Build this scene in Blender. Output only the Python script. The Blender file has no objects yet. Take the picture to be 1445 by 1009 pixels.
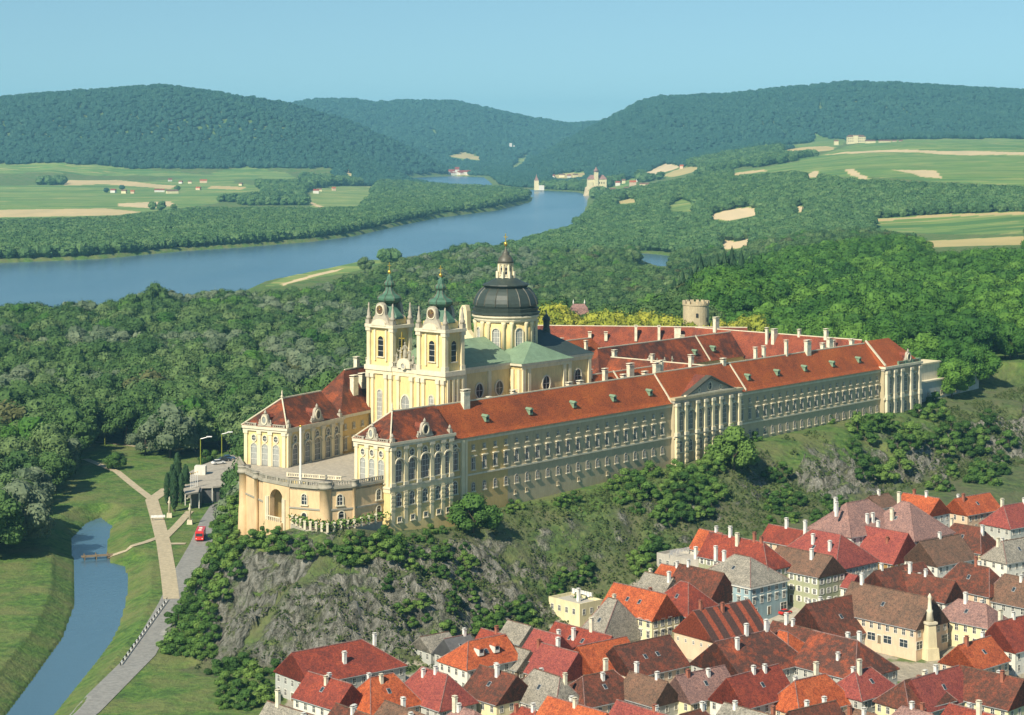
import bpy, math, random
import numpy as np
from mathutils import Vector, Matrix
R = math.radians
F_PX, CX, HZ, CAM_Z = 2900.0, 722.5, 190.0, 147.0
SC = bpy.context.scene
COL = SC.collection
# ------------------------------------------------------------------ camera
cam_d = bpy.data.cameras.new("camera")
cam = bpy.data.objects.new("camera", cam_d); COL.objects.link(cam)
cam.location = (0, 0, CAM_Z); cam.rotation_euler = (R(90), 0, 0)
cam_d.sensor_width = 36.0; cam_d.lens = 36.0 * F_PX / 1445.0
cam_d.shift_y = -(504.5 - HZ) / 1445.0
cam_d.clip_start = 5.0; cam_d.clip_end = 60000.0
SC.camera = cam
# ------------------------------------------------------------------ light
SUN_EL = R(40.0)
SUN_H = Vector((-0.560, -0.828))
world = bpy.data.worlds.new("World"); SC.world = world; world.use_nodes = True
wn = world.node_tree; wn.nodes.clear()
sky = wn.nodes.new('ShaderNodeTexSky'); sky.sky_type = 'NISHITA'; sky.sun_disc = False
sky.sun_elevation = SUN_EL; sky.sun_rotation = math.atan2(SUN_H.x, SUN_H.y)
sky.altitude = 200; sky.air_density = 1.0; sky.dust_density = 0.2; sky.ozone_density = 2.5
bg = wn.nodes.new('ShaderNodeBackground'); bg.inputs[1].default_value = 0.078
wo = wn.nodes.new('ShaderNodeOutputWorld')
tcw = wn.nodes.new('ShaderNodeTexCoord'); up = wn.nodes.new('ShaderNodeVectorMath'); up.operation = 'ADD'; up.inputs[1].default_value = (0, 0, 0.085)
nrm = wn.nodes.new('ShaderNodeVectorMath'); nrm.operation = 'NORMALIZE'
wn.links.new(tcw.outputs['Generated'], up.inputs[0]); wn.links.new(up.outputs[0], nrm.inputs[0]); wn.links.new(nrm.outputs[0], sky.inputs[0])
tnt = wn.nodes.new('ShaderNodeMix'); tnt.data_type = 'RGBA'; tnt.blend_type = 'MULTIPLY'; tnt.inputs[0].default_value = 1.0; tnt.inputs[7].default_value = (0.93, 1.10, 1.0, 1)
wn.links.new(sky.outputs[0], tnt.inputs[6]); wn.links.new(tnt.outputs[2], bg.inputs[0]); wn.links.new(bg.outputs[0], wo.inputs[0])
sd = bpy.data.lights.new("sun", 'SUN'); sd.energy = 5.0; sd.angle = R(0.5); sd.color = (1.0, 0.90, 0.72)
sun = bpy.data.objects.new("sun", sd); COL.objects.link(sun)
sdir = Vector((SUN_H.x * math.cos(SUN_EL), SUN_H.y * math.cos(SUN_EL), math.sin(SUN_EL)))
sun.rotation_euler = sdir.to_track_quat('Z', 'Y').to_euler(); sun.location = (0, -200, 600)
SC.view_settings.view_transform = 'Standard'; SC.view_settings.look = 'None'
SC.view_settings.exposure = 0.5; SC.view_settings.gamma = 1.0
try:
    SC.cycles.volume_bounces = 0; SC.cycles.max_bounces = 4
    SC.cycles.diffuse_bounces = 2; SC.cycles.glossy_bounces = 2
except Exception: pass

# ------------------------------------------------------------------ materials
MATS = {}
def newmat(name):
    m = bpy.data.materials.new(name); m.use_nodes = True
    nt = m.node_tree; b = nt.nodes['Principled BSDF']
    b.inputs['Roughness'].default_value = 0.85
    MATS[name] = m
    return m, nt, b
def N(nt, typ, **kw):
    n = nt.nodes.new(typ)
    for k, v in kw.items(): setattr(n, k, v)
    return n
def coords(nt, kind='Object', scale=(1, 1, 1)):
    tc = N(nt, 'ShaderNodeTexCoord'); mp = N(nt, 'ShaderNodeMapping')
    mp.inputs['Scale'].default_value = scale
    if kind == 'World':
        g = N(nt, 'ShaderNodeNewGeometry'); nt.links.new(g.outputs['Position'], mp.inputs[0])
    else: nt.links.new(tc.outputs[kind], mp.inputs[0])
    return mp.outputs[0]
def noise(nt, vec, scale, detail=3, rough=0.55, dist=0.0):
    n = N(nt, 'ShaderNodeTexNoise'); n.inputs['Scale'].default_value = scale
    n.inputs['Detail'].default_value = detail; n.inputs['Roughness'].default_value = rough
    n.inputs['Distortion'].default_value = dist
    nt.links.new(vec, n.inputs['Vector']); return n.outputs['Fac']
def ramp(nt, fac, stops):
    r = N(nt, 'ShaderNodeValToRGB'); e = r.color_ramp.elements
    while len(e) < len(stops): e.new(0.5)
    for i, (p, c) in enumerate(stops):
        e[i].position = p; e[i].color = (c[0], c[1], c[2], 1)
    nt.links.new(fac, r.inputs[0]); return r.outputs[0]
def mix(nt, fac, a, b, mode='MIX'):
    m = N(nt, 'ShaderNodeMix', data_type='RGBA', blend_type=mode)
    if isinstance(fac, (int, float)): m.inputs[0].default_value = fac
    else: nt.links.new(fac, m.inputs[0])
    for i, c in ((6, a), (7, b)):
        if isinstance(c, tuple): m.inputs[i].default_value = (c[0], c[1], c[2], 1)
        else: nt.links.new(c, m.inputs[i])
    return m.outputs[2]
def mth(nt, op, a, b=None, clamp=False):
    m = N(nt, 'ShaderNodeMath', operation=op, use_clamp=clamp)
    for i, c in ((0, a), (1, b)):
        if c is None: continue
        if isinstance(c, (int, float)): m.inputs[i].default_value = c
        else: nt.links.new(c, m.inputs[i])
    return m.outputs[0]
def attr(nt, name):
    a = N(nt, 'ShaderNodeAttribute'); a.attribute_name = name; return a.outputs['Fac']
def bump(nt, b, h, strength, dist):
    bp = N(nt, 'ShaderNodeBump'); bp.inputs['Strength'].default_value = strength
    bp.inputs['Distance'].default_value = dist
    nt.links.new(h, bp.inputs['Height']); nt.links.new(bp.outputs[0], b.inputs['Normal'])
def S3(c, k): return (c[0]*k, c[1]*k, c[2]*k)

def plaster(name, c, var=0.22, sc=0.25, rough=0.9):
    m, nt, b = newmat(name); v = coords(nt)
    n1 = noise(nt, v, sc, 5, 0.65); n2 = noise(nt, coords(nt, scale=(1, 1, 0.25)), sc * 5, 3)
    col = ramp(nt, n1, [(0.3, S3(c, 1 - var)), (0.7, S3(c, 1 + var * 0.4))])
    col = mix(nt, 0.45, col, ramp(nt, n2, [(0.35, S3(c, 0.72)), (0.65, c)]), 'MIX')
    nt.links.new(col, b.inputs['Base Color']); b.inputs['Roughness'].default_value = rough
    return m
def tiles(name, a, c, d, sc=0.12, row=3.0):
    """clay tiles: patches of old and new tile, courses as fine bands"""
    m, nt, b = newmat(name); v = coords(nt)
    n1 = noise(nt, v, sc, 4, 0.6); n2 = noise(nt, v, 2.6, 3, 0.85); n3 = noise(nt, v, sc*4.5, 3, 0.7)
    col = ramp(nt, n1, [(0.36, a), (0.52, c), (0.66, d)])
    col = mix(nt, 0.5, col, ramp(nt, n3, [(0.38, a), (0.5, c), (0.62, d)]))
    col = mix(nt, 1.0, col, ramp(nt, n2, [(0.36, (0.42, 0.38, 0.36)), (0.48, (0.92, 0.92, 0.92)), (0.64, (1.4, 1.35, 1.25))]), 'MULTIPLY')
    nt.links.new(col, b.inputs['Base Color']); b.inputs['Roughness'].default_value = 0.8
    w = N(nt, 'ShaderNodeTexWave', wave_type='BANDS', bands_direction='Z'); w.inputs['Scale'].default_value = row
    nt.links.new(v, w.inputs['Vector'])
    bump(nt, b, mth(nt, 'ADD', w.outputs['Fac'], n2), 0.5, 0.12)
    return m
def plain(name, c, rough=0.7, metal=0.0, emis=None):
    m, nt, b = newmat(name)
    n1 = noise(nt, coords(nt), 0.8, 4, 0.6)
    nt.links.new(ramp(nt, n1, [(0.35, S3(c, 0.8)), (0.65, S3(c, 1.12))]), b.inputs['Base Color'])
    b.inputs['Roughness'].default_value = rough; b.inputs['Metallic'].default_value = metal
    return m

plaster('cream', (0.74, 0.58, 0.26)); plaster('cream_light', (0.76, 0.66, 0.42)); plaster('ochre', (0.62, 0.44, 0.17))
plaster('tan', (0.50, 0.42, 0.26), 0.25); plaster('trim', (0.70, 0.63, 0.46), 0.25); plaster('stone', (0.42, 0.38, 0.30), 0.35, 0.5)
plaster('bastion', (0.70, 0.50, 0.28), 0.25); plaster('balustrade_stone', (0.36, 0.33, 0.26), 0.4, 0.6)
plaster('white_wall', (0.72, 0.70, 0.62)); plaster('pink_wall', (0.70, 0.52, 0.36)); plaster('grey_wall', (0.45, 0.46, 0.42))
plaster('blue_wall', (0.30, 0.42, 0.45)); plaster('green_wall', (0.36, 0.38, 0.24)); plaster('yellow_wall', (0.74, 0.66, 0.40))
plaster('keep_stone', (0.52, 0.43, 0.27), 0.35, 0.4); plaster('wood_gable', (0.36, 0.22, 0.07), 0.4, 0.6); plaster('concrete', (0.46, 0.43, 0.37), 0.2)
tiles('abbey_tile', (0.22, 0.050, 0.012), (0.36, 0.078, 0.014), (0.46, 0.115, 0.018), 0.03)
tiles('abbey_tile_red', (0.11, 0.032, 0.020), (0.25, 0.055, 0.024), (0.33, 0.080, 0.030), 0.05)
tiles('abbey_tile_dark', (0.05, 0.02, 0.012), (0.15, 0.038, 0.014), (0.40, 0.085, 0.018), 0.06)
tiles('tile_brown', (0.05, 0.025, 0.018), (0.12, 0.045, 0.026), (0.26, 0.06, 0.028), 0.2)
tiles('tile_red', (0.13, 0.030, 0.020), (0.25, 0.045, 0.026), (0.36, 0.07, 0.03), 0.2)
tiles('tile_orange', (0.26, 0.055, 0.022), (0.44, 0.095, 0.028), (0.54, 0.14, 0.045), 0.2)
tiles('tile_crimson', (0.20, 0.045, 0.040), (0.29, 0.065, 0.052), (0.36, 0.085, 0.055), 0.2)
tiles('tile_mauve', (0.20, 0.12, 0.11), (0.28, 0.165, 0.145), (0.36, 0.20, 0.165), 0.2)
tiles('tile_grey', (0.18, 0.17, 0.14), (0.28, 0.26, 0.22), (0.36, 0.33, 0.27), 0.2)
tiles('tile_umber', (0.10, 0.065, 0.045), (0.17, 0.10, 0.065), (0.24, 0.12, 0.075), 0.2)
tiles('tile_patch', (0.07, 0.035, 0.026), (0.12, 0.045, 0.028), (0.38, 0.08, 0.028), 0.11)
def striped():
    m, nt, b = newmat('tile_striped'); v = coords(nt)
    w = N(nt, 'ShaderNodeTexWave', wave_type='BANDS', bands_direction='X'); w.inputs['Scale'].default_value = 0.07
    w.inputs['Distortion'].default_value = 5.0; w.inputs['Detail'].default_value = 1.5; w.inputs['Detail Scale'].default_value = 0.25; w.inputs['Phase Offset'].default_value = 1.0
    nt.links.new(v, w.inputs['Vector'])
    n2 = noise(nt, v, 2.2, 2, 0.7)
    col = ramp(nt, w.outputs['Fac'], [(0.55, (0.075, 0.035, 0.026)), (0.62, (0.12, 0.045, 0.028)), (0.72, (0.30, 0.065, 0.028))])
    col = mix(nt, 1.0, col, ramp(nt, n2, [(0.3, (0.5, 0.5, 0.5)), (0.7, (1.3, 1.3, 1.3))]), 'MULTIPLY')
    nt.links.new(col, b.inputs['Base Color'])
striped()
plaster('copper_green', (0.20, 0.30, 0.19), 0.35, 0.35, 0.6); plaster('copper_dark', (0.042, 0.058, 0.048), 0.4, 0.5, 0.5)
plaster('copper_spire', (0.075, 0.17, 0.11), 0.5, 0.6, 0.5); plaster('copper_brown', (0.09, 0.085, 0.06), 0.4, 0.5, 0.5)
plain('gold', (0.80, 0.52, 0.10), 0.3, 0.8); plain('glass', (0.035, 0.045, 0.055), 0.15); plain('glass_dark', (0.015, 0.015, 0.018), 0.3)
plain('glass_pale', (0.28, 0.29, 0.27), 0.4); plain('frame_white', (0.72, 0.70, 0.62)); plain('statue', (0.34, 0.31, 0.23)); plain('clock_face', (0.10, 0.06, 0.035))
plain('chimney_cream', (0.70, 0.64, 0.48)); plain('chimney_brick', (0.34, 0.12, 0.07)); plain('chimney_white', (0.74, 0.72, 0.66)); plain('dark', (0.02, 0.02, 0.02))
plain('red_paint', (0.62, 0.03, 0.02), 0.3); plain('rubber', (0.02, 0.02, 0.02)); plain('metal_grey', (0.35, 0.36, 0.36), 0.5); plain('wood', (0.20, 0.15, 0.09)); plain('orange_cloth', (0.75, 0.25, 0.06))
plain('white_cloth', (0.8, 0.79, 0.75)); plain('blue_paint', (0.05, 0.12, 0.25), 0.3); plain('black_paint', (0.03, 0.035, 0.045), 0.2); plain('white_paint', (0.8, 0.8, 0.78), 0.3)
plain('road', (0.26, 0.255, 0.235)); plain('path', (0.46, 0.39, 0.26)); plain('pavement', (0.40, 0.36, 0.29)); plain('bark', (0.10, 0.075, 0.05), 0.9)
plain('slate', (0.12, 0.12, 0.12)); plain('teal_awning', (0.08, 0.25, 0.28)); plain('skin', (0.6, 0.38, 0.28))

# ------------------------------------------------------------------ mesh builder
class MB:
    def __init__(s): s.v = []; s.f = []; s.m = []; s.ms = []; s.sm = []
    def mi(s, mat):
        if mat not in s.ms: s.ms.append(mat)
        return s.ms.index(mat)
    def face(s, pts, mat, smooth=False):
        b = len(s.v); s.v.extend([tuple(p) for p in pts]); s.f.append(list(range(b, b + len(pts)))); s.m.append(s.mi(mat)); s.sm.append(smooth)
    def mesh(s, vs, fs, mat, smooth=False):
        b = len(s.v); s.v.extend([tuple(p) for p in vs]); k = s.mi(mat)
        for f in fs: s.f.append([b + i for i in f]); s.m.append(k); s.sm.append(smooth)
    def box(s, x0, x1, y0, y1, z0, z1, mat, taper=0.0):
        t = taper
        vs = [(x0,y0,z0),(x1,y0,z0),(x1,y1,z0),(x0,y1,z0),(x0+t,y0+t,z1),(x1-t,y0+t,z1),(x1-t,y1-t,z1),(x0+t,y1-t,z1)]
        s.mesh(vs, [(3,2,1,0),(4,5,6,7),(0,1,5,4),(1,2,6,5),(2,3,7,6),(3,0,4,7)], mat)
    def prism(s, poly, z0, z1, mat, top=None, dz=None):
        """vertical extrusion of a ccw polygon (x,y); dz(x,y)->lower z"""
        n = len(poly)
        lo = [(x, y, z0) for x, y in poly]; hi = [(x, y, z1) for x, y in poly]
        s.mesh(lo + hi, [[i, (i+1) % n, n + (i+1) % n, n + i] for i in range(n)], mat)
        s.face(hi, top or mat); s.face(lo[::-1], mat)
    def extr(s, prof, axis, a, b, mat):
        """profile polygon in the plane across an axis ('x': (y,z), 'y': (x,z)) pulled from a to b"""
        n = len(prof)
        P = (lambda p, t: (t, p[0], p[1])) if axis == 'x' else (lambda p, t: (p[0], t, p[1]))
        A = [P(p, a) for p in prof]; B = [P(p, b) for p in prof]
        s.mesh(A + B, [[i, (i+1) % n, n + (i+1) % n, n + i] for i in range(n)] + [list(range(n))[::-1], list(range(n, 2*n))], mat)
    def lathe(s, prof, cx, cy, mat, seg=16, rot=0.0, sx=1.0, sy=1.0, smooth=True, power=None):
        vs = []; n = len(prof)
        for r, z in prof:
            for k in range(seg):
                a = rot + 2*math.pi*k/seg; c, q = math.cos(a), math.sin(a)
                vs.append((cx + r*c*sx, cy + r*q*sy, z))
        fs = [[i*seg+k, i*seg+(k+1) % seg, (i+1)*seg+(k+1) % seg, (i+1)*seg+k] for i in range(n-1) for k in range(seg)]
        fs.append(list(range(seg))[::-1]); fs.append([(n-1)*seg+k for k in range(seg)])
        s.mesh(vs, fs, mat, smooth)
    def tube(s, pts, r, mat, seg=6):
        for a, b in zip(pts[:-1], pts[1:]):
            a = Vector(a); b = Vector(b); d = (b-a)
            if d.length < 1e-6: continue
            q = d.to_track_quat('Z', 'Y'); vs = []
            for p in (a, b):
                for k in range(seg):
                    t = 2*math.pi*k/seg; vs.append(p + q @ Vector((r*math.cos(t), r*math.sin(t), 0)))
            s.mesh(vs, [[k, (k+1) % seg, seg+(k+1) % seg, seg+k] for k in range(seg)] + [list(range(seg))[::-1], list(range(seg, 2*seg))], mat)
    def blob(s, c, r, mat, seed=0, amp=0.15, seg=8, rings=6, smooth=True):
        rnd = random.Random(seed); vs = []; rx, ry, rz = r
        vs.append((c[0], c[1], c[2]-rz))
        for i in range(1, rings):
            p = math.pi*i/rings
            for k in range(seg):
                a = 2*math.pi*k/seg; q = 1 + rnd.uniform(-amp, amp)
                vs.append((c[0]+rx*math.sin(p)*math.cos(a)*q, c[1]+ry*math.sin(p)*math.sin(a)*q, c[2]-rz*math.cos(p)*q))
        vs.append((c[0], c[1], c[2]+rz)); top = len(vs)-1
        fs = [[0, 1+(k+1) % seg, 1+k] for k in range(seg)]
        for i in range(rings-2):
            fs += [[1+i*seg+k, 1+i*seg+(k+1) % seg, 1+(i+1)*seg+(k+1) % seg, 1+(i+1)*seg+k] for k in range(seg)]
        fs += [[top, 1+(rings-2)*seg+k, 1+(rings-2)*seg+(k+1) % seg] for k in range(seg)]
        s.mesh(vs, fs, mat, smooth)
    def data(s, name, off=(0, 0, 0)):
        me = bpy.data.meshes.new(name)
        me.from_pydata([(x-off[0], y-off[1], z-off[2]) for x, y, z in s.v], [], s.f)
        for m in s.ms: me.materials.append(MATS[m])
        me.polygons.foreach_set('material_index', s.m); me.polygons.foreach_set('use_smooth', s.sm)
        me.update(); return me
    def build(s, name, parent=None, off=(0, 0, 0), label=None):
        o = bpy.data.objects.new(name, s.data(name, off)); COL.objects.link(o)
        if parent is not None: o.parent = parent
        if label: o['label'] = label
        return o

def tag(o, label=None, cat=None, group=None, kind=None):
    if label: o['label'] = label
    if cat: o['category'] = cat
    if group: o['group'] = group
    if kind: o['kind'] = kind
    return o
def empty(name, loc, rz=0.0, label=None, cat=None, group=None):
    o = bpy.data.objects.new(name, None); COL.objects.link(o)
    o.location = loc; o.rotation_euler = (0, 0, rz); o.empty_display_size = 1
    return tag(o, label, cat, group)
def put(me, name, parent=None, loc=(0, 0, 0), rz=0.0, sc=None):
    o = bpy.data.objects.new(name, me); COL.objects.link(o); o.location = loc; o.rotation_euler = (0, 0, rz)
    if sc: o.scale = sc
    if parent is not None: o.parent = parent
    return o
def pix(px, py, Y):
    return Vector(((px-CX)/F_PX*Y, Y, CAM_Z-(py-HZ)/F_PX*Y))
def pixz(px, py, z):
    return pix(px, py, (CAM_Z-z)*F_PX/(py-HZ))
# ------------------------------------------------------------------ land heights
def hash2(ix, iy, seed):
    h = (ix.astype(np.int64)*374761393 + iy.astype(np.int64)*668265263 + seed*974711) & 0xffffffff
    h = ((h ^ (h >> 13))*1274126177) & 0xffffffff
    return ((h ^ (h >> 16)) & 0xffff)/65535.0
def vnoise(x, y, seed=0):
    ix = np.floor(x); iy = np.floor(y); fx = x-ix; fy = y-iy
    fx = fx*fx*(3-2*fx); fy = fy*fy*(3-2*fy)
    a = hash2(ix, iy, seed); b = hash2(ix+1, iy, seed); c = hash2(ix, iy+1, seed); d = hash2(ix+1, iy+1, seed)
    return (a*(1-fx)+b*fx)*(1-fy) + (c*(1-fx)+d*fx)*fy
def fbm(x, y, o=4, seed=0):
    s = 0; a = 0.5; t = 0
    for i in range(o):
        s = s + a*vnoise(x*2**i, y*2**i, seed+i*7); t += a; a *= 0.5
    return s/t
def ridged(x, y, o=4, seed=0):
    s = 0; a = 0.5; t = 0
    for i in range(o):
        s = s + a*(1-np.abs(2*vnoise(x*2**i, y*2**i, seed+i*7)-1)); t += a; a *= 0.55
    return s/t
def sstep(x, a, b):
    t = np.clip((x-a)/(b-a), 0, 1); return t*t*(3-2*t)
def seg_dist(X, Y, poly, vals=None):
    """distance to a closed polygon, inside flag, values interpolated on the nearest edge"""
    X = np.asarray(X, float); Y = np.asarray(Y, float)
    best = np.full(X.shape, 1e18); ins = np.zeros(X.shape, bool); out = None if vals is None else np.zeros(X.shape + (len(vals[0]),))
    n = len(poly)
    for i in range(n):
        x0, y0 = poly[i]; x1, y1 = poly[(i+1) % n]; dx, dy = x1-x0, y1-y0; L = dx*dx+dy*dy
        t = np.clip(((X-x0)*dx+(Y-y0)*dy)/L, 0, 1)
        d = (X-x0-t*dx)**2+(Y-y0-t*dy)**2
        m = d < best; best = np.where(m, d, best)
        if vals is not None:
            a = np.array(vals[i]); b = np.array(vals[(i+1) % n]); tt = t[..., None]
            out = np.where(m[..., None], a*(1-tt)+b*tt, out)
        if y0 != y1:
            c = ((y0 > Y) != (y1 > Y)) & (X < (x1-x0)*(Y-y0)/(y1-y0)+x0); ins ^= c
    return np.sqrt(best), ins, out
def inpoly(X, Y, poly):
    ins = np.zeros(np.shape(X), bool); n = len(poly)
    for i in range(n):
        x0, y0 = poly[i]; x1, y1 = poly[(i+1) % n]
        if y0 != y1: ins ^= ((y0 > Y) != (y1 > Y)) & (X < (x1-x0)*(Y-y0)/(y1-y0)+x0)
    return ins
def zp(px, py, z=0.0):
    p = pixz(px, py, z); return (p.x, p.y)

# base control points (column in the picture, distance, height)
CTRL = []
for px in (-900, -300, 0, 150, 300, 420):
    for Yv, z in ((380, 4), (560, 4), (750, 4), (1000, 4), (1600, 4), (2600, 4), (3600, 5), (4800, 12), (5900, 35), (7500, 70), (12000, 90)):
        CTRL.append((px, Yv, z))
for px in (520, 620, 720):
    for Yv, z in ((380, 5), (600, 5), (1000, 4), (1800, 4), (3000, 4), (4500, 4), (6000, 4), (7500, 6), (12000, 30)): CTRL.append((px, Yv, z))
for px, Yv, z in ((850, 380, 5), (850, 600, 8), (850, 1050, 8), (850, 1400, 4), (850, 3000, 4), (850, 4600, 4), (850, 5400, 6), (850, 6500, 30), (850, 12000, 60),
                  (960, 1050, 46), (960, 1300, 22), (960, 1800, 6), (960, 2500, 2), (960, 3000, 14), (960, 3800, 45), (960, 4600, 42), (960, 5400, 52), (960, 6500, 70),
                  (1030, 1000, 48), (1030, 1150, 52), (1030, 1700, 20), (1030, 2300, 8), (1030, 2900, 22), (1030, 3600, 55), (1030, 4800, 70), (1030, 6000, 95),
                  (1130, 1000, 44), (1130, 1200, 44), (1130, 1500, 44), (1130, 1900, 22), (1130, 2500, 26), (1130, 3100, 52), (1130, 3700, 74), (1130, 5000, 96), (1130, 6200, 118),
                  (1230, 1000, 42), (1230, 1250, 43), (1230, 1600, 46), (1230, 2000, 30), (1230, 2700, 32), (1230, 3100, 66), (1230, 3700, 86), (1230, 5200, 120), (1230, 6200, 132),
                  (1330, 1000, 42), (1330, 1250, 46), (1330, 1600, 48), (1330, 2000, 36), (1330, 2700, 36), (1330, 3100, 70), (1330, 3700, 90), (1330, 5200, 122), (1330, 6200, 134),
                  (1500, 1000, 44), (1500, 1600, 50), (1500, 2500, 40), (1500, 3200, 76), (1500, 5200, 124), (1500, 6400, 136),
                  (1900, 1000, 50), (1900, 2500, 60), (1900, 5200, 130), (2300, 700, 50), (2300, 3000, 90), (2300, 7000, 140),
                  (1000, 380, 10), (1300, 380, 12), (1300, 600, 16), (1700, 600, 30), (1100, 12000, 150), (1700, 12000, 150)):
    CTRL.append((px, Yv, z))
_c = np.array([((px-CX)/F_PX*5.0, math.log(Yv)*1.4, z) for px, Yv, z in CTRL])
def _phi(r2): return 0.5*r2*np.log(r2+1e-9)
_n = len(_c); _K = _phi(((_c[:, None, :2]-_c[None, :, :2])**2).sum(-1)) + np.eye(_n)*0.002
_P = np.hstack([np.ones((_n, 1)), _c[:, :2]]); _A = np.zeros((_n+3, _n+3)); _A[:_n, :_n] = _K; _A[:_n, _n:] = _P; _A[_n:, :_n] = _P.T
_w = np.linalg.solve(_A, np.concatenate([_c[:, 2], np.zeros(3)]))
def base_h(X, Y):
    a = X/Y*5.0; b = np.log(Y)*1.4; out = _w[_n]+_w[_n+1]*a+_w[_n+2]*b
    for i in range(_n): out = out + _w[i]*_phi((a-_c[i, 0])**2+(b-_c[i, 1])**2)
    return np.maximum(out, 2.5)

# hill ranges: skyline (column, row), ridge distance, foot distance
HILLS = [
    dict(Y=6900, W=1500, sky=[(-600, 170), (-200, 150), (0, 142), (145, 131), (190, 127), (225, 124), (262, 129), (300, 134), (400, 137), (450, 148), (500, 168), (560, 203), (600, 227), (632, 249), (660, 262)], back=2600),
    dict(Y=10800, W=2600, sky=[(200, 190), (330, 170), (440, 146), (500, 145), (530, 150), (560, 147), (640, 148), (690, 158), (740, 170), (800, 180), (850, 178), (900, 176), (1000, 180), (1200, 190)], back=3000),
    dict(Y=7900, W=1900, sky=[(640, 268), (690, 256), (740, 238), (800, 203), (850, 178), (900, 150), (930, 141), (965, 141), (990, 139), (1030, 138), (1100, 130), (1150, 126), (1200, 121), (1250, 122), (1320, 126), (1445, 132), (1700, 150), (2200, 160)], back=3000),
]
def hill_h(X, Y, H):
    px = X/Y*F_PX+CX
    sx = np.array([p[0] for p in H['sky']], float); sy = np.array([p[1] for p in H['sky']], float)
    # undulating shape of the skyline, height taken at the ridge distance
    ztop = CAM_Z-(np.interp(px, sx, sy)-HZ)/F_PX*H['Y']
    wob = (fbm(X/900.0, Y/900.0, 3, 5)-0.5)*700
    t = (Y-H['Y']+wob*sstep(H['Y']-Y, 0, 900))
    prof = np.where(t < 0, 1-sstep(-t, 0, H['W'])**0.85, 1-0.8*sstep(t, 0, H['back']))
    gul = ridged(X/420.0, Y/700.0, 3, 11)
    return ztop*prof + (gul-0.6)*60*prof*sstep(-t, 80, 700)*(t < 0)

# the river and its side waters, outlined on the ground
RIVER = [zp(*p) for p in [(-700, 520), (145, 456), (300, 436), (372, 402), (450, 385), (515, 371), (600, 366), (680, 360), (740, 349), (800, 330), (822, 308), (828, 290), (832, 276),
         (815, 271), (755, 268), (715, 265), (697, 262), (692, 257), (683, 250), (640, 248.5), (600, 250), (560, 252), (585, 261), (640, 266), (690, 270), (735, 274), (752, 279), (748, 285),
         (700, 297), (620, 307), (560, 319), (500, 333), (440, 341), (340, 349), (260, 354), (145, 365), (-700, 400)]]
INLET = [zp(*p) for p in [(-150, 1180), (-30, 1060), (45, 960), (88, 900), (106, 850), (104, 800), (100, 760), (122, 738), (142, 730), (158, 742), (153, 762), (150, 780), (156, 794), (176, 799), (181, 815), (178, 850), (168, 885), (156, 908), (140, 930), (112, 965), (60, 1030), (0, 1120), (-80, 1240)]]
POND = [zp(*p) for p in [(896, 357), (920, 358), (955, 362), (958, 378), (930, 378), (908, 370)]]

# the abbey frame: t along the south front, s to the north
UX, UY = 0.6556, 0.7551
def A(t, s, z=0.0): return Vector((-13.5+UX*t-UY*s, 628.0+UY*t+UX*s, z))
def to_ts(X, Y): return (X+13.5)*UX+(Y-628)*UY, -(X+13.5)*UY+(Y-628)*UX
AR = math.atan2(UY, UX)
PLAT = []; PV = []
def _pl(xy, z, w): PLAT.append(xy); PV.append((z, w))
for t, s, z, w in ((-38, -5, 31.5, 46), (-9, -5, 28.8, 46), (0, -4, 30.5, 46), (60, -4, 32, 46), (104, -5, 33, 44), (144, -5, 36.0, 42), (242, -5, 37.2, 44), (275, -6, 35, 46), (430, -6, 40, 60)):
    p = A(t, s); _pl((p.x, p.y), z, w)
for x, y, z, w in ((330, 1050, 46, 80), (150, 1040, 48, 90), (20, 960, 44, 70), (-30, 860, 42, 40), (-66, 745, 42, 22), (-88, 676, 34, 10), (-88, 640, 26, 9), (-87, 616, 25, 10), (-80, 598, 27, 22), (-66, 588, 33.5, 40), (-54, 581, 35.0, 42), (-44, 584, 35.0, 44)):
    _pl((x, y), z, w)
def town_h(X, Y):
    t, s = to_ts(X, Y)
    return 5.5+sstep(t, -10, 75)*(5+9.5*sstep(s, -115, -55))
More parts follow.
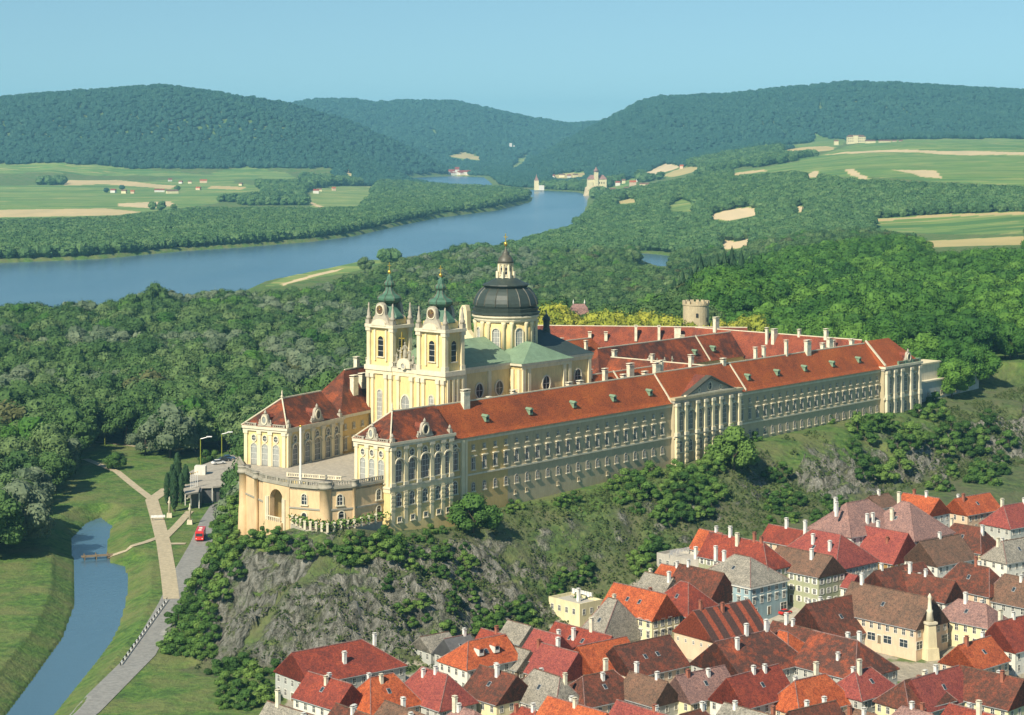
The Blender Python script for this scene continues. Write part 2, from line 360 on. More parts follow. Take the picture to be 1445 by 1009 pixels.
def land(X, Y):
    X = np.asarray(X, float); Y = np.asarray(Y, float)
    h = base_h(X, Y)
    for H in HILLS: h = np.maximum(h, hill_h(X, Y, H))
    far = sstep(Y, 2200, 5000)
    h = h + (fbm(X/160.0, Y/160.0, 4, 3)-0.5)*far*14*sstep(h, 8, 40)
    # town and abbey rock
    near = Y < 1200
    d, ins, v = seg_dist(X, Y, PLAT, PV)
    foot = town_h(X, Y); tt, ss = to_ts(X, Y)
    isl = sstep(X, -98, -85)*sstep(-ss, 0, 22)
    lowl = h*(1-isl)+foot*isl
    q = np.clip(d/v[..., 1], 0, 1)
    q = np.clip(q+(fbm(X/22.0, Y/22.0, 3, 9)-0.5)*0.5*np.sin(np.pi*q), 0, 1)
    prof = 1-(0.25*q+0.75*q*q*(3-2*q))
    k = np.sin(np.pi*np.clip(q, 0, 1))**0.7
    cl = k*((ridged(X/17.0+Y/60.0, Y/13.0, 5, 21)-0.62)*16.0+(ridged(X/5.0, Y/4.0, 3, 29)-0.6)*3.2)*ROCKY(tt, ss)
    rock = lowl+(v[..., 0]-lowl)*prof+cl
    top = v[..., 0]+(np.where(to_ts(X, Y)[0] > 150, 44.0, 39.0)-v[..., 0])*sstep(d, 3, 26)
    hh = np.where(ins, np.where(Y > 900, np.maximum(h, 47.0), top), np.where(d < v[..., 1], np.maximum(rock, lowl), lowl))
    h = np.where(near | ins, hh, h)
    for W in (RIVER, INLET, POND):
        xs = [p[0] for p in W]; ys = [p[1] for p in W]
        m = (Y > min(ys)-900) & (Y < max(ys)+900)
        if not m.any(): continue
        dd = np.full(X.shape, 1e9); ii = np.zeros(X.shape, bool)
        a, b, _ = seg_dist(X[m], Y[m], W); dd[m] = a; ii[m] = b
        w = 3.0+Y/250.0
        h = np.where(ii, -0.4-np.minimum(dd*0.2, 3), np.minimum(h, 0.35+(dd*0.45+np.maximum(dd-7, 0)*4 if W is INLET else dd*14.0/w)))
    return h
def ROCKY(t, s):
    """how craggy each stretch of the slope is"""
    a = np.interp(t, [-80, -60, -20, 0, 40, 62, 80, 105, 120, 170, 200, 240, 300], [1.0, 1.0, 0.8, 0.25, 0.12, 0.5, 0.35, 0.2, 0.35, 0.6, 0.7, 0.4, 0.5])
    a = np.where(t > 142, np.where(s < -24, a+0.45, a*0.35), a)
    return np.clip(a*np.where(s > -5, 1.0, sstep(-s, 4, 18)), 0, 1)

rows = [400.0]
while rows[-1] < 17000:
    y = rows[-1]
    if y < 1000: k = 0.0017 if y > 520 else 0.004
    elif y < 2500: k = 0.0045
    else: k = 0.005
    rows.append(y*(1+k))
RY = np.array(rows)
dn = np.arange(-0.31, 0.3101, 0.00125)
side = 0.31*np.exp(np.arange(1, 12)*0.09)
RD = np.concatenate([-side[::-1], dn, side])
GD, GY = np.meshgrid(RD, RY)
GX = GD*GY
GZ = land(GX, GY)
NR, NC = GX.shape
def gh(X, Y):
    """height read from the built grid (bilinear)"""
    X = np.asarray(X, float); Y = np.asarray(Y, float)
    i = np.clip(np.searchsorted(RY, Y)-1, 0, NR-2); j = np.clip(np.searchsorted(RD, X/Y)-1, 0, NC-2)
    fy = np.clip((Y-RY[i])/(RY[i+1]-RY[i]), 0, 1); fx = np.clip((X/Y-RD[j])/(RD[j+1]-RD[j]), 0, 1)
    return (GZ[i, j]*(1-fx)+GZ[i, j+1]*fx)*(1-fy)+(GZ[i+1, j]*(1-fx)+GZ[i+1, j+1]*fx)*fy
def hit(px, py, lo=420.0, hi=14000.0):
    """where the line of sight through a picture point meets the ground"""
    d = (px-CX)/F_PX; Yv = np.exp(np.linspace(math.log(lo), math.log(hi), 6000))
    g = gh(d*Yv, Yv); ray = CAM_Z-(py-HZ)/F_PX*Yv
    k = np.argmax(g > ray)
    if not (g > ray).any(): k = len(Yv)-1
    y = float(Yv[k]); return Vector((d*y, y, float(g[k])))
def ground(x, y): return float(gh(np.array([x]), np.array([y]))[0])

# land cover, as outlines on the ground
def gpoly(pts, lo=420.0):
    return [tuple(hit(a, b, lo).xy) for a, b in pts]
FIELDS = [  # (outline, cover value)  >0 green crop .. 1 straw
    ([(-200, 240), (170, 237), (250, 243), (330, 248), (330, 258), (250, 250), (150, 247), (-200, 252)], 0.25, 3500),
    ([(-200, 264), (150, 261), (260, 252), (360, 262), (375, 272), (250, 278), (150, 285), (-200, 290)], 0.35, 2500),
    ([(90, 254), (160, 254), (250, 262), (240, 267), (150, 260), (90, 262)], 0.9, 2500),
    ([(300, 262), (350, 264), (340, 268), (290, 266)], 0.85, 2500),
    ([(-200, 290), (150, 282), (220, 274), (330, 276), (300, 288), (230, 296), (160, 304), (-200, 314)], 0.3, 2500),
    ([(165, 287), (240, 284), (250, 290), (215, 294), (165, 291)], 0.95, 2500),
    ([(-60, 297), (150, 294), (200, 299), (165, 304), (-60, 308)], 0.9, 2500),
    ([(300, 244), (345, 235), (400, 243), (430, 256), (380, 256), (310, 252)], 0.3, 3500),
    ([(430, 272), (470, 262), (540, 260), (530, 270), (505, 291), (440, 293)], 0.55, 2500),
    ([(430, 284), (440, 286), (456, 291), (450, 293)], 1.0, 2500),
    ([(1030, 243), (1120, 228), (1180, 212), (1230, 199), (1330, 196), (1460, 196), (1460, 262), (1320, 256), (1200, 250), (1120, 240), (1060, 246)], 0.22, 3050),
    ([(1160, 219), (1200, 214), (1330, 213), (1460, 214), (1460, 219), (1330, 218), (1200, 217)], 0.95, 3050),
    ([(1100, 214), (1150, 205), (1180, 208), (1175, 212), (1110, 216)], 0.85, 3050),
    ([(1120, 205), (1150, 187), (1200, 197), (1185, 206), (1130, 208)], 0.12, 3050),
    ([(1135, 250), (1148, 241), (1155, 241), (1155, 251)], 0.95, 2600),
    ([(1190, 239), (1205, 238), (1228, 253), (1212, 253)], 0.95, 2600),
    ([(1252, 239), (1285, 240), (1320, 240), (1330, 252), (1300, 250), (1275, 243)], 0.95, 2600),
    ([(1030, 245), (1080, 239), (1082, 242), (1035, 248)], 0.9, 2600),
    ([(1228, 311), (1330, 304), (1460, 300), (1460, 330), (1330, 330), (1270, 327), (1235, 322)], 0.15, 2000),
    ([(1228, 309), (1330, 302), (1460, 298), (1460, 303), (1330, 306), (1232, 313)], 0.85, 2000),
    ([(905, 248), (940, 230), (960, 235), (925, 248)], 1.0, 3200),
    ([(930, 250), (965, 235), (990, 238), (960, 248)], 0.8, 3200),
    ([(850, 268), (890, 252), (900, 254), (870, 268)], 0.3, 3200),
    ([(868, 285), (890, 280), (905, 281), (895, 286), (875, 288)], 0.8, 3000),
    ([(940, 292), (962, 280), (982, 290), (975, 298), (945, 298)], 0.5, 2400),
    ([(1000, 309), (1003, 302), (1040, 294), (1062, 292), (1074, 300), (1060, 306), (1030, 312)], 1.0, 2000),
    ([(1118, 294), (1130, 290), (1142, 296), (1128, 300)], 1.0, 2000),
    ([(1012, 350), (1022, 338), (1040, 341), (1060, 335), (1063, 343), (1045, 350), (1025, 352)], 1.0, 1700),
    ([(1280, 352), (1300, 340), (1460, 332), (1460, 345), (1300, 350)], 0.8, 1800),
    ([(630, 222), (655, 214), (680, 222), (680, 228), (645, 224)], 0.8, 5000),
    ([(640, 248), (642, 241), (662, 242), (662, 248)], 0.9, 5000),
    ([(722, 176), (712, 178), (726, 171), (728, 178)], 0.9, 5000),
    ([(602, 178), (606, 177), (622, 192), (618, 193)], 0.6, 5000),
    ([(486, 238), (492, 236), (499, 250), (493, 251)], 1.0, 4000),
    ([(720, 235), (735, 222), (748, 218), (745, 228), (722, 242)], 0.5, 5000),
    ([(775, 248), (800, 244), (830, 243), (820, 250), (785, 252)], 0.8, 3500),
    ([(372, 404), (392, 396), (450, 381), (515, 366), (560, 356), (600, 349), (598, 354), (555, 362), (535, 372), (500, 383), (455, 390), (400, 402)], 0.4, 1300),
    ([(395, 401), (440, 388), (485, 378), (482, 381), (442, 391), (400, 403)], 1.0, 1300),
    ([(600, 347), (640, 343), (640, 346), (600, 351)], 0.9, 1300),
]
fd = [(gpoly(p, lo), v) for p, v, lo in FIELDS]
FMASK = np.zeros(GX.shape, np.float32)
for poly, v in fd:
    xs = [p[0] for p in poly]; ys = [p[1] for p in poly]
    i0, i1 = np.searchsorted(RY, [min(ys)-5, max(ys)+5]); i1 = max(i1, i0+1)
    sl = slice(max(0, i0-1), i1+1)
    FMASK[sl][inpoly(GX[sl], GY[sl], poly)] = v
def infield(X, Y):
    r = np.zeros(np.shape(X), bool)
    for poly, v in fd: r |= inpoly(X, Y, poly)
    return r
# rock mask from steepness, meadow in the near lowland
dzy = np.gradient(GZ, axis=0)/np.gradient(GY, axis=0); dzx = np.gradient(GZ, axis=1)/np.maximum(np.gradient(GX, axis=1), 1e-6)
SL = np.sqrt(dzx**2+dzy**2)
_t, _s = to_ts(GX, GY)
_d, _i, _v = seg_dist(GX, GY, PLAT, PV)
ROCK = (np.clip((SL-0.42)*1.7, 0, 1)*np.clip(ROCKY(_t, _s)*1.6, 0, 1)*((_d < _v[..., 1]*1.1) & ~_i & (GX < 260) & (GY < 900))).astype(np.float32)
TOWN = inpoly(GX, GY, gpoly([(600, 935), (760, 905), (800, 862), (880, 830), (935, 800), (985, 785), (1060, 785), (1110, 775), (1165, 765), (1210, 745), (1450, 735), (1600, 1020), (430, 1080), (395, 1010), (418, 965), (440, 945)])).astype(np.float32)
SLOPE = (((_d < _v[..., 1]*1.15) & (_s < 5)) | _i | (_s < -30) & (_t > -90)).astype(np.float32)*((GX > -100) & (GY < 900))
SLOPE = np.where((_t > 145) & (_t < 262) & (_s > -27) & (_s < 3) | (_t > 25) & (_t < 100) & (_s > -16) & (_s < 3), 0.25, SLOPE).astype(np.float32)
NEARM = (GY < 1000).astype(np.float32)

def land_mesh():
    me = bpy.data.meshes.new('terrain'); nv = NR*NC
    co = np.stack([GX, GY, GZ], -1).reshape(-1, 3).astype(np.float32)
    idx = np.arange(nv).reshape(NR, NC)
    q = np.stack([idx[:-1, :-1], idx[:-1, 1:], idx[1:, 1:], idx[1:, :-1]], -1).reshape(-1, 4)
    me.vertices.add(nv); me.vertices.foreach_set('co', co.ravel())
    me.loops.add(q.size); me.loops.foreach_set('vertex_index', q.ravel().astype(np.int32))
    me.polygons.add(len(q)); me.polygons.foreach_set('loop_start', np.arange(0, q.size, 4, dtype=np.int32))
    me.polygons.foreach_set('use_smooth', np.ones(len(q), bool)); me.update()
    for nm, arr in (('field', FMASK), ('rock', ROCK), ('town', TOWN), ('slope', SLOPE)):
        a = me.attributes.new(nm, 'FLOAT', 'POINT'); a.data.foreach_set('value', arr.ravel().astype(np.float32))
    m, nt, b = newmat('land_cover')
    wv = coords(nt, 'World')
    fine = noise(nt, wv, 0.35, 5, 0.7); mid = noise(nt, wv, 0.06, 4, 0.6); big = noise(nt, wv, 0.008, 4, 0.6)
    gr = ramp(nt, fine, [(0.3, (0.025, 0.065, 0.010)), (0.52, (0.075, 0.16, 0.020)), (0.72, (0.16, 0.23, 0.045))])
    gr = mix(nt, ramp(nt, mid, [(0.42, (0, 0, 0)), (0.62, (0.75, 0.75, 0.75))]), gr, (0.16, 0.17, 0.055))
    gs = ramp(nt, fine, [(0.3, (0.022, 0.045, 0.012)), (0.52, (0.075, 0.125, 0.028)), (0.72, (0.16, 0.19, 0.06))])
    gs = mix(nt, ramp(nt, mid, [(0.40, (0, 0, 0)), (0.60, (0.8, 0.8, 0.8))]), gs, (0.115, 0.115, 0.055))
    gr = mix(nt, attr(nt, 'slope'), gr, gs)
    rk = ramp(nt, noise(nt, coords(nt, 'World', (1, 1, 0.40)), 0.42, 8, 0.8, 0.8), [(0.36, (0.035, 0.036, 0.022)), (0.44, (0.15, 0.15, 0.11)), (0.54, (0.40, 0.39, 0.32)), (0.68, (0.66, 0.64, 0.56))])
    rf = mth(nt, 'MULTIPLY', attr(nt, 'rock'), 1.4)
    rf = mth(nt, 'ADD', rf, mth(nt, 'MULTIPLY', mth(nt, 'SUBTRACT', noise(nt, wv, 0.07, 3, 0.6), 0.5), 3.0))
    rf = mth(nt, 'ADD', rf, mth(nt, 'MULTIPLY', mth(nt, 'SUBTRACT', noise(nt, wv, 0.16, 5, 0.7), 0.56), 5.0))
    rf = mth(nt, 'MULTIPLY', mth(nt, 'MINIMUM', rf, 1.0, True), mth(nt, 'MINIMUM', mth(nt, 'MULTIPLY', attr(nt, 'rock'), 6.0), 1.0), True)
    col = mix(nt, rf, gr, rk)
    fa = attr(nt, 'field')
    fc = ramp(nt, fa, [(0.0, (0.08, 0.19, 0.03)), (0.3, (0.12, 0.25, 0.04)), (0.55, (0.26, 0.34, 0.09)), (0.85, (0.52, 0.40, 0.18)), (1.0, (0.66, 0.52, 0.32))])
    stn = noise(nt, coords(nt, 'World', (0.0022, 0.019, 0.01)), 1.0, 2, 0.7)
    stc = ramp(nt, stn, [(0.38, (0.06, 0.15, 0.035)), (0.44, (0.20, 0.27, 0.06)), (0.49, (0.09, 0.20, 0.04)), (0.53, (0.40, 0.36, 0.13)), (0.57, (0.12, 0.24, 0.05)), (0.62, (0.28, 0.32, 0.09))])
    for nd in nt.nodes:
        if nd.bl_idname == 'ShaderNodeValToRGB' and stc == nd.outputs[0]: nd.color_ramp.interpolation = 'CONSTANT'
    isg = N(nt, 'ShaderNodeMath', operation='LESS_THAN'); nt.links.new(fa, isg.inputs[0]); isg.inputs[1].default_value = 0.6
    fc = mix(nt, mth(nt, 'MULTIPLY', isg.outputs[0], 0.65), fc, stc)
    fc = mix(nt, 0.35, fc, mix(nt, 1.0, fc, ramp(nt, noise(nt, coords(nt, 'World', (1, 0.3, 1)), 0.02, 4), [(0.3, (0.6, 0.7, 0.6)), (0.7, (1.3, 1.2, 1.1))]), 'MULTIPLY'))
    col = mix(nt, mth(nt, 'MULTIPLY', fa, 60.0, True), col, fc)
    tg = ramp(nt, mid, [(0.35, (0.30, 0.27, 0.20)), (0.55, (0.36, 0.32, 0.25)), (0.62, (0.10, 0.15, 0.04))])
    col = mix(nt, attr(nt, 'town'), col, tg)
    nt.links.new(col, b.inputs['Base Color']); b.inputs['Roughness'].default_value = 0.95
    bump(nt, b, mth(nt, 'ADD', mth(nt, 'MULTIPLY', fine, 0.9), mth(nt, 'MULTIPLY', mth(nt, 'MULTIPLY', noise(nt, wv, 0.7, 6, 0.75), rf), 3.0)), 1.0, 1.5)
    me.materials.append(m)
    o = bpy.data.objects.new('terrain', me); COL.objects.link(o); o['kind'] = 'structure'
land_mesh()

def water():
    m, nt, b = newmat('river_water')
    wv = coords(nt, 'World', (1, 0.5, 1))
    b.inputs['Base Color'].default_value = (0.06, 0.13, 0.19, 1); b.inputs['Roughness'].default_value = 0.22
    nt.links.new(ramp(nt, noise(nt, coords(nt, 'World', (1, 0.35, 1)), 0.006, 4), [(0.3, (0.045, 0.105, 0.16)), (0.7, (0.10, 0.18, 0.235))]), b.inputs['Base Color'])
    bump(nt, b, noise(nt, wv, 0.25, 4, 0.7), 0.35, 0.5)
    mb = MB(); mb.face([(-6000, 300, 0), (6000, 300, 0), (6000, 14000, 0), (-6000, 14000, 0)], 'river_water')
    mb.build('river_water')['kind'] = 'structure'
water()
def haze():
    m = bpy.data.materials.new('haze_air'); m.use_nodes = True; nt = m.node_tree; nt.nodes.clear()
    pv = nt.nodes.new('ShaderNodeVolumePrincipled'); out = nt.nodes.new('ShaderNodeOutputMaterial')
    pv.inputs['Color'].default_value = (0.30, 0.72, 1.0, 1); pv.inputs['Density'].default_value = HAZE_D
    pv.inputs['Anisotropy'].default_value = 0.0
    nt.links.new(pv.outputs[0], out.inputs['Volume']); MATS['haze_air'] = m
    mb = MB(); mb.box(-9500, 9500, -60, 17400, -8, 420, 'haze_air')
    mb.build('haze')['kind'] = 'stuff'
HAZE_D = 5.5e-5
haze()
# ------------------------------------------------------------------ foliage
def leafmat(name, dark, mid, light, var=0.5, trans=0.25):
    m, nt, b = newmat(name)
    oi = N(nt, 'ShaderNodeObjectInfo'); wv = coords(nt, 'World')
    n1 = noise(nt, wv, 0.45, 2, 0.6); n2 = noise(nt, wv, 0.012, 4, 0.6)
    f = mth(nt, 'ADD', mth(nt, 'MULTIPLY', oi.outputs['Random'], var), mth(nt, 'MULTIPLY', n2, 1-var))
    col = ramp(nt, f, [(0.18, dark), (0.5, mid), (0.85, light)])
    col = mix(nt, 1.0, col, ramp(nt, n1, [(0.34, (0.66, 0.7, 0.66)), (0.66, (1.3, 1.25, 1.2))]), 'MULTIPLY')
    nt.links.new(col, b.inputs['Base Color']); b.inputs['Roughness'].default_value = 0.75
    try: b.inputs['Specular IOR Level'].default_value = 0.25
    except Exception: pass
leafmat('leaf_wood', (0.024, 0.068, 0.016), (0.060, 0.122, 0.030), (0.125, 0.18, 0.07))
leafmat('leaf_willow', (0.060, 0.095, 0.050), (0.095, 0.135, 0.075), (0.14, 0.175, 0.11))
leafmat('leaf_bright', (0.022, 0.078, 0.010), (0.048, 0.130, 0.016), (0.10, 0.205, 0.028))
leafmat('leaf_yellow', (0.16, 0.20, 0.02), (0.24, 0.27, 0.03), (0.34, 0.33, 0.045))
leafmat('leaf_brown', (0.05, 0.07, 0.022), (0.075, 0.09, 0.03), (0.10, 0.11, 0.04))
leafmat('leaf_conifer', (0.014, 0.045, 0.018), (0.022, 0.06, 0.022), (0.035, 0.08, 0.03))
leafmat('leaf_shrub', (0.030, 0.078, 0.014), (0.062, 0.135, 0.024), (0.12, 0.20, 0.040), 0.7)
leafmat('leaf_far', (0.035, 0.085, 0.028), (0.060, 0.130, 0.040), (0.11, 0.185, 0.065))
leafmat('leaf_far_hill_hazed', (0.014, 0.055, 0.042), (0.024, 0.080, 0.056), (0.042, 0.108, 0.070), 0.35)  # darker, bluer leaf colour stands in for part of the distance haze
leafmat('leaf_tuft', (0.045, 0.075, 0.022), (0.075, 0.115, 0.030), (0.12, 0.15, 0.055), 0.7)

def leafy(mat, seed, lobes=9, per=120, wid=0.42, low=0.18, leaf=0.035, droop=0.0):
    """a crown one unit tall: overlapping lobes covered with small leaf clumps"""
    rnd = random.Random(seed); mb = MB(); L = []
    for i in range(lobes):
        if i == 0: c = (0, 0, 0.72); r = 0.25
        else:
            a = 2.4*i+rnd.uniform(-0.4, 0.4); z = low+0.14+(i/lobes)*0.46
            rr = wid*(0.42+0.30*math.sin(math.pi*(z-low)/(1-low)))*rnd.uniform(0.8, 1.25)
            c = (rr*math.cos(a), rr*math.sin(a), z+rnd.uniform(-0.05, 0.05)); r = rnd.uniform(0.13, 0.21)
        L.append((c, r)); mb.blob(c, (r*0.86, r*0.86, r*0.78), mat, seed*31+i, 0.22, 7, 5, False)
    for (c, r) in L:
        for k in range(per):
            u = rnd.uniform(-0.55, 1); a = rnd.uniform(0, 6.283); q = math.sqrt(max(0, 1-u*u))
            n = Vector((q*math.cos(a), q*math.sin(a), u)); rr = r*rnd.uniform(0.86, 1.16)
            p = Vector(c)+Vector((n.x*rr, n.y*rr, n.z*rr*0.92-droop*rnd.random()*0.1))
            n2 = (n+Vector((rnd.uniform(-.6, .6), rnd.uniform(-.6, .6), rnd.uniform(-.3, .7)))).normalized()
            t = n2.cross(Vector((rnd.uniform(-1, 1), rnd.uniform(-1, 1), rnd.uniform(-1, 1)))).normalized(); w = n2.cross(t)
            s = leaf*rnd.uniform(0.6, 1.35)
            mb.face([p+t*s, p+w*s*0.8, p-t*s, p-w*s*0.8], mat)
    return mb
def lumpy(mat, seed, wid=0.5, seg=9, rings=7, leaves=70):
    rnd = random.Random(seed); mb = MB()
    mb.blob((0, 0, 0.52), (wid, wid, 0.46), mat, seed, 0.24, seg, rings, False)
    for i in range(4):
        a = rnd.uniform(0, 6.28); mb.blob((wid*0.55*math.cos(a), wid*0.55*math.sin(a), rnd.uniform(0.4, 0.8)), (0.24, 0.24, 0.22), mat, seed+i, 0.25, 6, 4, False)
    for k in range(leaves):
        u = rnd.uniform(-0.2, 1); a = rnd.uniform(0, 6.283); q = math.sqrt(1-u*u); f = rnd.uniform(0.95, 1.15)
        p = Vector((q*math.cos(a)*wid*f, q*math.sin(a)*wid*f, 0.52+u*0.46*f)); t = Vector((rnd.uniform(-1, 1), rnd.uniform(-1, 1), rnd.uniform(-1, 1))).normalized()
        w = t.cross(Vector((rnd.uniform(-1, 1), rnd.uniform(-1, 1), rnd.uniform(-1, 1)))).normalized(); s = 0.07
        mb.face([p+t*s, p+w*s, p-t*s, p-w*s], mat)
    return mb
def conifer(mat, seed):
    rnd = random.Random(seed); mb = MB(); T = 11
    for i in range(T):
        z = 0.10+0.86*i/T; r = 0.20*(1-i/T)**0.9+0.012
        n = 9
        for k in range(n):
            a = 2*math.pi*(k+0.5*(i % 2))/n+rnd.uniform(-.15, .15); rr = r*rnd.uniform(0.75, 1.2)
            a2 = a+0.42; a3 = a-0.42
            tip = (rr*math.cos(a), rr*math.sin(a), z-0.055); top = (0, 0, z+0.13)
            mb.face([top, (rr*.72*math.cos(a3), rr*.72*math.sin(a3), z-0.01), tip], mat); mb.face([top, tip, (rr*.72*math.cos(a2), rr*.72*math.sin(a2), z-0.01)], mat)
    return mb
def poplar(mat, seed):
    rnd = random.Random(seed); mb = MB(); mb.blob((0, 0, 0.53), (0.13, 0.13, 0.46), mat, seed, 0.15, 8, 8, False)
    for k in range(420):
        u = rnd.uniform(-0.95, 1); a = rnd.uniform(0, 6.283); q = math.sqrt(1-u*u); f = rnd.uniform(0.9, 1.2)
        p = Vector((q*math.cos(a)*0.14*f, q*math.sin(a)*0.14*f, 0.53+u*0.46)); t = Vector((rnd.uniform(-.4, .4), rnd.uniform(-.4, .4), 1)).normalized()
        w = t.cross(Vector((math.cos(a+1.57*rnd.random()), math.sin(a), 0))).normalized(); s = 0.035
        mb.face([p+t*s, p+w*s*.7, p-t*s, p-w*s*.7], mat)
    return mb
CROWN = {}
for k in range(3): CROWN['wood', k] = leafy('leaf_wood', 10+k, 12, 230, 0.45, 0.14, 0.023).data('broadleaf_crown')
for k in range(2): CROWN['willow', k] = leafy('leaf_willow', 20+k, 12, 240, 0.46, 0.1, 0.021, 0.8).data('willow_crown')
for k in range(3): CROWN['bright', k] = leafy('leaf_bright', 30+k, 13, 240, 0.47, 0.12, 0.022).data('bright_crown')
for k in range(2): CROWN['yellow', k] = leafy('leaf_yellow', 40+k, 12, 220, 0.5, 0.1, 0.026).data('yellow_crown')
CROWN['brown', 0] = leafy('leaf_brown', 50, 9, 120).data('brown_crown')
CROWN['round', 0] = leafy('leaf_shrub', 51, 15, 170, 0.5, 0.02, 0.028).data('round_crown')
CROWN['conifer', 0] = conifer('leaf_conifer', 1).data('conifer_crown'); CROWN['conifer', 1] = conifer('leaf_conifer', 2).data('conifer_crown')
CROWN['poplar', 0] = poplar('leaf_conifer', 3).data('poplar_crown')
for k in range(3): CROWN['shrub', k] = leafy('leaf_shrub', 60+k, 9, 170, 0.55, -0.12, 0.036).data('shrub_crown')
for k in range(3): CROWN['tuft', k] = leafy('leaf_tuft', 90+k, 6, 60, 0.7, -0.15, 0.06).data('tuft_crown')
for k in range(3): CROWN['far', k] = lumpy('leaf_far', 70+k).data('far_crown')
for k in range(2): CROWN['hill', k] = lumpy('leaf_far_hill_hazed', 80+k, 0.55, 7, 5, 26).data('hill_crown')
def trunk_mesh():
    mb = MB(); mb.lathe([(0.030, -0.06), (0.022, 0.1), (0.016, 0.35), (0.008, 0.62)], 0, 0, 'bark', 7)
    for k in range(4):
        a = 1.6*k; mb.tube([(0, 0, 0.22+0.05*k), (0.13*math.cos(a), 0.13*math.sin(a), 0.42+0.05*k)], 0.008, 'bark', 5)
    return mb.data('trunk')
TRUNK = trunk_mesh()
def tree(x, y, h, kind, var, label, group=None, name='broadleaf_tree', cat='tree', w=1.0, z=None, rz=None, seed=[0]):
    seed[0] += 1; rnd = random.Random(seed[0])
    r = empty(name, (x, y, ground(x, y) if z is None else z), rnd.uniform(0, 6.28) if rz is None else rz, label, cat, group)
    c = put(CROWN[kind, var], 'crown', r, sc=(h*w, h*w, h)); put(TRUNK, 'trunk', r, sc=(h, h, h))
    return r, c
def scatter(name, pts, protos, label, cat):
    """one wood: crowns set out on its own points by geometry nodes"""
    P = np.array([(p[0], p[1], p[2]) for p in pts], np.float32); n = len(P)
    me = bpy.data.meshes.new(name); me.vertices.add(n); me.vertices.foreach_set('co', P.ravel())
    for nm, col, ty in (('rot', 3, 'FLOAT'), ('siz', 4, 'FLOAT'), ('var', 5, 'INT')):
        a = me.attributes.new(nm, ty, 'POINT'); a.data.foreach_set('value', np.array([p[col] for p in pts], np.float32 if ty == 'FLOAT' else np.int32))
    me.update(); o = bpy.data.objects.new(name, me); COL.objects.link(o)
    ng = bpy.data.node_groups.new(name, 'GeometryNodeTree')
    ng.interface.new_socket('Geometry', in_out='INPUT', socket_type='NodeSocketGeometry'); ng.interface.new_socket('Geometry', in_out='OUTPUT', socket_type='NodeSocketGeometry')
    gi = ng.nodes.new('NodeGroupInput'); go = ng.nodes.new('NodeGroupOutput'); jn = ng.nodes.new('GeometryNodeJoinGeometry')
    def named(nm, ty):
        a = ng.nodes.new('GeometryNodeInputNamedAttribute'); a.data_type = ty; a.inputs['Name'].default_value = nm
        return [s for s in a.outputs if s.enabled][0]
    rot = ng.nodes.new('ShaderNodeCombineXYZ'); ng.links.new(named('rot', 'FLOAT'), rot.inputs[2])
    siz = named('siz', 'FLOAT'); var = named('var', 'INT')
    for k, src in enumerate(protos):
        oi = ng.nodes.new('GeometryNodeObjectInfo'); oi.transform_space = 'ORIGINAL'; oi.inputs['Object'].default_value = src
        cmp_ = ng.nodes.new('FunctionNodeCompare'); cmp_.data_type = 'INT'; cmp_.operation = 'EQUAL'
        ia = [s for s in cmp_.inputs if s.type == 'INT']; ng.links.new(var, ia[0]); ia[1].default_value = k
        ip = ng.nodes.new('GeometryNodeInstanceOnPoints')
        ng.links.new(gi.outputs[0], ip.inputs['Points']); ng.links.new(cmp_.outputs[0], ip.inputs['Selection'])
        ng.links.new(oi.outputs['Geometry'], ip.inputs['Instance']); ng.links.new(rot.outputs[0], ip.inputs['Rotation']); ng.links.new(siz, ip.inputs['Scale'])
        ng.links.new(ip.outputs[0], jn.inputs[0])
    ng.links.new(jn.outputs[0], go.inputs[0])
    md = o.modifiers.new('trees', 'NODES'); md.node_group = ng
    return tag(o, label, cat, None, 'stuff')

rs = np.random.RandomState(4)
def jit(x0, x1, y0, y1, sp):
    nx, ny = int((x1-x0)/sp), int((y1-y0)/sp)
    gx, gy = np.meshgrid(np.arange(nx), np.arange(ny))
    X = x0+(gx+rs.uniform(0.05, 0.95, gx.shape))*sp; Y = y0+(gy+rs.uniform(0.05, 0.95, gy.shape))*sp
    return X.ravel(), Y.ravel()
def in_water(X, Y, pad=4):
    r = np.zeros(X.shape, bool)
    for W in (RIVER, INLET, POND):
        ys = [p[1] for p in W]; m = (Y > min(ys)-20) & (Y < max(ys)+20)
        if m.any():
            d, i, _ = seg_dist(X[m], Y[m], W); r[m] |= i | (d < pad)
    return r
TL_NEAR = ([-400, 145, 195, 200, 235, 242, 300, 380, 450, 490, 515, 560, 600, 640, 680, 700, 740, 800, 822, 835, 845, 850, 2000],
           [440, 417, 408, 400, 400, 405, 404, 405, 394, 385, 378, 362, 356, 350, 340, 346, 328, 311, 300, 290, 276, 100, 100])
TL_FAR = ([-400, 400, 520, 585, 640, 700, 735, 752, 765, 770, 2000], [100, 100, 250, 259, 262, 264, 267, 271, 274, 100, 100])
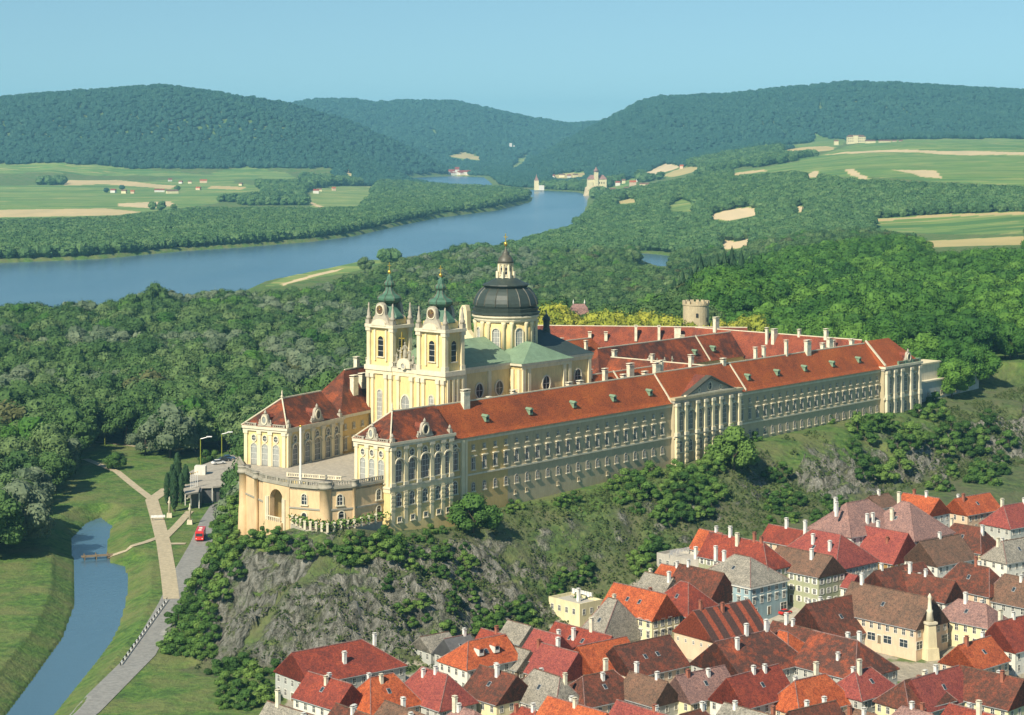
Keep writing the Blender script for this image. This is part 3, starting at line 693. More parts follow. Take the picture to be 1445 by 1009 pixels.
def open_view(X, Y, Z, H, px, curve=None, e=1.0):
    """leave the trees away whose tops would stand in front of water or fields"""
    ok = np.ones(X.shape, bool)
    if curve is not None: ok &= HZ+(CAM_Z-Z-H)/Y*F_PX >= np.interp(px, *curve)
    pb = HZ+(CAM_Z-Z)/Y*F_PX; pt = HZ+(CAM_Z-Z-H)/Y*F_PX
    for (poly, v, lo), (gp, _) in list(zip(FIELDS, fd))+[(([(896, 357), (955, 360), (957, 373), (900, 371)], 0, 0), (POND, 0))]:
        far_ = sum(p[1] for p in gp)/len(gp); xs = [p[0] for p in poly]; ys = [p[1] for p in poly]
        m = (Y < far_) & (px > min(xs)-2) & (px < max(xs)+2) & (pb > min(ys)) & (pt < max(ys)-1)
        if not m.any(): continue
        q = np.zeros(m.sum(), bool)
        for f in (0, .25, .5, .75, .95): q |= inpoly(px[m], (pb*(1-f)+pt*f)[m], poly)
        ok[m] &= ~q
    return ok
# --- near woods
X, Y = jit(-620, 760, 640, 2300, 12.6)
px = X/Y*F_PX+CX; t_, s_ = to_ts(X, Y)
d_, i_, v_ = seg_dist(X, Y, PLAT, PV)
bound = np.interp(px, [-400, 30, 95, 145, 195, 215, 250, 300, 345], [660, 690, 880, 972, 930, 912, 908, 935, 925])
left = (px < 345) & (Y > bound)
slope = (px >= 345) & (s_ > 22) & ~i_ & (X < 25) & (t_ > -26)
back = (Y > 938) & (X > -45) & (px > 600) & ~((t_ < 292) & (s_ < 110))
east = (t_ > 300) & (s_ > 2) & (Y > 850)
ok = (left | slope | back | east) & (abs(px-CX) < 860) & ~in_water(X, Y, 7) & ~infield(X, Y)
X, Y, px, t_, s_ = X[ok], Y[ok], px[ok], t_[ok], s_[ok]
Z = gh(X, Y); o = np.argsort(Y); X, Y, Z, px = X[o], Y[o], Z[o], px[o]
HH = rs.uniform(14, 27, len(X))*np.where(Y < 1500, 1.0, 0.92)
m = open_view(X, Y, Z, HH, px, TL_NEAR); X, Y, Z, px, HH = X[m], Y[m], Z[m], px[m], HH[m]
n2 = fbm(X/55.0, Y/90.0, 3, 77); rr = rs.uniform(0, 1, len(X))
IND = []; ST_A = []; ST_B = []
bright = sstep(px, 960, 1040)*sstep(1950-Y, 0, 300)
wil = (n2 > 0.56) & (px < 760)
for i in range(len(X)):
    b = bright[i] > 0.5
    kind = 'bright' if b else ('willow' if (wil[i] and rr[i] < 0.7) else 'wood')
    if kind == 'wood' and rr[i] > 0.985: kind = 'brown'
    if kind == 'wood' and rr[i] < 0.10: kind = 'bright'
    h = float(HH[i])
    if px[i] > 1000 and Y[i] < 1000: h *= 0.8
    IND.append((float(X[i]), float(Y[i]), float(Z[i]), h, kind, float(px[i])))
nvar = {'wood': 3, 'willow': 2, 'bright': 3, 'brown': 1}
LAB = {'wood': 'dark green broadleaf tree of the wood',
       'willow': 'silvery grey-green willow of the wood',
       'bright': 'bright green broadleaf tree of the wood',
       'brown': 'brownish olive tree of the wood'}
GRP = {'wood': 'dark broadleaf trees of the wood', 'willow': 'grey-green willows of the wood', 'bright': 'bright green trees of the wood', 'brown': 'brownish trees of the wood'}
NAME = {'wood': 'broadleaf_tree', 'willow': 'willow_tree', 'bright': 'broadleaf_tree', 'brown': 'broadleaf_tree'}
proto = {}
cnt = 0; rest = []
def seen(p):
    """roughly: not hidden behind the abbey"""
    py_top = HZ+(CAM_Z-p[2]-p[3])/p[1]*F_PX; q = p[5]
    if not (118 < q < 1440): return False
    lim = np.interp(q, [345, 350, 405, 480, 516, 520, 650, 660, 750, 765, 1000, 1240, 1300, 1310], [2000, 590, 560, 535, 515, 430, 430, 430, 390, 455, 460, 485, 520, 2000])
    return py_top < lim
for p in IND:
    k = p[4]; v = rs.randint(nvar[k])
    if cnt < 300 and seen(p):
        q = p[5]; zone = ('at the far left beyond the meadow' if q < 150 else 'behind the meadow path' if q < 250 else 'beside the car park' if q < 350 else 'above the left pavilion roof' if q < 480 else
                          'behind the church towers' if q < 660 else 'right of the dome' if q < 800 else 'above the yellow-green row' if q < 960 else 'around the round keep' if q < 1040 else
                          'above the east range' if q < 1140 else 'above the right stretch of roof' if q < 1240 else 'right of the far end pavilion' if q < 1330 else 'at the far right')
        size = 'tall ' if p[3] > 20.5 else ('low ' if p[3] < 15.5 else '')
        r, c = tree(p[0], p[1], p[3], k, v, size+LAB[k]+' '+zone, GRP[k]+' '+zone, NAME[k], z=p[2]-0.3)
        proto.setdefault((k, v), c); cnt += 1
    else: rest.append((p, k, v))
keys = [('wood', 0), ('wood', 1), ('wood', 2), ('willow', 0), ('willow', 1), ('bright', 0), ('bright', 1), ('bright', 2), ('brown', 0)]
keys = [k for k in keys if k in proto]
pts = []
for p, k, v in rest:
    kk = (k, v) if (k, v) in keys else keys[0]
    pts.append((p[0], p[1], p[2]-0.5, rs.uniform(0, 6.28), p[3], keys.index(kk)))
scatter('near_woodland', pts, [proto[k] for k in keys], 'dense broadleaf wood covering the flood plain and the hill behind the abbey', 'wood')
print('near wood', len(pts), 'single', cnt)
# --- lone far trees on the left plain and along the lane
LONE = [(215, 296, 'far', 15, 'small dark tree, left one of the pair standing on the far left field'), (228, 297, 'far', 17, 'small dark tree, right one of the pair standing on the far left field'),
        (245, 297, 'far', 12, 'small round tree just right of the dark pair on the far left field'), (150, 272, 'hill', 12, 'tiny dark tree at the left edge of the far fields'),
        (172, 268, 'hill', 12, 'tiny dark tree by the farm on the far left fields'), (250, 270, 'far', 14, 'tiny tree beside the barn on the far left fields')]
fproto = {}
for i, (a, b, k, h, lab) in enumerate(LONE):
    p = hit(a, b, 2500); v = i % (3 if k == 'far' else 2)
    r = empty('distant_tree', p, 0.7*i, lab, 'tree'); c = put(CROWN[k, v], 'crown', r, sc=(h, h, h)); put(TRUNK, 'trunk', r, sc=(h, h, h)); fproto[k, v] = c
# --- far woods
def farpts(y0, y1, k, dmax=0.30):
    """points spaced in proportion to distance"""
    n_l = int(math.log(y1/y0)/k); n_d = int(2*dmax/k)
    L, D = np.meshgrid(np.arange(n_l), np.arange(n_d)); L = (L+rs.uniform(0, 1, L.shape))*k+math.log(y0); D = (D+rs.uniform(0, 1, D.shape))*k-dmax
    Yv = np.exp(L).ravel(); return (D.ravel()*Yv), Yv
X, Y = farpts(2300, 5600, 0.0034); ok = ~in_water(X, Y, 10) & ~infield(X, Y)
Z = gh(X, Y)
px = X/Y*F_PX+CX
openl = (px < 470) & (Y > 3650) & (Y < 6200) & (fbm(X/260.0, Y/420.0, 3, 41) < 0.62)
openr = (px > 840) & (px < 1060) & (Y > 4200) & (fbm(X/160.0, Y/260.0, 3, 42) < 0.50)
ok &= ~openl & ~openr & ~((px > 1180) & (px < 1285) & (Y > 4700))
H = rs.uniform(11, 16, len(X)); nearbank = (px > 560) & (Y < np.interp(px, [560, 740, 800, 830, 845], [3000, 3000, 3600, 4200, 5000]))
ok &= open_view(X, Y, Z, H, px) & np.where(nearbank, HZ+(CAM_Z-Z-H)/Y*F_PX >= np.interp(px, *TL_NEAR), HZ+(CAM_Z-Z-H)/Y*F_PX >= np.interp(px, *TL_FAR))
H = H[ok]
X, Y, Z = X[ok], Y[ok], Z[ok]
pts = [(float(x), float(y), float(z)-1, rs.uniform(0, 6.28), h*max(1.0, y*0.0034/12), rs.randint(3)) for x, y, z, h in zip(X, Y, Z, H)]
scatter('far_woodland', pts, [fproto['far', 0], fproto['far', 1], fproto['far', 2]], 'far woods along both banks of the river', 'wood'); print('far', len(pts))
X, Y = farpts(5600, 11500, 0.0025); ok = ~in_water(X, Y, 20) & ~infield(X, Y)
Z = gh(X, Y); px = X/Y*F_PX+CX
# leave out slopes turned away from the river valley
dzd = (gh(X*1.01, Y*1.01)-Z)/(Y*0.01); ok &= (dzd > (Z-CAM_Z)/Y-0.03)
H = np.full(len(X), 16.0); ok &= open_view(X, Y, Z, H, px)
ok &= ~((px > 1180) & (px < 1285) & (Y < 5850))
ok &= ~((px < 470) & (Y < 6100) & (Z < 48)) & ~((px > 1030) & (Z < 137) & (Y < 6300) & (fbm(X/200.0, Y/300.0, 3, 43) < 0.5))
X, Y, Z = X[ok], Y[ok], Z[ok]
pts = [(float(x), float(y), float(z)-2, rs.uniform(0, 6.28), rs.uniform(13, 22)*max(0.8, y*0.0025/17), rs.randint(2)) for x, y, z in zip(X, Y, Z)]
scatter('mountain_woodland', pts, [fproto['hill', 1], fproto['hill', 0]], 'haze-tinted blue-green forest covering the far hills on both sides of the valley', 'forest'); print('hill', len(pts))
# ------------------------------------------------------------------ the abbey
class Thing:
    """an Empty at the base; parts are given in the frame's own coordinates"""
    def __init__(s, name, label, cat, off, frame=None, group=None):
        s.org, s.ang = frame or ((-13.5, 628.0), AR)
        s.off = off; c, q = math.cos(s.ang), math.sin(s.ang)
        s.e = empty(name, (s.org[0]+c*off[0]-q*off[1], s.org[1]+q*off[0]+c*off[1], off[2]), s.ang, label, cat, group)
    def part(s, name, mb, parent=None, label=None): return mb.build(name, parent or s.e, s.off, label)
    def put(s, me, name, t, y, z, rz=0.0, parent=None): return put(me, name, parent or s.e, (t-s.off[0], y-s.off[1], z-s.off[2]), rz)
SOUTH, WEST, NORTH, EAST = 0.0, -math.pi/2, math.pi, math.pi/2

def arc(x0, x1, z, rise, n=8):
    """points of an arch from x0 to x1 springing at z"""
    cx, r = (x0+x1)/2, (x1-x0)/2
    return [(cx-r*math.cos(math.pi*k/n), z+rise*math.sin(math.pi*k/n)) for k in range(n+1)]
def w_rect(w, h, hood=0.45, glass='glass', bars=True, surround='trim', lip=0.5):
    mb = MB(); a = w/2; f = 0.22
    mb.box(-a, a, -0.06, 0.0, 0, h, glass)
    for x0, x1, z0, z1 in ((-a-f, -a, -f, h+f), (a, a+f, -f, h+f), (-a, a, h, h+f), (-a, a, -f, 0)): mb.box(x0, x1, -0.20, 0.0, z0, z1, surround)
    if bars:
        mb.box(-0.06, 0.06, -0.12, -0.06, 0, h, 'frame_white'); mb.box(-a, -0.06, -0.11, -0.06, h*0.62-0.05, h*0.62+0.05, 'frame_white'); mb.box(0.06, a, -0.11, -0.06, h*0.62-0.05, h*0.62+0.05, 'frame_white')
        mb.box(-a, -a+0.12, -0.115, -0.06, 0, h, 'frame_white'); mb.box(a-0.12, a, -0.115, -0.06, 0, h, 'frame_white')
    if hood: mb.box(-a-0.5, a+0.5, -lip-0.15, 0.0, h+hood, h+hood+0.35, 'trim')
    mb.box(-a-0.35, a+0.35, -0.42, 0.0, -f-0.25, -f, 'trim')
    return mb
def w_arch(w, h, glass='glass', surround='trim', hood=False, bars=3, deep=0.25):
    """round-headed window, sill at 0"""
    mb = MB(); a = w/2; f = 0.28; hs = h-a
    inner = arc(-a, a, hs, a); outer = arc(-a-f, a+f, hs, a+f)
    mb.face([(-a, -0.05, 0)]+[(x, -0.05, z) for x, z in inner]+[(a, -0.05, 0)], glass)
    for i in range(len(inner)-1):
        (x0, z0), (x1, z1), (u0, v0), (u1, v1) = inner[i], inner[i+1], outer[i], outer[i+1]
        mb.mesh([(x0, -deep, z0), (x1, -deep, z1), (u1, -deep, v1), (u0, -deep, v0), (x0, 0, z0), (x1, 0, z1), (u1, 0, v1), (u0, 0, v0)], [(0, 1, 2, 3), (1, 0, 4, 5), (3, 2, 6, 7)], surround)
    mb.box(-a-f, -a, -deep, 0, 0, hs, surround); mb.box(a, a+f, -deep, 0, 0, hs, surround); mb.box(-a-f-0.2, a+f+0.2, -deep-0.2, 0, -0.35, 0, 'trim')
    for k in range(1, bars+1):
        x = -a+w*k/(bars+1); mb.box(x-0.05, x+0.05, -0.12, -0.05, 0, hs+a*0.8*math.sqrt(max(0, 1-(x/a)**2)), 'frame_white')
    n = max(2, int(hs/1.4))
    for k in range(1, n+1): mb.box(-a, a, -0.11, -0.05, hs*k/n-0.05, hs*k/n+0.05, 'frame_white')
    if hood:
        o2 = arc(-a-f-0.3, a+f+0.3, hs+0.35, a*0.8+f); o3 = arc(-a-f-0.3, a+f+0.3, hs+0.75, a*0.8+f)
        for i in range(len(o2)-1):
            (x0, z0), (x1, z1) = o2[i], o2[i+1]; (u0, v0), (u1, v1) = o3[i], o3[i+1]
            mb.mesh([(x0, -0.8, z0), (x1, -0.8, z1), (u1, -0.8, v1), (u0, -0.8, v0), (x0, 0, z0), (x1, 0, z1), (u1, 0, v1), (u0, 0, v0)], [(0, 1, 2, 3), (1, 0, 4, 5), (3, 2, 6, 7)], 'trim')
    return mb
def w_oval(rx, rz, glass='glass', f=0.35, bars=True, surround='trim', deep=0.3):
    mb = MB(); n = 14
    P = [(rx*math.cos(2*math.pi*k/n), rz*math.sin(2*math.pi*k/n)) for k in range(n)]
    Q = [((rx+f)*math.cos(2*math.pi*k/n), (rz+f)*math.sin(2*math.pi*k/n)) for k in range(n)]
    mb.face([(x, -0.05, z) for x, z in P], glass)
    for i in range(n):
        j = (i+1) % n
        mb.mesh([(P[i][0], -deep, P[i][1]), (P[j][0], -deep, P[j][1]), (Q[j][0], -deep, Q[j][1]), (Q[i][0], -deep, Q[i][1]), (P[i][0], 0, P[i][1]), (P[j][0], 0, P[j][1]), (Q[j][0], 0, Q[j][1]), (Q[i][0], 0, Q[i][1])], [(0, 1, 2, 3), (1, 0, 4, 5), (3, 2, 6, 7)], surround)
    if bars:
        mb.box(-0.05, 0.05, -0.12, -0.05, -rz*0.95, rz*0.95, 'frame_white'); mb.box(-rx*0.95, rx*0.95, -0.11, -0.05, -0.05, 0.05, 'frame_white')
    return mb
W_MAIN = w_rect(1.5, 3.4, 0.5, lip=0.55, surround='stone').data('window'); W_MEZ = w_rect(1.15, 1.5, 0, 'glass', True, 'tan').data('window'); W_LOW = w_arch(1.2, 2.5, 'glass', 'stone', False, 1, 0.15).data('window')
W_SLIT = w_rect(0.5, 0.8, 0, 'glass_dark', False, 'tan').data('window')
W_TALL = w_arch(2.5, 6.3, 'glass', 'trim', True, 3).data('window'); W_BIG = w_arch(3.4, 6.9, 'glass', 'trim', True, 4).data('window'); W_ROUND = w_oval(0.95, 1.05, 'glass').data('window')
W_TALLP = w_arch(2.3, 6.6, 'glass_pale', 'trim', False, 2).data('window'); W_ROUNDP = w_oval(0.75, 0.95, 'glass').data('window'); W_GND = w_arch(2.0, 3.8, 'glass', 'trim', False, 2).data('window'); W_SQ = w_rect(1.5, 1.2, 0, 'glass_dark', True).data('window')  # pale west panes: the light falling on the glass is in their colour

def hip_roof(mb, t0, t1, s0, s1, ze, zr, h0=0.0, h1=0.0, ov=0.7, mat='abbey_tile', axis='t'):
    """solid roof, ridge along t (or s); h0/h1 = hip length at either end, 0 = gable"""
    if axis == 's':
        f = lambda x, y, z: (y, x, z); t0, t1, s0, s1 = s0, s1, t0, t1
    else: f = lambda x, y, z: (x, y, z)
    a0, a1, b0, b1 = t0-(ov if h0 else 0), t1+(ov if h1 else 0), s0-ov, s1+ov; sm = (s0+s1)/2
    # bell-cast foot: a break a little above the eaves
    k = 0.16; zk = ze+(zr-ze)*0.11
    def P(x, y, z): return f(x, y, z)
    lo = [(a0, b0, ze), (a1, b0, ze), (a1, b1, ze), (a0, b1, ze)]
    q0 = a0+(k*h0 if h0 else 0); q1 = a1-(k*h1 if h1 else 0); c0 = b0+k*(sm-b0); c1 = b1-k*(b1-sm)
    mi = [(q0, c0, zk), (q1, c0, zk), (q1, c1, zk), (q0, c1, zk)]
    r = [(a0+h0, sm, zr), (a1-h1, sm, zr)]
    V = [P(*p) for p in lo+mi+r]
    F = [(0, 1, 5, 4), (1, 2, 6, 5), (2, 3, 7, 6), (3, 0, 4, 7), (4, 5, 9, 8), (6, 7, 8, 9), (5, 6, 9), (7, 4, 8), (3, 2, 1, 0)]
    if axis == 's': F = [tuple(reversed(x)) for x in F]
    mb.mesh(V, F, mat)
def ridge_cap(mb, t0, t1, s, z, axis='t', mat='trim', w=0.22):
    if axis == 't': mb.box(t0, t1, s-w, s+w, z-0.2, z+0.16, mat)
    else: mb.box(s-w, s+w, t0, t1, z-0.2, z+0.16, mat)
def slope_strip(mb, t, s0, s1, ze, zr, mat='trim', w=0.3):
    """raised fire wall running up one slope from the eaves to the ridge"""
    n = 1
    mb.mesh([(t-w, s0, ze), (t+w, s0, ze), (t+w, s1, zr), (t-w, s1, zr), (t-w, s0, ze+0.5), (t+w, s0, ze+0.5), (t+w, s1, zr+0.45), (t-w, s1, zr+0.45)],
            [(3, 2, 1, 0), (4, 5, 6, 7), (0, 1, 5, 4), (1, 2, 6, 5), (2, 3, 7, 6), (3, 0, 4, 7)], mat)
def chimney_mesh(w, d, h, mat='chimney_cream', pots=2):
    mb = MB(); mb.box(-w/2, w/2, -d/2, d/2, -1.5, h, mat); mb.box(-w/2-.15, w/2+.15, -d/2-.15, d/2+.15, h, h+0.3, mat)
    for k in range(pots):
        x = -w/2+w*(k+0.5)/pots; mb.box(x-.18, x+.18, -.2, .2, h+0.3, h+0.75, 'dark')
    mb.box(-w/2-.2, w/2+.2, -d/2-.2, d/2+.2, h+0.75, h+0.95, mat)
    return mb
CH = {k: chimney_mesh(*a).data('chimney') for k, a in {'s': (1.3, 1.0, 1.6), 'm': (1.8, 1.3, 2.6), 'l': (2.8, 1.4, 4.2), 't': (1.1, 1.1, 4.6)}.items()}
def dormer_mesh():
    mb = MB(); mb.box(-0.75, 0.75, -1.2, 1.4, -0.6, 1.0, 'copper_green'); mb.box(-0.5, 0.5, -1.26, -1.2, 0.0, 0.8, 'glass_dark')
    mb.mesh([(-1.0, -1.5, 0.95), (1.0, -1.5, 0.95), (1.0, 1.8, 1.2), (-1.0, 1.8, 1.2), (0, -1.5, 1.6), (0, 1.8, 1.7)], [(0, 1, 4), (1, 2, 5, 4), (2, 3, 5), (3, 0, 4, 5), (0, 3, 2, 1)], 'copper_green')
    return mb.data('dormer')
DORM = dormer_mesh()
def statue_mb(h=3.2, seed=0, mat='statue'):
    """a robed figure on a block: tapering body, shoulders, head, one raised arm"""
    rnd = random.Random(seed); mb = MB()
    mb.box(-.5, .5, -.5, .5, 0, 0.5, mat); k = (h-0.5)/2.7
    mb.lathe([(0.48*k, 0.5), (0.42*k, 0.5+0.9*k), (0.34*k, 0.5+1.4*k), (0.46*k, 0.5+2.0*k), (0.16*k, 0.5+2.2*k), (0.13*k, 0.5+2.3*k)], 0, 0, mat, 8, 0, 1, 0.75)
    mb.blob((0, 0, 0.5+2.52*k), (.2*k, .22*k, .25*k), mat, seed, 0.05, 7, 5)
    sg = rnd.choice((-1, 1)); mb.tube([(sg*.42*k, 0, 0.5+1.95*k), (sg*.75*k, -.2*k, 0.5+1.7*k), (sg*.95*k, -.3*k, 0.5+(1.3+rnd.random()*1.2)*k)], .11*k, mat, 5)
    mb.tube([(-sg*.42*k, 0, 0.5+1.95*k), (-sg*.5*k, -.3*k, 0.5+1.4*k), (0, -.4*k, 0.5+1.5*k)], .11*k, mat, 5)
    return mb
def gable_cartouche(w=7.0, h=4.6, glass='glass_dark', mat='stone'):
    """curved attic gable with an oval opening, volutes and an urn; front faces -y"""
    mb = MB(); a = w/2
    out = [(-a, 0), (-a*0.95, 0.7), (-a*0.62, 1.0), (-a*0.5, 2.2), (-a*0.42, h*0.78)]+[(-a*0.42*math.cos(math.pi*k/6), h*0.78+h*0.22*math.sin(math.pi*k/6)) for k in range(1, 6)]+[(a*0.42, h*0.78), (a*0.5, 2.2), (a*0.62, 1.0), (a*0.95, 0.7), (a, 0)]
    mb.extr(out, 'y', -0.35, 0.6, mat)
    o = w_oval(w*0.15, h*0.28, glass, 0.4, False, 'trim', 0.3)
    mb.mesh([(x, y-0.35, z+h*0.52) for x, y, z in o.v], o.f, 'trim')
    for i, f in enumerate(o.f): mb.m[-len(o.f)+i] = mb.mi(o.ms[o.m[i]])
    mb.lathe([(0.35, h), (0.5, h+0.4), (0.2, h+0.9), (0.05, h+1.2)], 0, 0.1, mat, 7)
    for sx in (-1, 1): mb.lathe([(0.4, 0.7), (0.45, 1.2), (0.15, 1.6), (0.28, 1.9), (0.05, 2.2)], sx*a*0.8, 0.1, mat, 7)
    # little roof behind
    mb.extr([(-a*0.40, 0.3), (a*0.40, 0.3), (a*0.4, h*0.7), (0, h*0.92), (-a*0.4, h*0.7)], 'y', 0.6, 5.5, 'abbey_tile_red')
    return mb
GAB = gable_cartouche().data('attic_gable'); GABS = gable_cartouche(5.2, 4.0, 'glass_pale').data('attic_gable')
def balusters(mb, p0, p1, z, h=1.25, mat='balustrade_stone', sp=0.75, wz=0.28):
    """a balustrade from p0 to p1"""
    a = Vector(p0); b = Vector(p1); d = b-a; L = d.length; d.normalize(); n = Vector((-d.y, d.x))
    def slab(u0, u1, w, z0, z1):
        P = [a+d*u0+n*w, a+d*u1+n*w, a+d*u1-n*w, a+d*u0-n*w]
        mb.prism([(p.x, p.y) for p in P][::-1], z0, z1, mat)
    slab(0, L, wz, z, z+0.22); slab(0, L, wz, z+h-0.22, z+h)
    k = int(L/sp)
    for i in range(k):
        u = (i+0.5)*L/k
        if i % 7 == 0: slab(u-0.3, u+0.3, wz+.03, z, z+h+0.05)
        else: slab(u-0.11, u+0.11, 0.13, z+0.22, z+h-0.22)

# ---------------- south-west and north-west pavilions share one plan
def pavilion(frame, org_s, name, label, s_len, w, tall_x, zb, west=True, corner=(0, 0), hip=9.0, walls='cream', label_w=None, roofmat='abbey_tile', zr=64.8, gable_x=None, low=True, side='cream'):
    t0, s0 = corner
    T = Thing(name, label, 'palace wing', (t0, s0, zb), frame)
    mb = MB(); mb.box(t0, t0+s_len, s0, s0+w, zb, 56.2, walls); T.part('wall', mb)
    if zb < 36:
        mb = MB(); mb.mesh([(t0-1.1, s0-1.1, zb-4), (t0+s_len+0.8, s0-1.1, zb-4), (t0+s_len+0.1, s0-0.25, 36.5), (t0-0.25, s0-0.25, 36.5), (t0-1.1, s0+w*0.7, zb-4), (t0-0.25, s0+w*0.7, 36.5), (t0+s_len+0.8, s0+2, zb-4), (t0+s_len+0.1, s0+2, 36.5)],
                           [(0, 1, 2, 3), (4, 0, 3, 5), (1, 6, 7, 2), (3, 2, 7, 5)], side); T.part('battered_base', mb)
    mb = MB(); mb.box(t0-0.9, t0+s_len+0.9, s0-0.9, s0+w+0.3, 56.2, 57.0, 'trim'); mb.box(t0-0.55, t0+s_len+0.55, s0-0.55, s0+w+0.2, 55.5, 56.2, 'trim'); T.part('cornice', mb)
    mb = MB(); mb.box(t0-0.45, t0+s_len+0.45, s0-0.45, s0+w+0.2, 43.4, 44.0, 'trim'); mb.box(t0-0.2, t0+s_len+0.2, s0-0.2, s0+w+0.1, 42.2, 43.4, 'cream_light'); T.part('string_course', mb)
    mb = MB(); hip_roof(mb, t0, t0+s_len, s0, s0+w, 57.0, zr, hip, 0, 0.7, roofmat); T.part('roof', mb)
    mb = MB(); ridge_cap(mb, t0+hip-0.7, t0+s_len, s0+w/2, zr)
    ax = s0+w/2
    for sy in (s0-0.7, s0+w+0.7): mb.tube([(t0-0.6, sy, 57.05), (t0+hip-0.7, ax, zr+0.05)], 0.22, 'trim', 5)
    mb.lathe([(0.2, zr), (0.5, zr+0.6), (0.15, zr+1.1), (0.3, zr+1.6), (0.04, zr+2.6)], t0+hip-0.7, ax, 'trim', 7); T.part('ridge', mb)
    xs = sorted(tall_x); ed = [t0+0.9]+[(a+b)/2 for a, b in zip(xs[:-1], xs[1:])]+[t0+s_len-0.9]
    for x in ed:
        p = MB(); p.box(x-0.75, x+0.75, s0-0.55, s0, 44.0, 54.6, 'cream_light'); p.box(x-1.0, x+1.0, s0-0.8, s0, 54.6, 55.5, 'trim'); p.box(x-1.0, x+1.0, s0-0.8, s0, 44.0, 45.0, 'trim')
        if low:
            for k in range(9): p.box(x-0.8, x+0.8, s0-(0.62 if k % 2 else 0.45), s0, 36.6+k*0.62, 36.6+(k+1)*0.62, 'cream_light')
            p.box(x-0.75, x+0.75, s0-0.5, s0-0.25, zb, 36.6, 'cream_light')
        T.part('pilaster', p)
    mid = xs[len(xs)//2 - (0 if len(xs) % 2 else 1)]
    for x in xs:
        T.put(W_BIG if abs(x-gable_x) < 2.6 else W_TALL, 'window', x, s0, 45.2, SOUTH); T.put(W_ROUND, 'window', x, s0, 53.3, SOUTH)
        T.put(W_GND, 'window', x, s0, 38.0, SOUTH)
        if zb < 36: T.put(W_SQ, 'window', x, s0-0.45, 33.6, SOUTH)
    T.put(GAB, 'attic_gable', gable_x, s0-0.1, 57.0, SOUTH)
    for u in (t0+0.8, t0+s_len-1.2):
        b = MB(); b.box(u-0.6, u+0.6, s0-0.7, s0+0.5, 57.0, 58.3, 'stone'); b.lathe([(0.35, 58.3), (0.5, 58.9), (0.1, 59.6)], u, s0-0.1, 'stone', 7); T.part('urn', b)
    if west:
        for k in range(3):
            y = s0+w*(0.24+0.26*k)
            T.put(W_TALLP, 'window', t0, y, 45.0, WEST); T.put(W_ROUNDP, 'window', t0, y, 53.3, WEST)
        for y in (s0+0.8, s0+w*0.37, s0+w*0.63, s0+w-0.8):
            p = MB(); p.box(t0-0.4, t0, y-0.6, y+0.6, 44.0, 54.6, 'cream_light'); p.box(t0-0.6, t0, y-0.85, y+0.85, 54.6, 55.5, 'trim'); T.part('pilaster', p)
        T.put(GABS, 'attic_gable', t0-0.1, s0+w/2, 57.0, WEST)
        mb = MB(); balusters(mb, (t0-0.3, s0+0.2), (t0-0.3, s0+w*0.5-3), 57.0, 0.9, 'stone'); balusters(mb, (t0-0.3, s0+w*0.5+3), (t0-0.3, s0+w-0.2), 57.0, 0.9, 'stone'); T.part('attic_balustrade', mb)
    return T
SF = ((-13.5, 628.0), AR)
pavilion(SF, 0, 'corner_pavilion', 'cream corner pavilion with battered foot standing right of the curved terrace', 26.8, 14.5, [-32.0, -26.4, -20.8, -15.2, -11.0], 27.0, True, (-35.5, -1.5), gable_x=-20.8, roofmat='abbey_tile_dark')
NF = ((-69.1, 629.6), math.atan2(0.872, 0.49))
pavilion(NF, 0, 'corner_pavilion', 'cream pavilion with dark red hipped roof behind the left end of the terrace', 30.0, 16.0, [4.3, 10.9, 16.2, 22.2, 26.8], 38.0, True, (0, 0), gable_x=16.2, roofmat='abbey_tile_dark', walls='cream', low=False, hip=9.5)

# ---------------- north wing behind the north-west pavilion
T = Thing('library_wing', 'ochre wing with steep dark red roof joining the left pavilion to the twin-towered church', 'palace wing', (30, 1, 38), NF)
mb = MB(); mb.box(30, 78, 1.0, 17, 38, 57.2, 'ochre'); T.part('wall', mb)
mb = MB(); mb.box(30, 78, 0.4, 1.0, 56.2, 57.2, 'trim'); mb.box(30, 78, 0.6, 1.0, 43.4, 44.0, 'trim'); T.part('cornice', mb)
mb = MB(); hip_roof(mb, 30.6, 78, 1, 17, 57.2, 70.0, 15.0, 0, 0.7, 'abbey_tile_dark'); T.part('roof', mb)
mb = MB(); ridge_cap(mb, 45, 78, 9, 70.0); T.part('ridge', mb)
for x in (33.5, 38.5, 43.5, 48.5):
    T.put(W_MAIN, 'window', x, 1.0, 46.0, SOUTH); T.put(W_MEZ, 'window', x, 1.0, 52.6, SOUTH); T.put(W_GND, 'window', x, 1.0, 38.6, SOUTH)
for x, y, k in ((44, 4.5, 'l'), (50.5, 5.5, 'l'), (53, 9.5, 'm'), (60, 9.5, 's')): T.put(CH[k], 'chimney', x, y, 63.5 if y < 6 else 70)

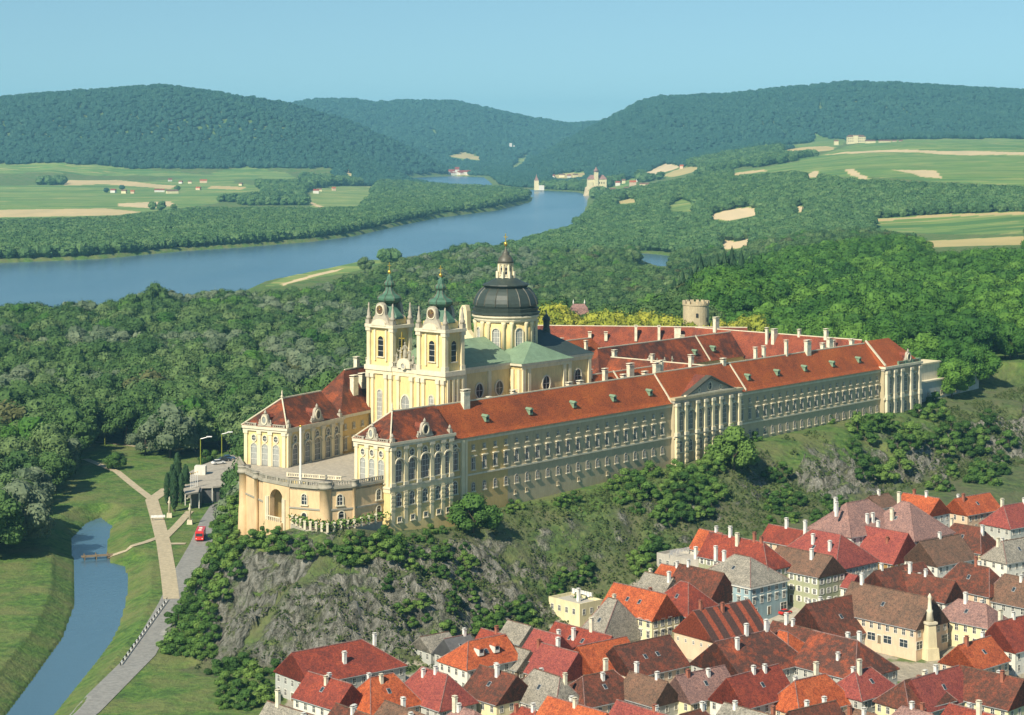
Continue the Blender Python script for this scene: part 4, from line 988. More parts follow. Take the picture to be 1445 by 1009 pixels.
# ---------------- long south wing, west and east stretches
def long_wing(name, label, t0, t1, walls, n, tfirst, step, zlow, dormers, chims, slits, strips, first_cream=0, low=True):
    T = Thing(name, label, 'palace wing', (t0, 0, zlow), SF)
    mb = MB(); mb.box(t0, t1, 0, 14, zlow, 53.6, walls)
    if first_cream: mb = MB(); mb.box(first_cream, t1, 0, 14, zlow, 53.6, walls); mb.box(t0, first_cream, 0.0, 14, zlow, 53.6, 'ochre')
    T.part('wall', mb)
    mb = MB(); mb.box(t0, t1, -0.6, 14.6, 54.0, 54.6, 'tan'); mb.box(t0, t1, -0.35, 14.3, 53.3, 54.0, 'trim'); T.part('cornice', mb)
    mb = MB(); mb.box(t0, t1, -0.35, 0, 42.7, 43.25, 'trim'); T.part('string_course', mb)
    mb = MB(); hip_roof(mb, t0, t1, 0, 14, 54.6, 64.3, 0, 0, 0.8, 'abbey_tile'); T.part('roof', mb)
    mb = MB(); ridge_cap(mb, t0, t1, 7, 64.3); T.part('ridge', mb)
    for t in strips: mb = MB(); slope_strip(mb, t, -0.6, 7, 54.8, 64.2); T.part('fire_wall', mb)
    for i in range(n):
        t = tfirst+i*step
        T.put(W_MAIN, 'window', t, 0, 44.5, SOUTH); T.put(W_MEZ, 'window', t, 0, 50.4, SOUTH)
        if low: T.put(W_LOW, 'window', t, 0, 37.8, SOUTH)
    for t in slits: T.put(W_SLIT, 'window', t, 0, 34.6, SOUTH)
    for t in dormers: T.put(DORM, 'dormer', t, 2.9, 58.6)
    for t, s, k in chims: T.put(CH[k], 'chimney', t, s, 64.3-abs(s-7)*1.25)
    return T
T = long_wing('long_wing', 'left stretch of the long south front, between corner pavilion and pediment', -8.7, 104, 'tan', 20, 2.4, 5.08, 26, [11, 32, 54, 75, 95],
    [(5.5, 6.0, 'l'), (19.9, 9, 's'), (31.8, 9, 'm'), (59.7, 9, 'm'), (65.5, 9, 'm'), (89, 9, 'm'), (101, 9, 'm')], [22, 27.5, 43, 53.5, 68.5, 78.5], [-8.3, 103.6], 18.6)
mb = MB(); mb.box(-8.7, -8.2, -1.2, 0, 28, 54, 'cream_light'); mb.box(-3.4, -2.0, -0.7, 0, 28, 54.0, 'cream_light'); mb.box(-1.6, -0.6, -0.5, 0, 36, 54.0, 'cream_light'); T.part('pilaster', mb)
T.put(W_TALL, 'window', -6, 0, 45.2, SOUTH); T.put(W_ROUND, 'window', -6, 0, 52, SOUTH); T.put(W_GND, 'window', -6, 0, 38, SOUTH)
long_wing('long_wing', 'right stretch of the long south front, between pediment and far end pavilion', 144, 242, 'tan', 20, 146.6, 4.9, 30, [154, 173, 191.5, 211, 230],
    [(167, 8, 't'), (172.5, 8, 't'), (186, 7, 't'), (200, 6.5, 'l'), (213, 8, 'm'), (218, 8, 'l'), (234, 8, 'm')], [], [148.5])

# ---------------- central pavilion with pediment
T = Thing('central_pavilion', 'projecting middle block of the south front with bright pilasters and triangular pediment', 'palace wing', (104, -1.2, 31), SF)
mb = MB(); mb.box(104, 144, -1.2, 14, 31, 55.6, 'tan'); T.part('wall', mb)
mb = MB(); mb.box(103.4, 144.6, -2.2, 14.2, 55.6, 56.5, 'tan'); mb.box(103.7, 144.3, -1.7, 14.1, 54.6, 55.6, 'stone'); T.part('cornice', mb)
mb = MB(); mb.box(103.8, 144.2, -1.6, -1.2, 42.6, 43.3, 'trim'); T.part('string_course', mb)
mb = MB(); hip_roof(mb, 104, 144, 0, 14, 56.0, 64.6, 0, 0, 0.6, 'abbey_tile'); T.part('roof', mb)
mb = MB(); ridge_cap(mb, 104, 144, 7, 64.6); T.part('ridge', mb)
mb = MB(); mb.extr([(110.5, 56.5), (139.5, 56.5), (125, 61.8)], 'y', -1.2, 0.2, 'stone'); mb.extr([(109.8, 56.5), (110.6, 56.5), (125, 61.7), (139.4, 56.5), (140.2, 56.5), (125, 62.5)], 'y', -2.1, 0.4, 'copper_brown')
mb.box(109.8, 140.2, -2.1, -1.2, 56.5, 56.95, 'trim'); pd = T.part('pediment', mb)
mb = MB(); mb.mesh([(109.8, 0.4, 56.6), (140.2, 0.4, 56.6), (125, 0.4, 62.4), (125, 6.3, 62.4)], [(0, 2, 3), (1, 3, 2), (0, 3, 1)], 'abbey_tile_red'); T.part('pediment_roof', mb)
T.put(w_oval(1.1, 1.3, 'glass_dark').data('window'), 'window', 125, -1.2, 58.8, SOUTH, None)
for x, r in ((118.5, 0.6), (131.5, 0.6)): T.put(w_oval(r, r, 'glass_dark').data('window'), 'window', x, -1.2, 57.9, SOUTH)
PIL = [105.2, 110.2, 116.8, 121.6, 126.2, 130.8, 136.8, 142.4]
for x in PIL:
    p = MB(); p.box(x-0.7, x+0.7, -2.2, -1.2, 43.3, 53.6, 'cream_light'); p.box(x-1.0, x+1.0, -2.5, -1.2, 53.6, 54.6, 'trim'); p.box(x-1.0, x+1.0, -2.5, -1.2, 43.3, 44.5, 'trim')
    for k in range(12): p.box(x-0.85, x+0.85, -(2.35 if k % 2 else 2.1), -1.2, 31+k*0.98, 31+(k+1)*0.98, 'cream_light')
    T.part('pilaster', p)
for a, b in zip(PIL[:-1], PIL[1:]):
    x = (a+b)/2; T.put(W_TALL, 'window', x, -1.2, 45.0, SOUTH); T.put(W_MEZ, 'window', x, -1.2, 52.6, SOUTH); T.put(W_GND, 'window', x, -1.2, 37.6, SOUTH)
for t, s, k in ((110.5, 9, 't'), (107, 8.5, 'l'), (145, 7, 'm')): T.put(CH[k], 'chimney', t, s, 62.8)

# ---------------- east end pavilion
T = Thing('end_pavilion', 'far right end pavilion of the south front with tall white pilasters', 'palace wing', (242, -1.8, 32), SF)
mb = MB(); mb.box(242, 270, -1.8, 16, 32, 54.6, 'tan'); T.part('wall', mb)
mb = MB(); mb.box(241.4, 270.7, -2.9, 16.3, 54.6, 55.5, 'trim'); mb.box(241.7, 270.3, -2.3, 16.2, 53.8, 54.6, 'stone'); mb.box(241.7, 270.3, -2.3, -1.8, 42.4, 43.3, 'trim'); T.part('cornice', mb)
mb = MB(); hip_roof(mb, 242, 270, -1.8, 16, 55.5, 65.0, 0, 10, 0.5, 'abbey_tile'); T.part('roof', mb)
mb = MB(); balusters(mb, (252, -2.2), (269.8, -2.2), 55.5, 1.3, 'copper_green'); balusters(mb, (269.8, -2.2), (269.8, 14), 55.5, 1.3, 'copper_green'); T.part('attic_balustrade', mb)
T.put(GAB, 'attic_gable', 260.5, -1.9, 55.5, SOUTH)
mb = MB(); slope_strip(mb, 243, -2, 7.1, 55.6, 64.9, 'trim', 0.6); T.part('fire_wall', mb)
PIL = [243.6, 249.2, 254.6, 262.0, 268.6]
for x in PIL:
    p = MB(); p.box(x-0.85, x+0.85, -2.9, -1.8, 32, 52.8, 'trim'); p.box(x-1.15, x+1.15, -3.2, -1.8, 52.8, 53.8, 'trim'); p.box(x-1.1, x+1.1, -3.15, -1.8, 42.4, 44.2, 'trim'); T.part('pilaster', p)
for a, b in zip(PIL[:-1], PIL[1:]):
    x = (a+b)/2; T.put(W_TALL, 'window', x, -1.8, 44.8, SOUTH); T.put(W_GND, 'window', x, -1.8, 37, SOUTH)
T = Thing('low_building', 'low grey-walled building with flat pale top beyond the far end pavilion', 'building', (274, 4, 34), SF)
mb = MB(); mb.box(272, 330, 4, 18, 34, 45, 'grey_wall'); mb.box(271.6, 330.3, 3.6, 18.3, 45, 45.6, 'trim'); T.part('wall', mb)
mb = MB(); mb.box(278, 300, 6, 17, 45.6, 52.0, 'trim'); mb.box(277.5, 300.5, 5.5, 17.5, 52, 52.6, 'cream_light'); T.part('upper_storey', mb)
for k in range(9): T.put(W_MEZ, 'window', 276+k*5.5, 4, 39, SOUTH)

# ---------------- ranges round the courts behind
def court_range(label, frame, t0, t1, s0, s1, ze, zr, axis, h0, h1, mat, chims, wall='ochre', zb=38, dorm=(), strips=()):
    T = Thing('court_range', label, 'palace wing', (t0, s0, zb), frame)
    mb = MB(); mb.box(t0, t1, s0, s1, zb, ze, wall); T.part('wall', mb)
    mb = MB(); hip_roof(mb, t0, t1, s0, s1, ze, zr, h0, h1, 0.6, mat, axis); T.part('roof', mb)
    mb = MB()
    if axis == 't': ridge_cap(mb, t0+h0, t1-h1, (s0+s1)/2, zr)
    else: ridge_cap(mb, s0+h0, s1-h1, (t0+t1)/2, zr, 's')
    T.part('ridge', mb)
    for t, s, z, k in chims: T.put(CH[k], 'chimney', t, s, z)
    for t, s, z in dorm: T.put(DORM, 'dormer', t, s, z)
    for t in strips: mb = MB(); slope_strip(mb, t, s0-0.5, (s0+s1)/2, ze, zr); T.part('fire_wall', mb)
    n = int((t1-t0)/5.2) if axis == 't' else int((s1-s0)/5.2)
    for i in range(min(n, 40)):
        if axis == 't': T.put(W_MAIN, 'window', t0+2.6+i*5.2, s0, 47, SOUTH); T.put(W_MEZ, 'window', t0+2.6+i*5.2, s0, ze-3.4, SOUTH)
        else: T.put(W_MAIN, 'window', t0, s0+2.6+i*5.2, 47, WEST)
    return T
court_range('red-roofed east range closing the great court, behind the right half of the south front', SF, 247, 263, 16, 99, 53.5, 64.0, 's', 0, 0, 'abbey_tile_red',
            [(255, 88, 64, 'l'), (252, 60, 61, 't'), (253, 57, 61, 'l'), (255, 33, 64, 'm'), (251, 27, 60, 'm'), (255, 46, 64, 's')], 'cream')
NE = ((11.6, 892.0), math.atan2(-9.0, 82.4))
court_range('red-roofed far range at the back of the abbey, with the yellow-green trees behind it', NE, -26, 90, 0, 15, 53.0, 63.6, 't', 0, 0, 'abbey_tile_red',
            [(3, 3, 59, 's'), (22, 3, 59, 's'), (29, 3, 59, 's'), (42, 3, 59, 't'), (52, 3, 59, 't'), (60, 3, 59, 'l'), (62, 2, 57, 'm'), (76, 3, 59, 't'), (82, 3, 60, 's')], 'ochre', 44)
R4 = court_range('dark red range between the two great courts, with carved attic figures on its near side', SF, 150, 247, 68, 82, 54.5, 64.2, 't', 8, 0, 'abbey_tile_dark',
            [(163, 71, 60, 'm'), (155, 80, 60, 's')], 'cream', 38, [(215, 70.6, 58), (228, 70.6, 58.5)], [222])
R4.put(GAB, 'attic_gable', 181, 67.5, 54.5, SOUTH)
for i, t in enumerate((176, 186, 191, 196)): R4.put(statue_mb(3.4, i).data('statue'), 'statue', t, 67.6, 55.2)
mb = MB(); mb.box(173, 200, 67.2, 68.4, 54.5, 55.6, 'stone'); R4.part('attic', mb)
court_range('short dark red range crossing from the south front to the middle range', SF, 150, 164, 14.6, 68, 52.5, 61.5, 's', 0, 0, 'abbey_tile_dark', [(157, 30, 61.5, 'm'), (157, 48, 61.5, 's')], 'ochre')
court_range('low red range between the church choir and the pedimented block', SF, 92, 150, 36, 49, 52.0, 60.4, 't', 9, 0, 'abbey_tile', [(98, 39, 57, 'm'), (104, 40, 58, 'l'), (118, 40, 59, 'm'), (133, 40, 58, 'l'), (112, 42, 60, 's')], 'ochre', 38, (), [101, 126])
court_range('red range crossing the rear court behind the choir', SF, 104, 118, 49, 118, 52.5, 61.5, 's', 0, 8, 'abbey_tile_dark', [(111, 60, 61.5, 'm'), (107, 74, 57, 's'), (112, 90, 61.5, 'm')], 'ochre')
court_range('long red range along the far side of the rear court', SF, 118, 215, 112, 125, 52.5, 61.8, 't', 0, 8, 'abbey_tile', [(150, 115, 59, 'm'), (165, 116, 60, 's'), (185, 116, 60, 'm'), (200, 115, 59, 's')], 'ochre')

# ---------------- the church
CH0, CS0, CS1 = 11.7, 20.0, 55.0
T = Thing('abbey_church', 'yellow baroque church with two green onion-topped towers and a large dark copper dome', 'church', (CH0, 37.5, 38), SF)
mb = MB(); mb.box(CH0, 20, CS0, CS1, 38, 70.4, 'cream'); T.part('west_front', mb)
mb = MB()
for y0, y1, p in ((CS0, 32.3, 0.9), (32.3, 43.2, 0.5), (43.2, CS1, 0.9)):
    mb.box(CH0-p, 20.4, y0-(0.6 if y0 == CS0 else 0), y1+(0.6 if y1 == CS1 else 0), 70.4, 71.9, 'trim')
    mb.box(CH0-p*0.6, 20.2, y0-(0.3 if y0 == CS0 else 0), y1+(0.3 if y1 == CS1 else 0), 69.2, 70.4, 'cream_light')
T.part('entablature', mb)
mb = MB(); mb.box(CH0-0.9, 20.4, CS0-0.6, CS1+0.6, 48.6, 49.8, 'trim'); T.part('string_course', mb)
for y in (20.8, 23.0, 29.4, 31.6, 34.6, 40.6, 43.9, 46.1, 52.2, 54.2):
    p = MB(); p.box(CH0-0.65, CH0, y-0.55, y+0.55, 49.8, 67.9, 'cream_light'); p.box(CH0-0.95, CH0, y-0.8, y+0.8, 67.9, 69.2, 'trim'); p.box(CH0-0.9, CH0, y-0.8, y+0.8, 49.8, 51.2, 'trim'); T.part('pilaster', p)
for t in (12.6, 15.0, 17.0, 19.4):
    p = MB(); p.box(t-0.5, t+0.5, CS0-0.5, CS0, 49.8, 69.2, 'cream_light'); T.part('pilaster', p)
WT = w_arch(2.1, 11.5, 'glass_pale', 'trim', False, 2).data('window'); WD = w_arch(2.5, 6.6, 'glass_dark', 'cream', False, 0, 0.3).data('window')
for y in (26.2, 49.2): T.put(WT, 'window', CH0, y, 52.5, WEST)
T.put(WT, 'window', 16.0, CS0, 52.5, SOUTH)
T.put(w_oval(1.9, 2.9, 'glass_pale', 0.5).data('window'), 'window', CH0, 37.6, 60.2, WEST)
for i, y in enumerate((32.9, 42.4)): T.put(statue_mb(5.6, 5+i).data('statue'), 'statue', CH0-1.0, y, 50.2, WEST)
mb = MB(); mb.box(CH0-1.2, CH0, 35.6, 39.4, 49.8, 52.2, 'trim'); mb.lathe([(1.4, 52.2), (1.0, 53.4), (0.3, 54.4)], CH0-0.6, 37.5, 'statue', 8); T.part('portal_crown', mb)
# attic between the towers: balustrade, curved gable, group with the cross
mb = MB(); balusters(mb, (CH0-0.4, 32.4), (CH0-0.4, 43.2), 71.9, 1.6, 'stone'); T.part('attic_balustrade', mb)
g = MB(); prof = [(34.6, 71.9), (34.6, 73.2)]+[(37.5-2.9*math.cos(math.pi*k/8), 73.2+1.9*math.sin(math.pi*k/8)) for k in range(9)]+[(40.4, 71.9)]
g.mesh([(CH0-1.2, y, z) for y, z in prof]+[(CH0+0.4, y, z) for y, z in prof], [list(range(len(prof))), list(range(len(prof), 2*len(prof)))[::-1]]+[[i, i+len(prof), (i+1) % len(prof)+len(prof), (i+1) % len(prof)] for i in range(len(prof))], 'trim'); gg = T.part('gable', g)
T.put(w_oval(0.8, 0.9, 'glass_pale', 0.3).data('window'), 'window', CH0-1.2, 37.5, 72.6, WEST)
sg = MB(); 
for i, (dy, h) in enumerate(((-3.6, 3.2), (-2.0, 4.0), (0, 5.2), (1.9, 4.0), (3.7, 3.2))):
    q = statue_mb(h, 20+i); zz = 75.0 if abs(dy) < 1 else (74.4 if abs(dy) < 2.5 else 73.4)
    sg.mesh([(CH0-0.4+y, 37.5+dy+x, z+zz) for x, y, z in q.v], q.f, 'statue')
T.part('figure_group', sg)
c = MB(); c.box(CH0-0.6, CH0-0.3, 38.7, 39.05, 74.5, 83.4, 'gold'); c.box(CH0-0.6, CH0-0.3, 37.6, 40.15, 81.2, 81.6, 'gold'); T.part('cross', c)
# towers
SPIRE = [(4.5, 86.2), (4.2, 87.6), (3.3, 89.0), (2.5, 90.2), (1.8, 91.2), (1.75, 91.8), (3.2, 92.3), (4.1, 93.0), (4.2, 93.7), (3.6, 94.4), (2.3, 95.0), (1.5, 96.0), (1.15, 97.2), (1.8, 97.9), (1.8, 98.5), (1.1, 99.3), (0.95, 100.4), (0.5, 100.9), (0.12, 101.6)]
def bell_tower(y0, y1):
    yc = (y0+y1)/2; t0, t1 = CH0+0.4, 19.8; tc = (t0+t1)/2
    b = MB(); b.box(t0, t1, y0, y1, 71.9, 84.2, 'cream')
    tw = T.part('tower', b)
    b = MB()
    for (tt, yy) in ((t0, y0), (t0, y1), (t1, y0), (t1, y1)):
        b.box(tt-0.7, tt+0.7, yy-0.7, yy+0.7, 71.9, 83.0, 'cream_light'); b.box(tt-1.0, tt+1.0, yy-1.0, yy+1.0, 83.0, 84.2, 'trim'); b.box(tt-0.9, tt+0.9, yy-0.9, yy+0.9, 71.9, 73.4, 'trim')
    b.box(t0-0.55, t0, yc-2.9, yc-2.2, 73.4, 83.4, 'cream_light'); b.box(t0-0.55, t0, yc+2.2, yc+2.9, 73.4, 83.4, 'cream_light')
    T.part('corner_pier', b, tw)
    b = MB(); b.box(t0-1.2, t1+1.2, y0-1.2, y1+1.2, 84.2, 85.2, 'trim')
    pr = [(yc-3.4, 84.9)]+[(yc-3.0*math.cos(math.pi*k/8), 85.2+1.8*math.sin(math.pi*k/8)) for k in range(9)]+[(yc+3.4, 84.9)]
    b.mesh([(t0-1.35, y, z) for y, z in pr]+[(t0+0.3, y, z) for y, z in pr], [list(range(len(pr))), list(range(len(pr), 2*len(pr)))[::-1]]+[[i, i+len(pr), (i+1) % len(pr)+len(pr), (i+1) % len(pr)] for i in range(len(pr))], 'trim')
    T.part('cornice', b, tw)
    T.put(WD, 'window', t0, yc, 74.8, WEST, tw); T.put(WD, 'window', tc, y0, 74.8, SOUTH, tw)
    # clock gable
    b = MB(); pr = [(yc-4.2, 85.2), (yc-3.2, 87.2), (yc-2.2, 88.4), (yc-2.0, 90.4)]+[(yc-1.9*math.cos(math.pi*k/6), 90.9+1.5*math.sin(math.pi*k/6)) for k in range(7)]+[(yc+2.0, 90.4), (yc+2.2, 88.4), (yc+3.2, 87.2), (yc+4.2, 85.2)]
    for a, bb in ((t0-0.5, t0+0.7), (t1-0.7, t1+0.5)):
        b.mesh([(a, y, z) for y, z in pr]+[(bb, y, z) for y, z in pr], [list(range(len(pr))), list(range(len(pr), 2*len(pr)))[::-1]]+[[i, i+len(pr), (i+1) % len(pr)+len(pr), (i+1) % len(pr)] for i in range(len(pr))], 'stone')
    b.box(t0+0.7, t1-0.7, y0+0.8, y1-0.8, 85.2, 87.4, 'cream'); T.part('clock_gable', b, tw)
    k = MB(); n = 18
    k.mesh([(t0-0.66, yc+1.45*math.cos(2*math.pi*i/n), 90.0+1.45*math.sin(2*math.pi*i/n)) for i in range(n)], [list(range(n))], 'clock_face')
    for i in range(n):
        a, a2 = 2*math.pi*i/n, 2*math.pi*(i+1)/n
        k.mesh([(t0-0.75, yc+r*math.cos(q), 90+r*math.sin(q)) for q in (a, a2) for r in (1.45, 1.8)], [(0, 1, 3, 2)], 'trim'); k.mesh([(xx, yc+1.8*math.cos(q), 90+1.8*math.sin(q)) for q in (a, a2) for xx in (t0-0.75, t0-0.4)], [(0, 1, 3, 2)], 'trim')
    for i in range(12):
        a = 2*math.pi*i/12; k.box(t0-0.70, t0-0.63, yc+1.15*math.cos(a)-.09, yc+1.15*math.cos(a)+.09, 90+1.15*math.sin(a)-.09, 90+1.15*math.sin(a)+.09, 'gold')
    k.tube([(t0-0.72, yc, 90), (t0-0.72, yc-0.85, 90.6)], 0.08, 'gold', 4); k.tube([(t0-0.74, yc, 90), (t0-0.74, yc+0.3, 91.1)], 0.08, 'gold', 4)
    T.part('clock', k, tw)
    b = MB(); b.lathe([(5.4, 87.0), (4.9, 88.2), (3.6, 89.6), (2.4, 91.0)], tc, yc, 'copper_spire', 8, math.pi/8, 0.78, 1.0, False)
    b.lathe(SPIRE[3:], tc, yc, 'copper_spire', 8, math.pi/8, 1, 1, False)
    for i in range(8):
        a = math.pi/8+math.pi/4*i
        b.tube([(tc+r*math.cos(a), yc+r*math.sin(a), z) for r, z in SPIRE[4:16]], 0.12, 'copper_brown', 4)
    sp = T.part('onion_spire', b)
    b = MB(); b.lathe([(0.1, 101.0), (0.15, 101.4), (0.5, 101.7), (0.62, 102.1), (0.5, 102.5), (0.1, 102.8)], tc, yc, 'gold', 10); b.box(tc-.1, tc+.1, yc-.1, yc+.1, 102.8, 105.2, 'gold'); b.box(tc-.1, tc+.1, yc-.75, yc+.75, 104.1, 104.35, 'gold'); T.part('finial', b, sp)
    for (tt, yy) in ((t0-.2, y0-.2), (t0-.2, y1+.2), (t1+.2, y0-.2), (t1+.2, y1+.2)):
        b = MB(); b.box(tt-.8, tt+.8, yy-.8, yy+.8, 85.2, 86.6, 'stone'); b.lathe([(0.75, 86.6), (0.95, 87.4), (0.5, 88.1), (0.62, 88.7), (0.3, 90.4), (0.2, 91.0), (0.36, 91.4), (0.08, 92.2)], tt, yy, 'stone', 8); T.part('pinnacle', b)
bell_tower(CS0+0.7, 31.7); bell_tower(43.8, CS1-0.7)
# nave, transept, choir
def body(nm, t0, t1, s0, s1, ze, ov=0.8):
    b = MB(); b.box(t0, t1, s0, s1, 38, ze, 'cream'); w = T.part(nm, b)
    b = MB(); b.box(t0, t1+0.4, s0-ov, s1+ov, ze, ze+0.8, 'trim'); b.box(t0, t1+0.2, s0-ov*0.5, s1+ov*0.5, ze-1.2, ze, 'cream_light'); T.part('cornice', b, w)
    return w
nv = body('nave_wall', 20, 46, 23, 52, 71.2); tr = body('transept_wall', 46, 71.5, 18, 57, 71.0); ch = body('choir_wall', 71.5, 87, 21.5, 53.5, 71.2)
b = MB(); b.box(45.2, 46, 17.2, 57.8, 71.0, 71.8, 'trim'); T.part('cornice', b, tr)
for t in (23.5, 35.5): p = MB(); p.box(t-0.7, t+0.7, 22.4, 23, 44, 70, 'cream_light'); T.part('pilaster', p, nv)
for t in (46.9, 49.6, 67.9, 70.6): p = MB(); p.box(t-0.7, t+0.7, 17.4, 18, 44, 69.8, 'cream_light'); T.part('pilaster', p, tr)
for y in (18.9, 21.5): p = MB(); p.box(45.4, 46, y-0.6, y+0.6, 44, 69.8, 'cream_light'); T.part('pilaster', p, tr)
for t in (74, 85.6): p = MB(); p.box(t-0.7, t+0.7, 20.9, 21.5, 44, 70, 'cream_light'); T.part('pilaster', p, ch)
WO = w_oval(1.75, 2.3, 'glass_dark', 0.45, True).data('window')
for t in (30.8, 40.6): T.put(WO, 'window', t, 23, 64, SOUTH, nv)
T.put(w_oval(1.9, 2.5, 'glass_dark', 0.45, True).data('window'), 'window', 58.6, 18, 64.2, SOUTH, tr); T.put(WO, 'window', 79.5, 21.5, 64.6, SOUTH, ch)
b = MB(); hip_roof(b, 20, 50, 23, 52, 72.0, 79.2, 0, 0, 0.9, 'copper_green'); T.part('nave_roof', b)
b = MB(); hip_roof(b, 45.6, 71.9, 17.4, 57.6, 71.8, 77.6, 7.5, 7.5, 0.5, 'copper_green', 's'); T.part('transept_roof', b)
b = MB(); hip_roof(b, 68, 87, 21.5, 53.5, 72.0, 79.6, 0, 9, 0.9, 'copper_dark'); T.part('choir_roof', b)
# dome
DT, DS = 60.5, 37.5
b = MB(); b.lathe([(10.0, 71.0), (10.0, 84.2)], DT, DS, 'cream', 32); dr = T.part('drum', b)
b = MB(); b.lathe([(10.5, 84.0), (10.9, 84.6), (10.9, 85.0), (11.5, 85.6), (11.5, 86.1), (10.4, 86.2)], DT, DS, 'trim', 32, smooth=False); b.lathe([(10.5, 71.0), (10.5, 74.2), (10.1, 74.5)], DT, DS, 'cream_light', 32); T.part('cornice', b, dr)
WDR = w_arch(2.6, 6.4, 'glass_dark', 'trim', False, 2, 0.45).data('window')
WDRP = w_arch(2.6, 6.4, 'glass_pale', 'trim', False, 2, 0.45).data('window')
for k in range(8):
    a = math.pi/8*0+math.pi/4*k+math.pi/8
    o = T.put(WDR if k in (6, 7) else WDRP, 'window', DT+9.95*math.cos(a), DS+9.95*math.sin(a), 75.6, a+math.pi/2, dr)
    for da in (-0.24, 0.24):
        q = a+math.pi/8+da*0.55; p = MB(); r = 10.35; p.lathe([(0.55, 74.4), (0.5, 82.4), (0.8, 83.4), (0.85, 84.1)], DT+r*math.cos(q), DS+r*math.sin(q), 'cream_light', 8); T.part('pilaster', p, dr)
b = MB(); b.lathe([(11.3, 86.1), (11.8, 86.5), (11.8, 87.0), (11.0, 87.2), (11.3, 88.4), (10.5, 88.5), (10.9, 89.3), (10.9, 90.2), (10.5, 91.6), (9.8, 93.0), (8.9, 94.1), (8.0, 94.9), (6.9, 95.1), (8.0, 96.0), (7.9, 96.3), (6.2, 97.0), (4.6, 97.8), (3.1, 98.5)], DT, DS, 'copper_dark', 16, smooth=False)
dm = T.part('dome', b)
b = MB()
for k in range(16):
    a = 2*math.pi*k/16; b.tube([(DT+r*math.cos(a), DS+r*math.sin(a), z) for r, z in ((11.05, 89.4), (10.65, 91.2), (9.95, 92.6), (8.95, 94.0), (7.75, 95.1))], 0.2, 'copper_brown', 4)
    b.tube([(DT+r*math.cos(a), DS+r*math.sin(a), z) for r, z in ((7.0, 96.0), (5.6, 96.9), (4.2, 97.7), (3.1, 98.3))], 0.14, 'copper_brown', 4)
T.part('rib', b, dm)
b = MB(); b.lathe([(2.6, 98.0), (2.6, 98.8), (2.1, 99.0), (2.1, 102.8), (2.7, 103.2), (2.7, 103.5)], DT, DS, 'trim', 16)
for k in range(8):
    a = 2*math.pi*k/8+0.4; b.box(DT+3.0*math.cos(a)-.35, DT+3.0*math.cos(a)+.35, DS+3.0*math.sin(a)-.35, DS+3.0*math.sin(a)+.35, 98.2, 100.6, 'trim'); b.box(DT+2.4*math.cos(a)-.3, DT+2.4*math.cos(a)+.3, DS+2.4*math.sin(a)-.3, DS+2.4*math.sin(a)+.3, 99.0, 103.0, 'cream_light')
ln = T.part('lantern', b)
for k in range(8):
    a = 2*math.pi*k/8+0.4+math.pi/8; T.put(w_arch(0.8, 2.8, 'glass_dark', 'trim', False, 0, 0.1).data('window'), 'window', DT+2.1*math.cos(a), DS+2.1*math.sin(a), 99.6, a+math.pi/2, ln)
b = MB(); b.lathe([(2.8, 103.4), (2.7, 104.2), (2.3, 105.2), (1.5, 106.0), (1.2, 106.3), (1.35, 106.6), (0.7, 107.4), (0.25, 108.2), (0.12, 109.4)], DT, DS, 'copper_brown', 16); T.part('lantern_roof', b, ln)
b = MB(); b.lathe([(0.1, 109.0), (0.55, 109.5), (0.65, 109.9), (0.5, 110.4), (0.08, 110.7)], DT, DS, 'gold', 10); b.box(DT-.12, DT+.12, DS-.12, DS+.12, 110.6, 113.4, 'gold'); b.box(DT-.1, DT+.1, DS-.85, DS+.85, 112.1, 112.4, 'gold'); T.part('finial', b, ln)
# ridge turret over the choir, gable wall beyond the dome
b = MB(); b.lathe([(1.5, 77.5), (1.3, 79.6), (1.1, 79.8), (1.1, 82.2), (1.5, 82.6), (1.3, 83.4), (0.7, 84.0), (0.25, 84.8), (0.1, 86.4)], 82, 37.5, 'copper_dark', 8, 0, 1, 1, False); T.part('ridge_turret', b)
b = MB(); pr = [(46.5, 70), (58, 70), (57.4, 77), (55.6, 80), (55.0, 86.8), (53.9, 88.4), (52.4, 88.4), (51.8, 86.6), (51.4, 80), (47.6, 76.5)]
b.mesh([(56.5, y, z) for y, z in pr]+[(58.5, y, z) for y, z in pr], [list(range(len(pr))), list(range(len(pr), 2*len(pr)))[::-1]]+[[i, i+len(pr), (i+1) % len(pr)+len(pr), (i+1) % len(pr)] for i in range(len(pr))], 'cream_light'); T.part('gable_wall', b)

# ---------------- curved terrace
PTS = [(-37.2, 602.6), (-45.6, 593.5), (-53.6, 589.5), (-64.3, 594.6), (-73.0, 604.0), (-80.6, 619.0), (-84.6, 637.0)]
T = Thing('terrace', 'curved cream terrace wall with balustrade and arched niche before the two pavilions', 'terrace', (-60, 600, 24), ((0, 0), 0.0))
w = MB()
def seg_wall(mb, a, b, z0, z1, mat, th=1.6, out=0.0):
    a = Vector(a); b = Vector(b); d = (b-a).normalized(); n = Vector((-d.y, d.x))  # n points outward? (towards the left of travel)
    if n.y > 0: n = -n
    P = [a+n*out, b+n*out, b-n*th, a-n*th]
    q = [(p.x, p.y) for p in P]
    ar = sum(q[i][0]*q[(i+1) % 4][1]-q[(i+1) % 4][0]*q[i][1] for i in range(4))
    if ar < 0: q = q[::-1]
    mb.prism(q, z0, z1, mat)
for i in range(len(PTS)-1):
    if i != 3: seg_wall(w, PTS[i], PTS[i+1], 22, 45.2, 'bastion')
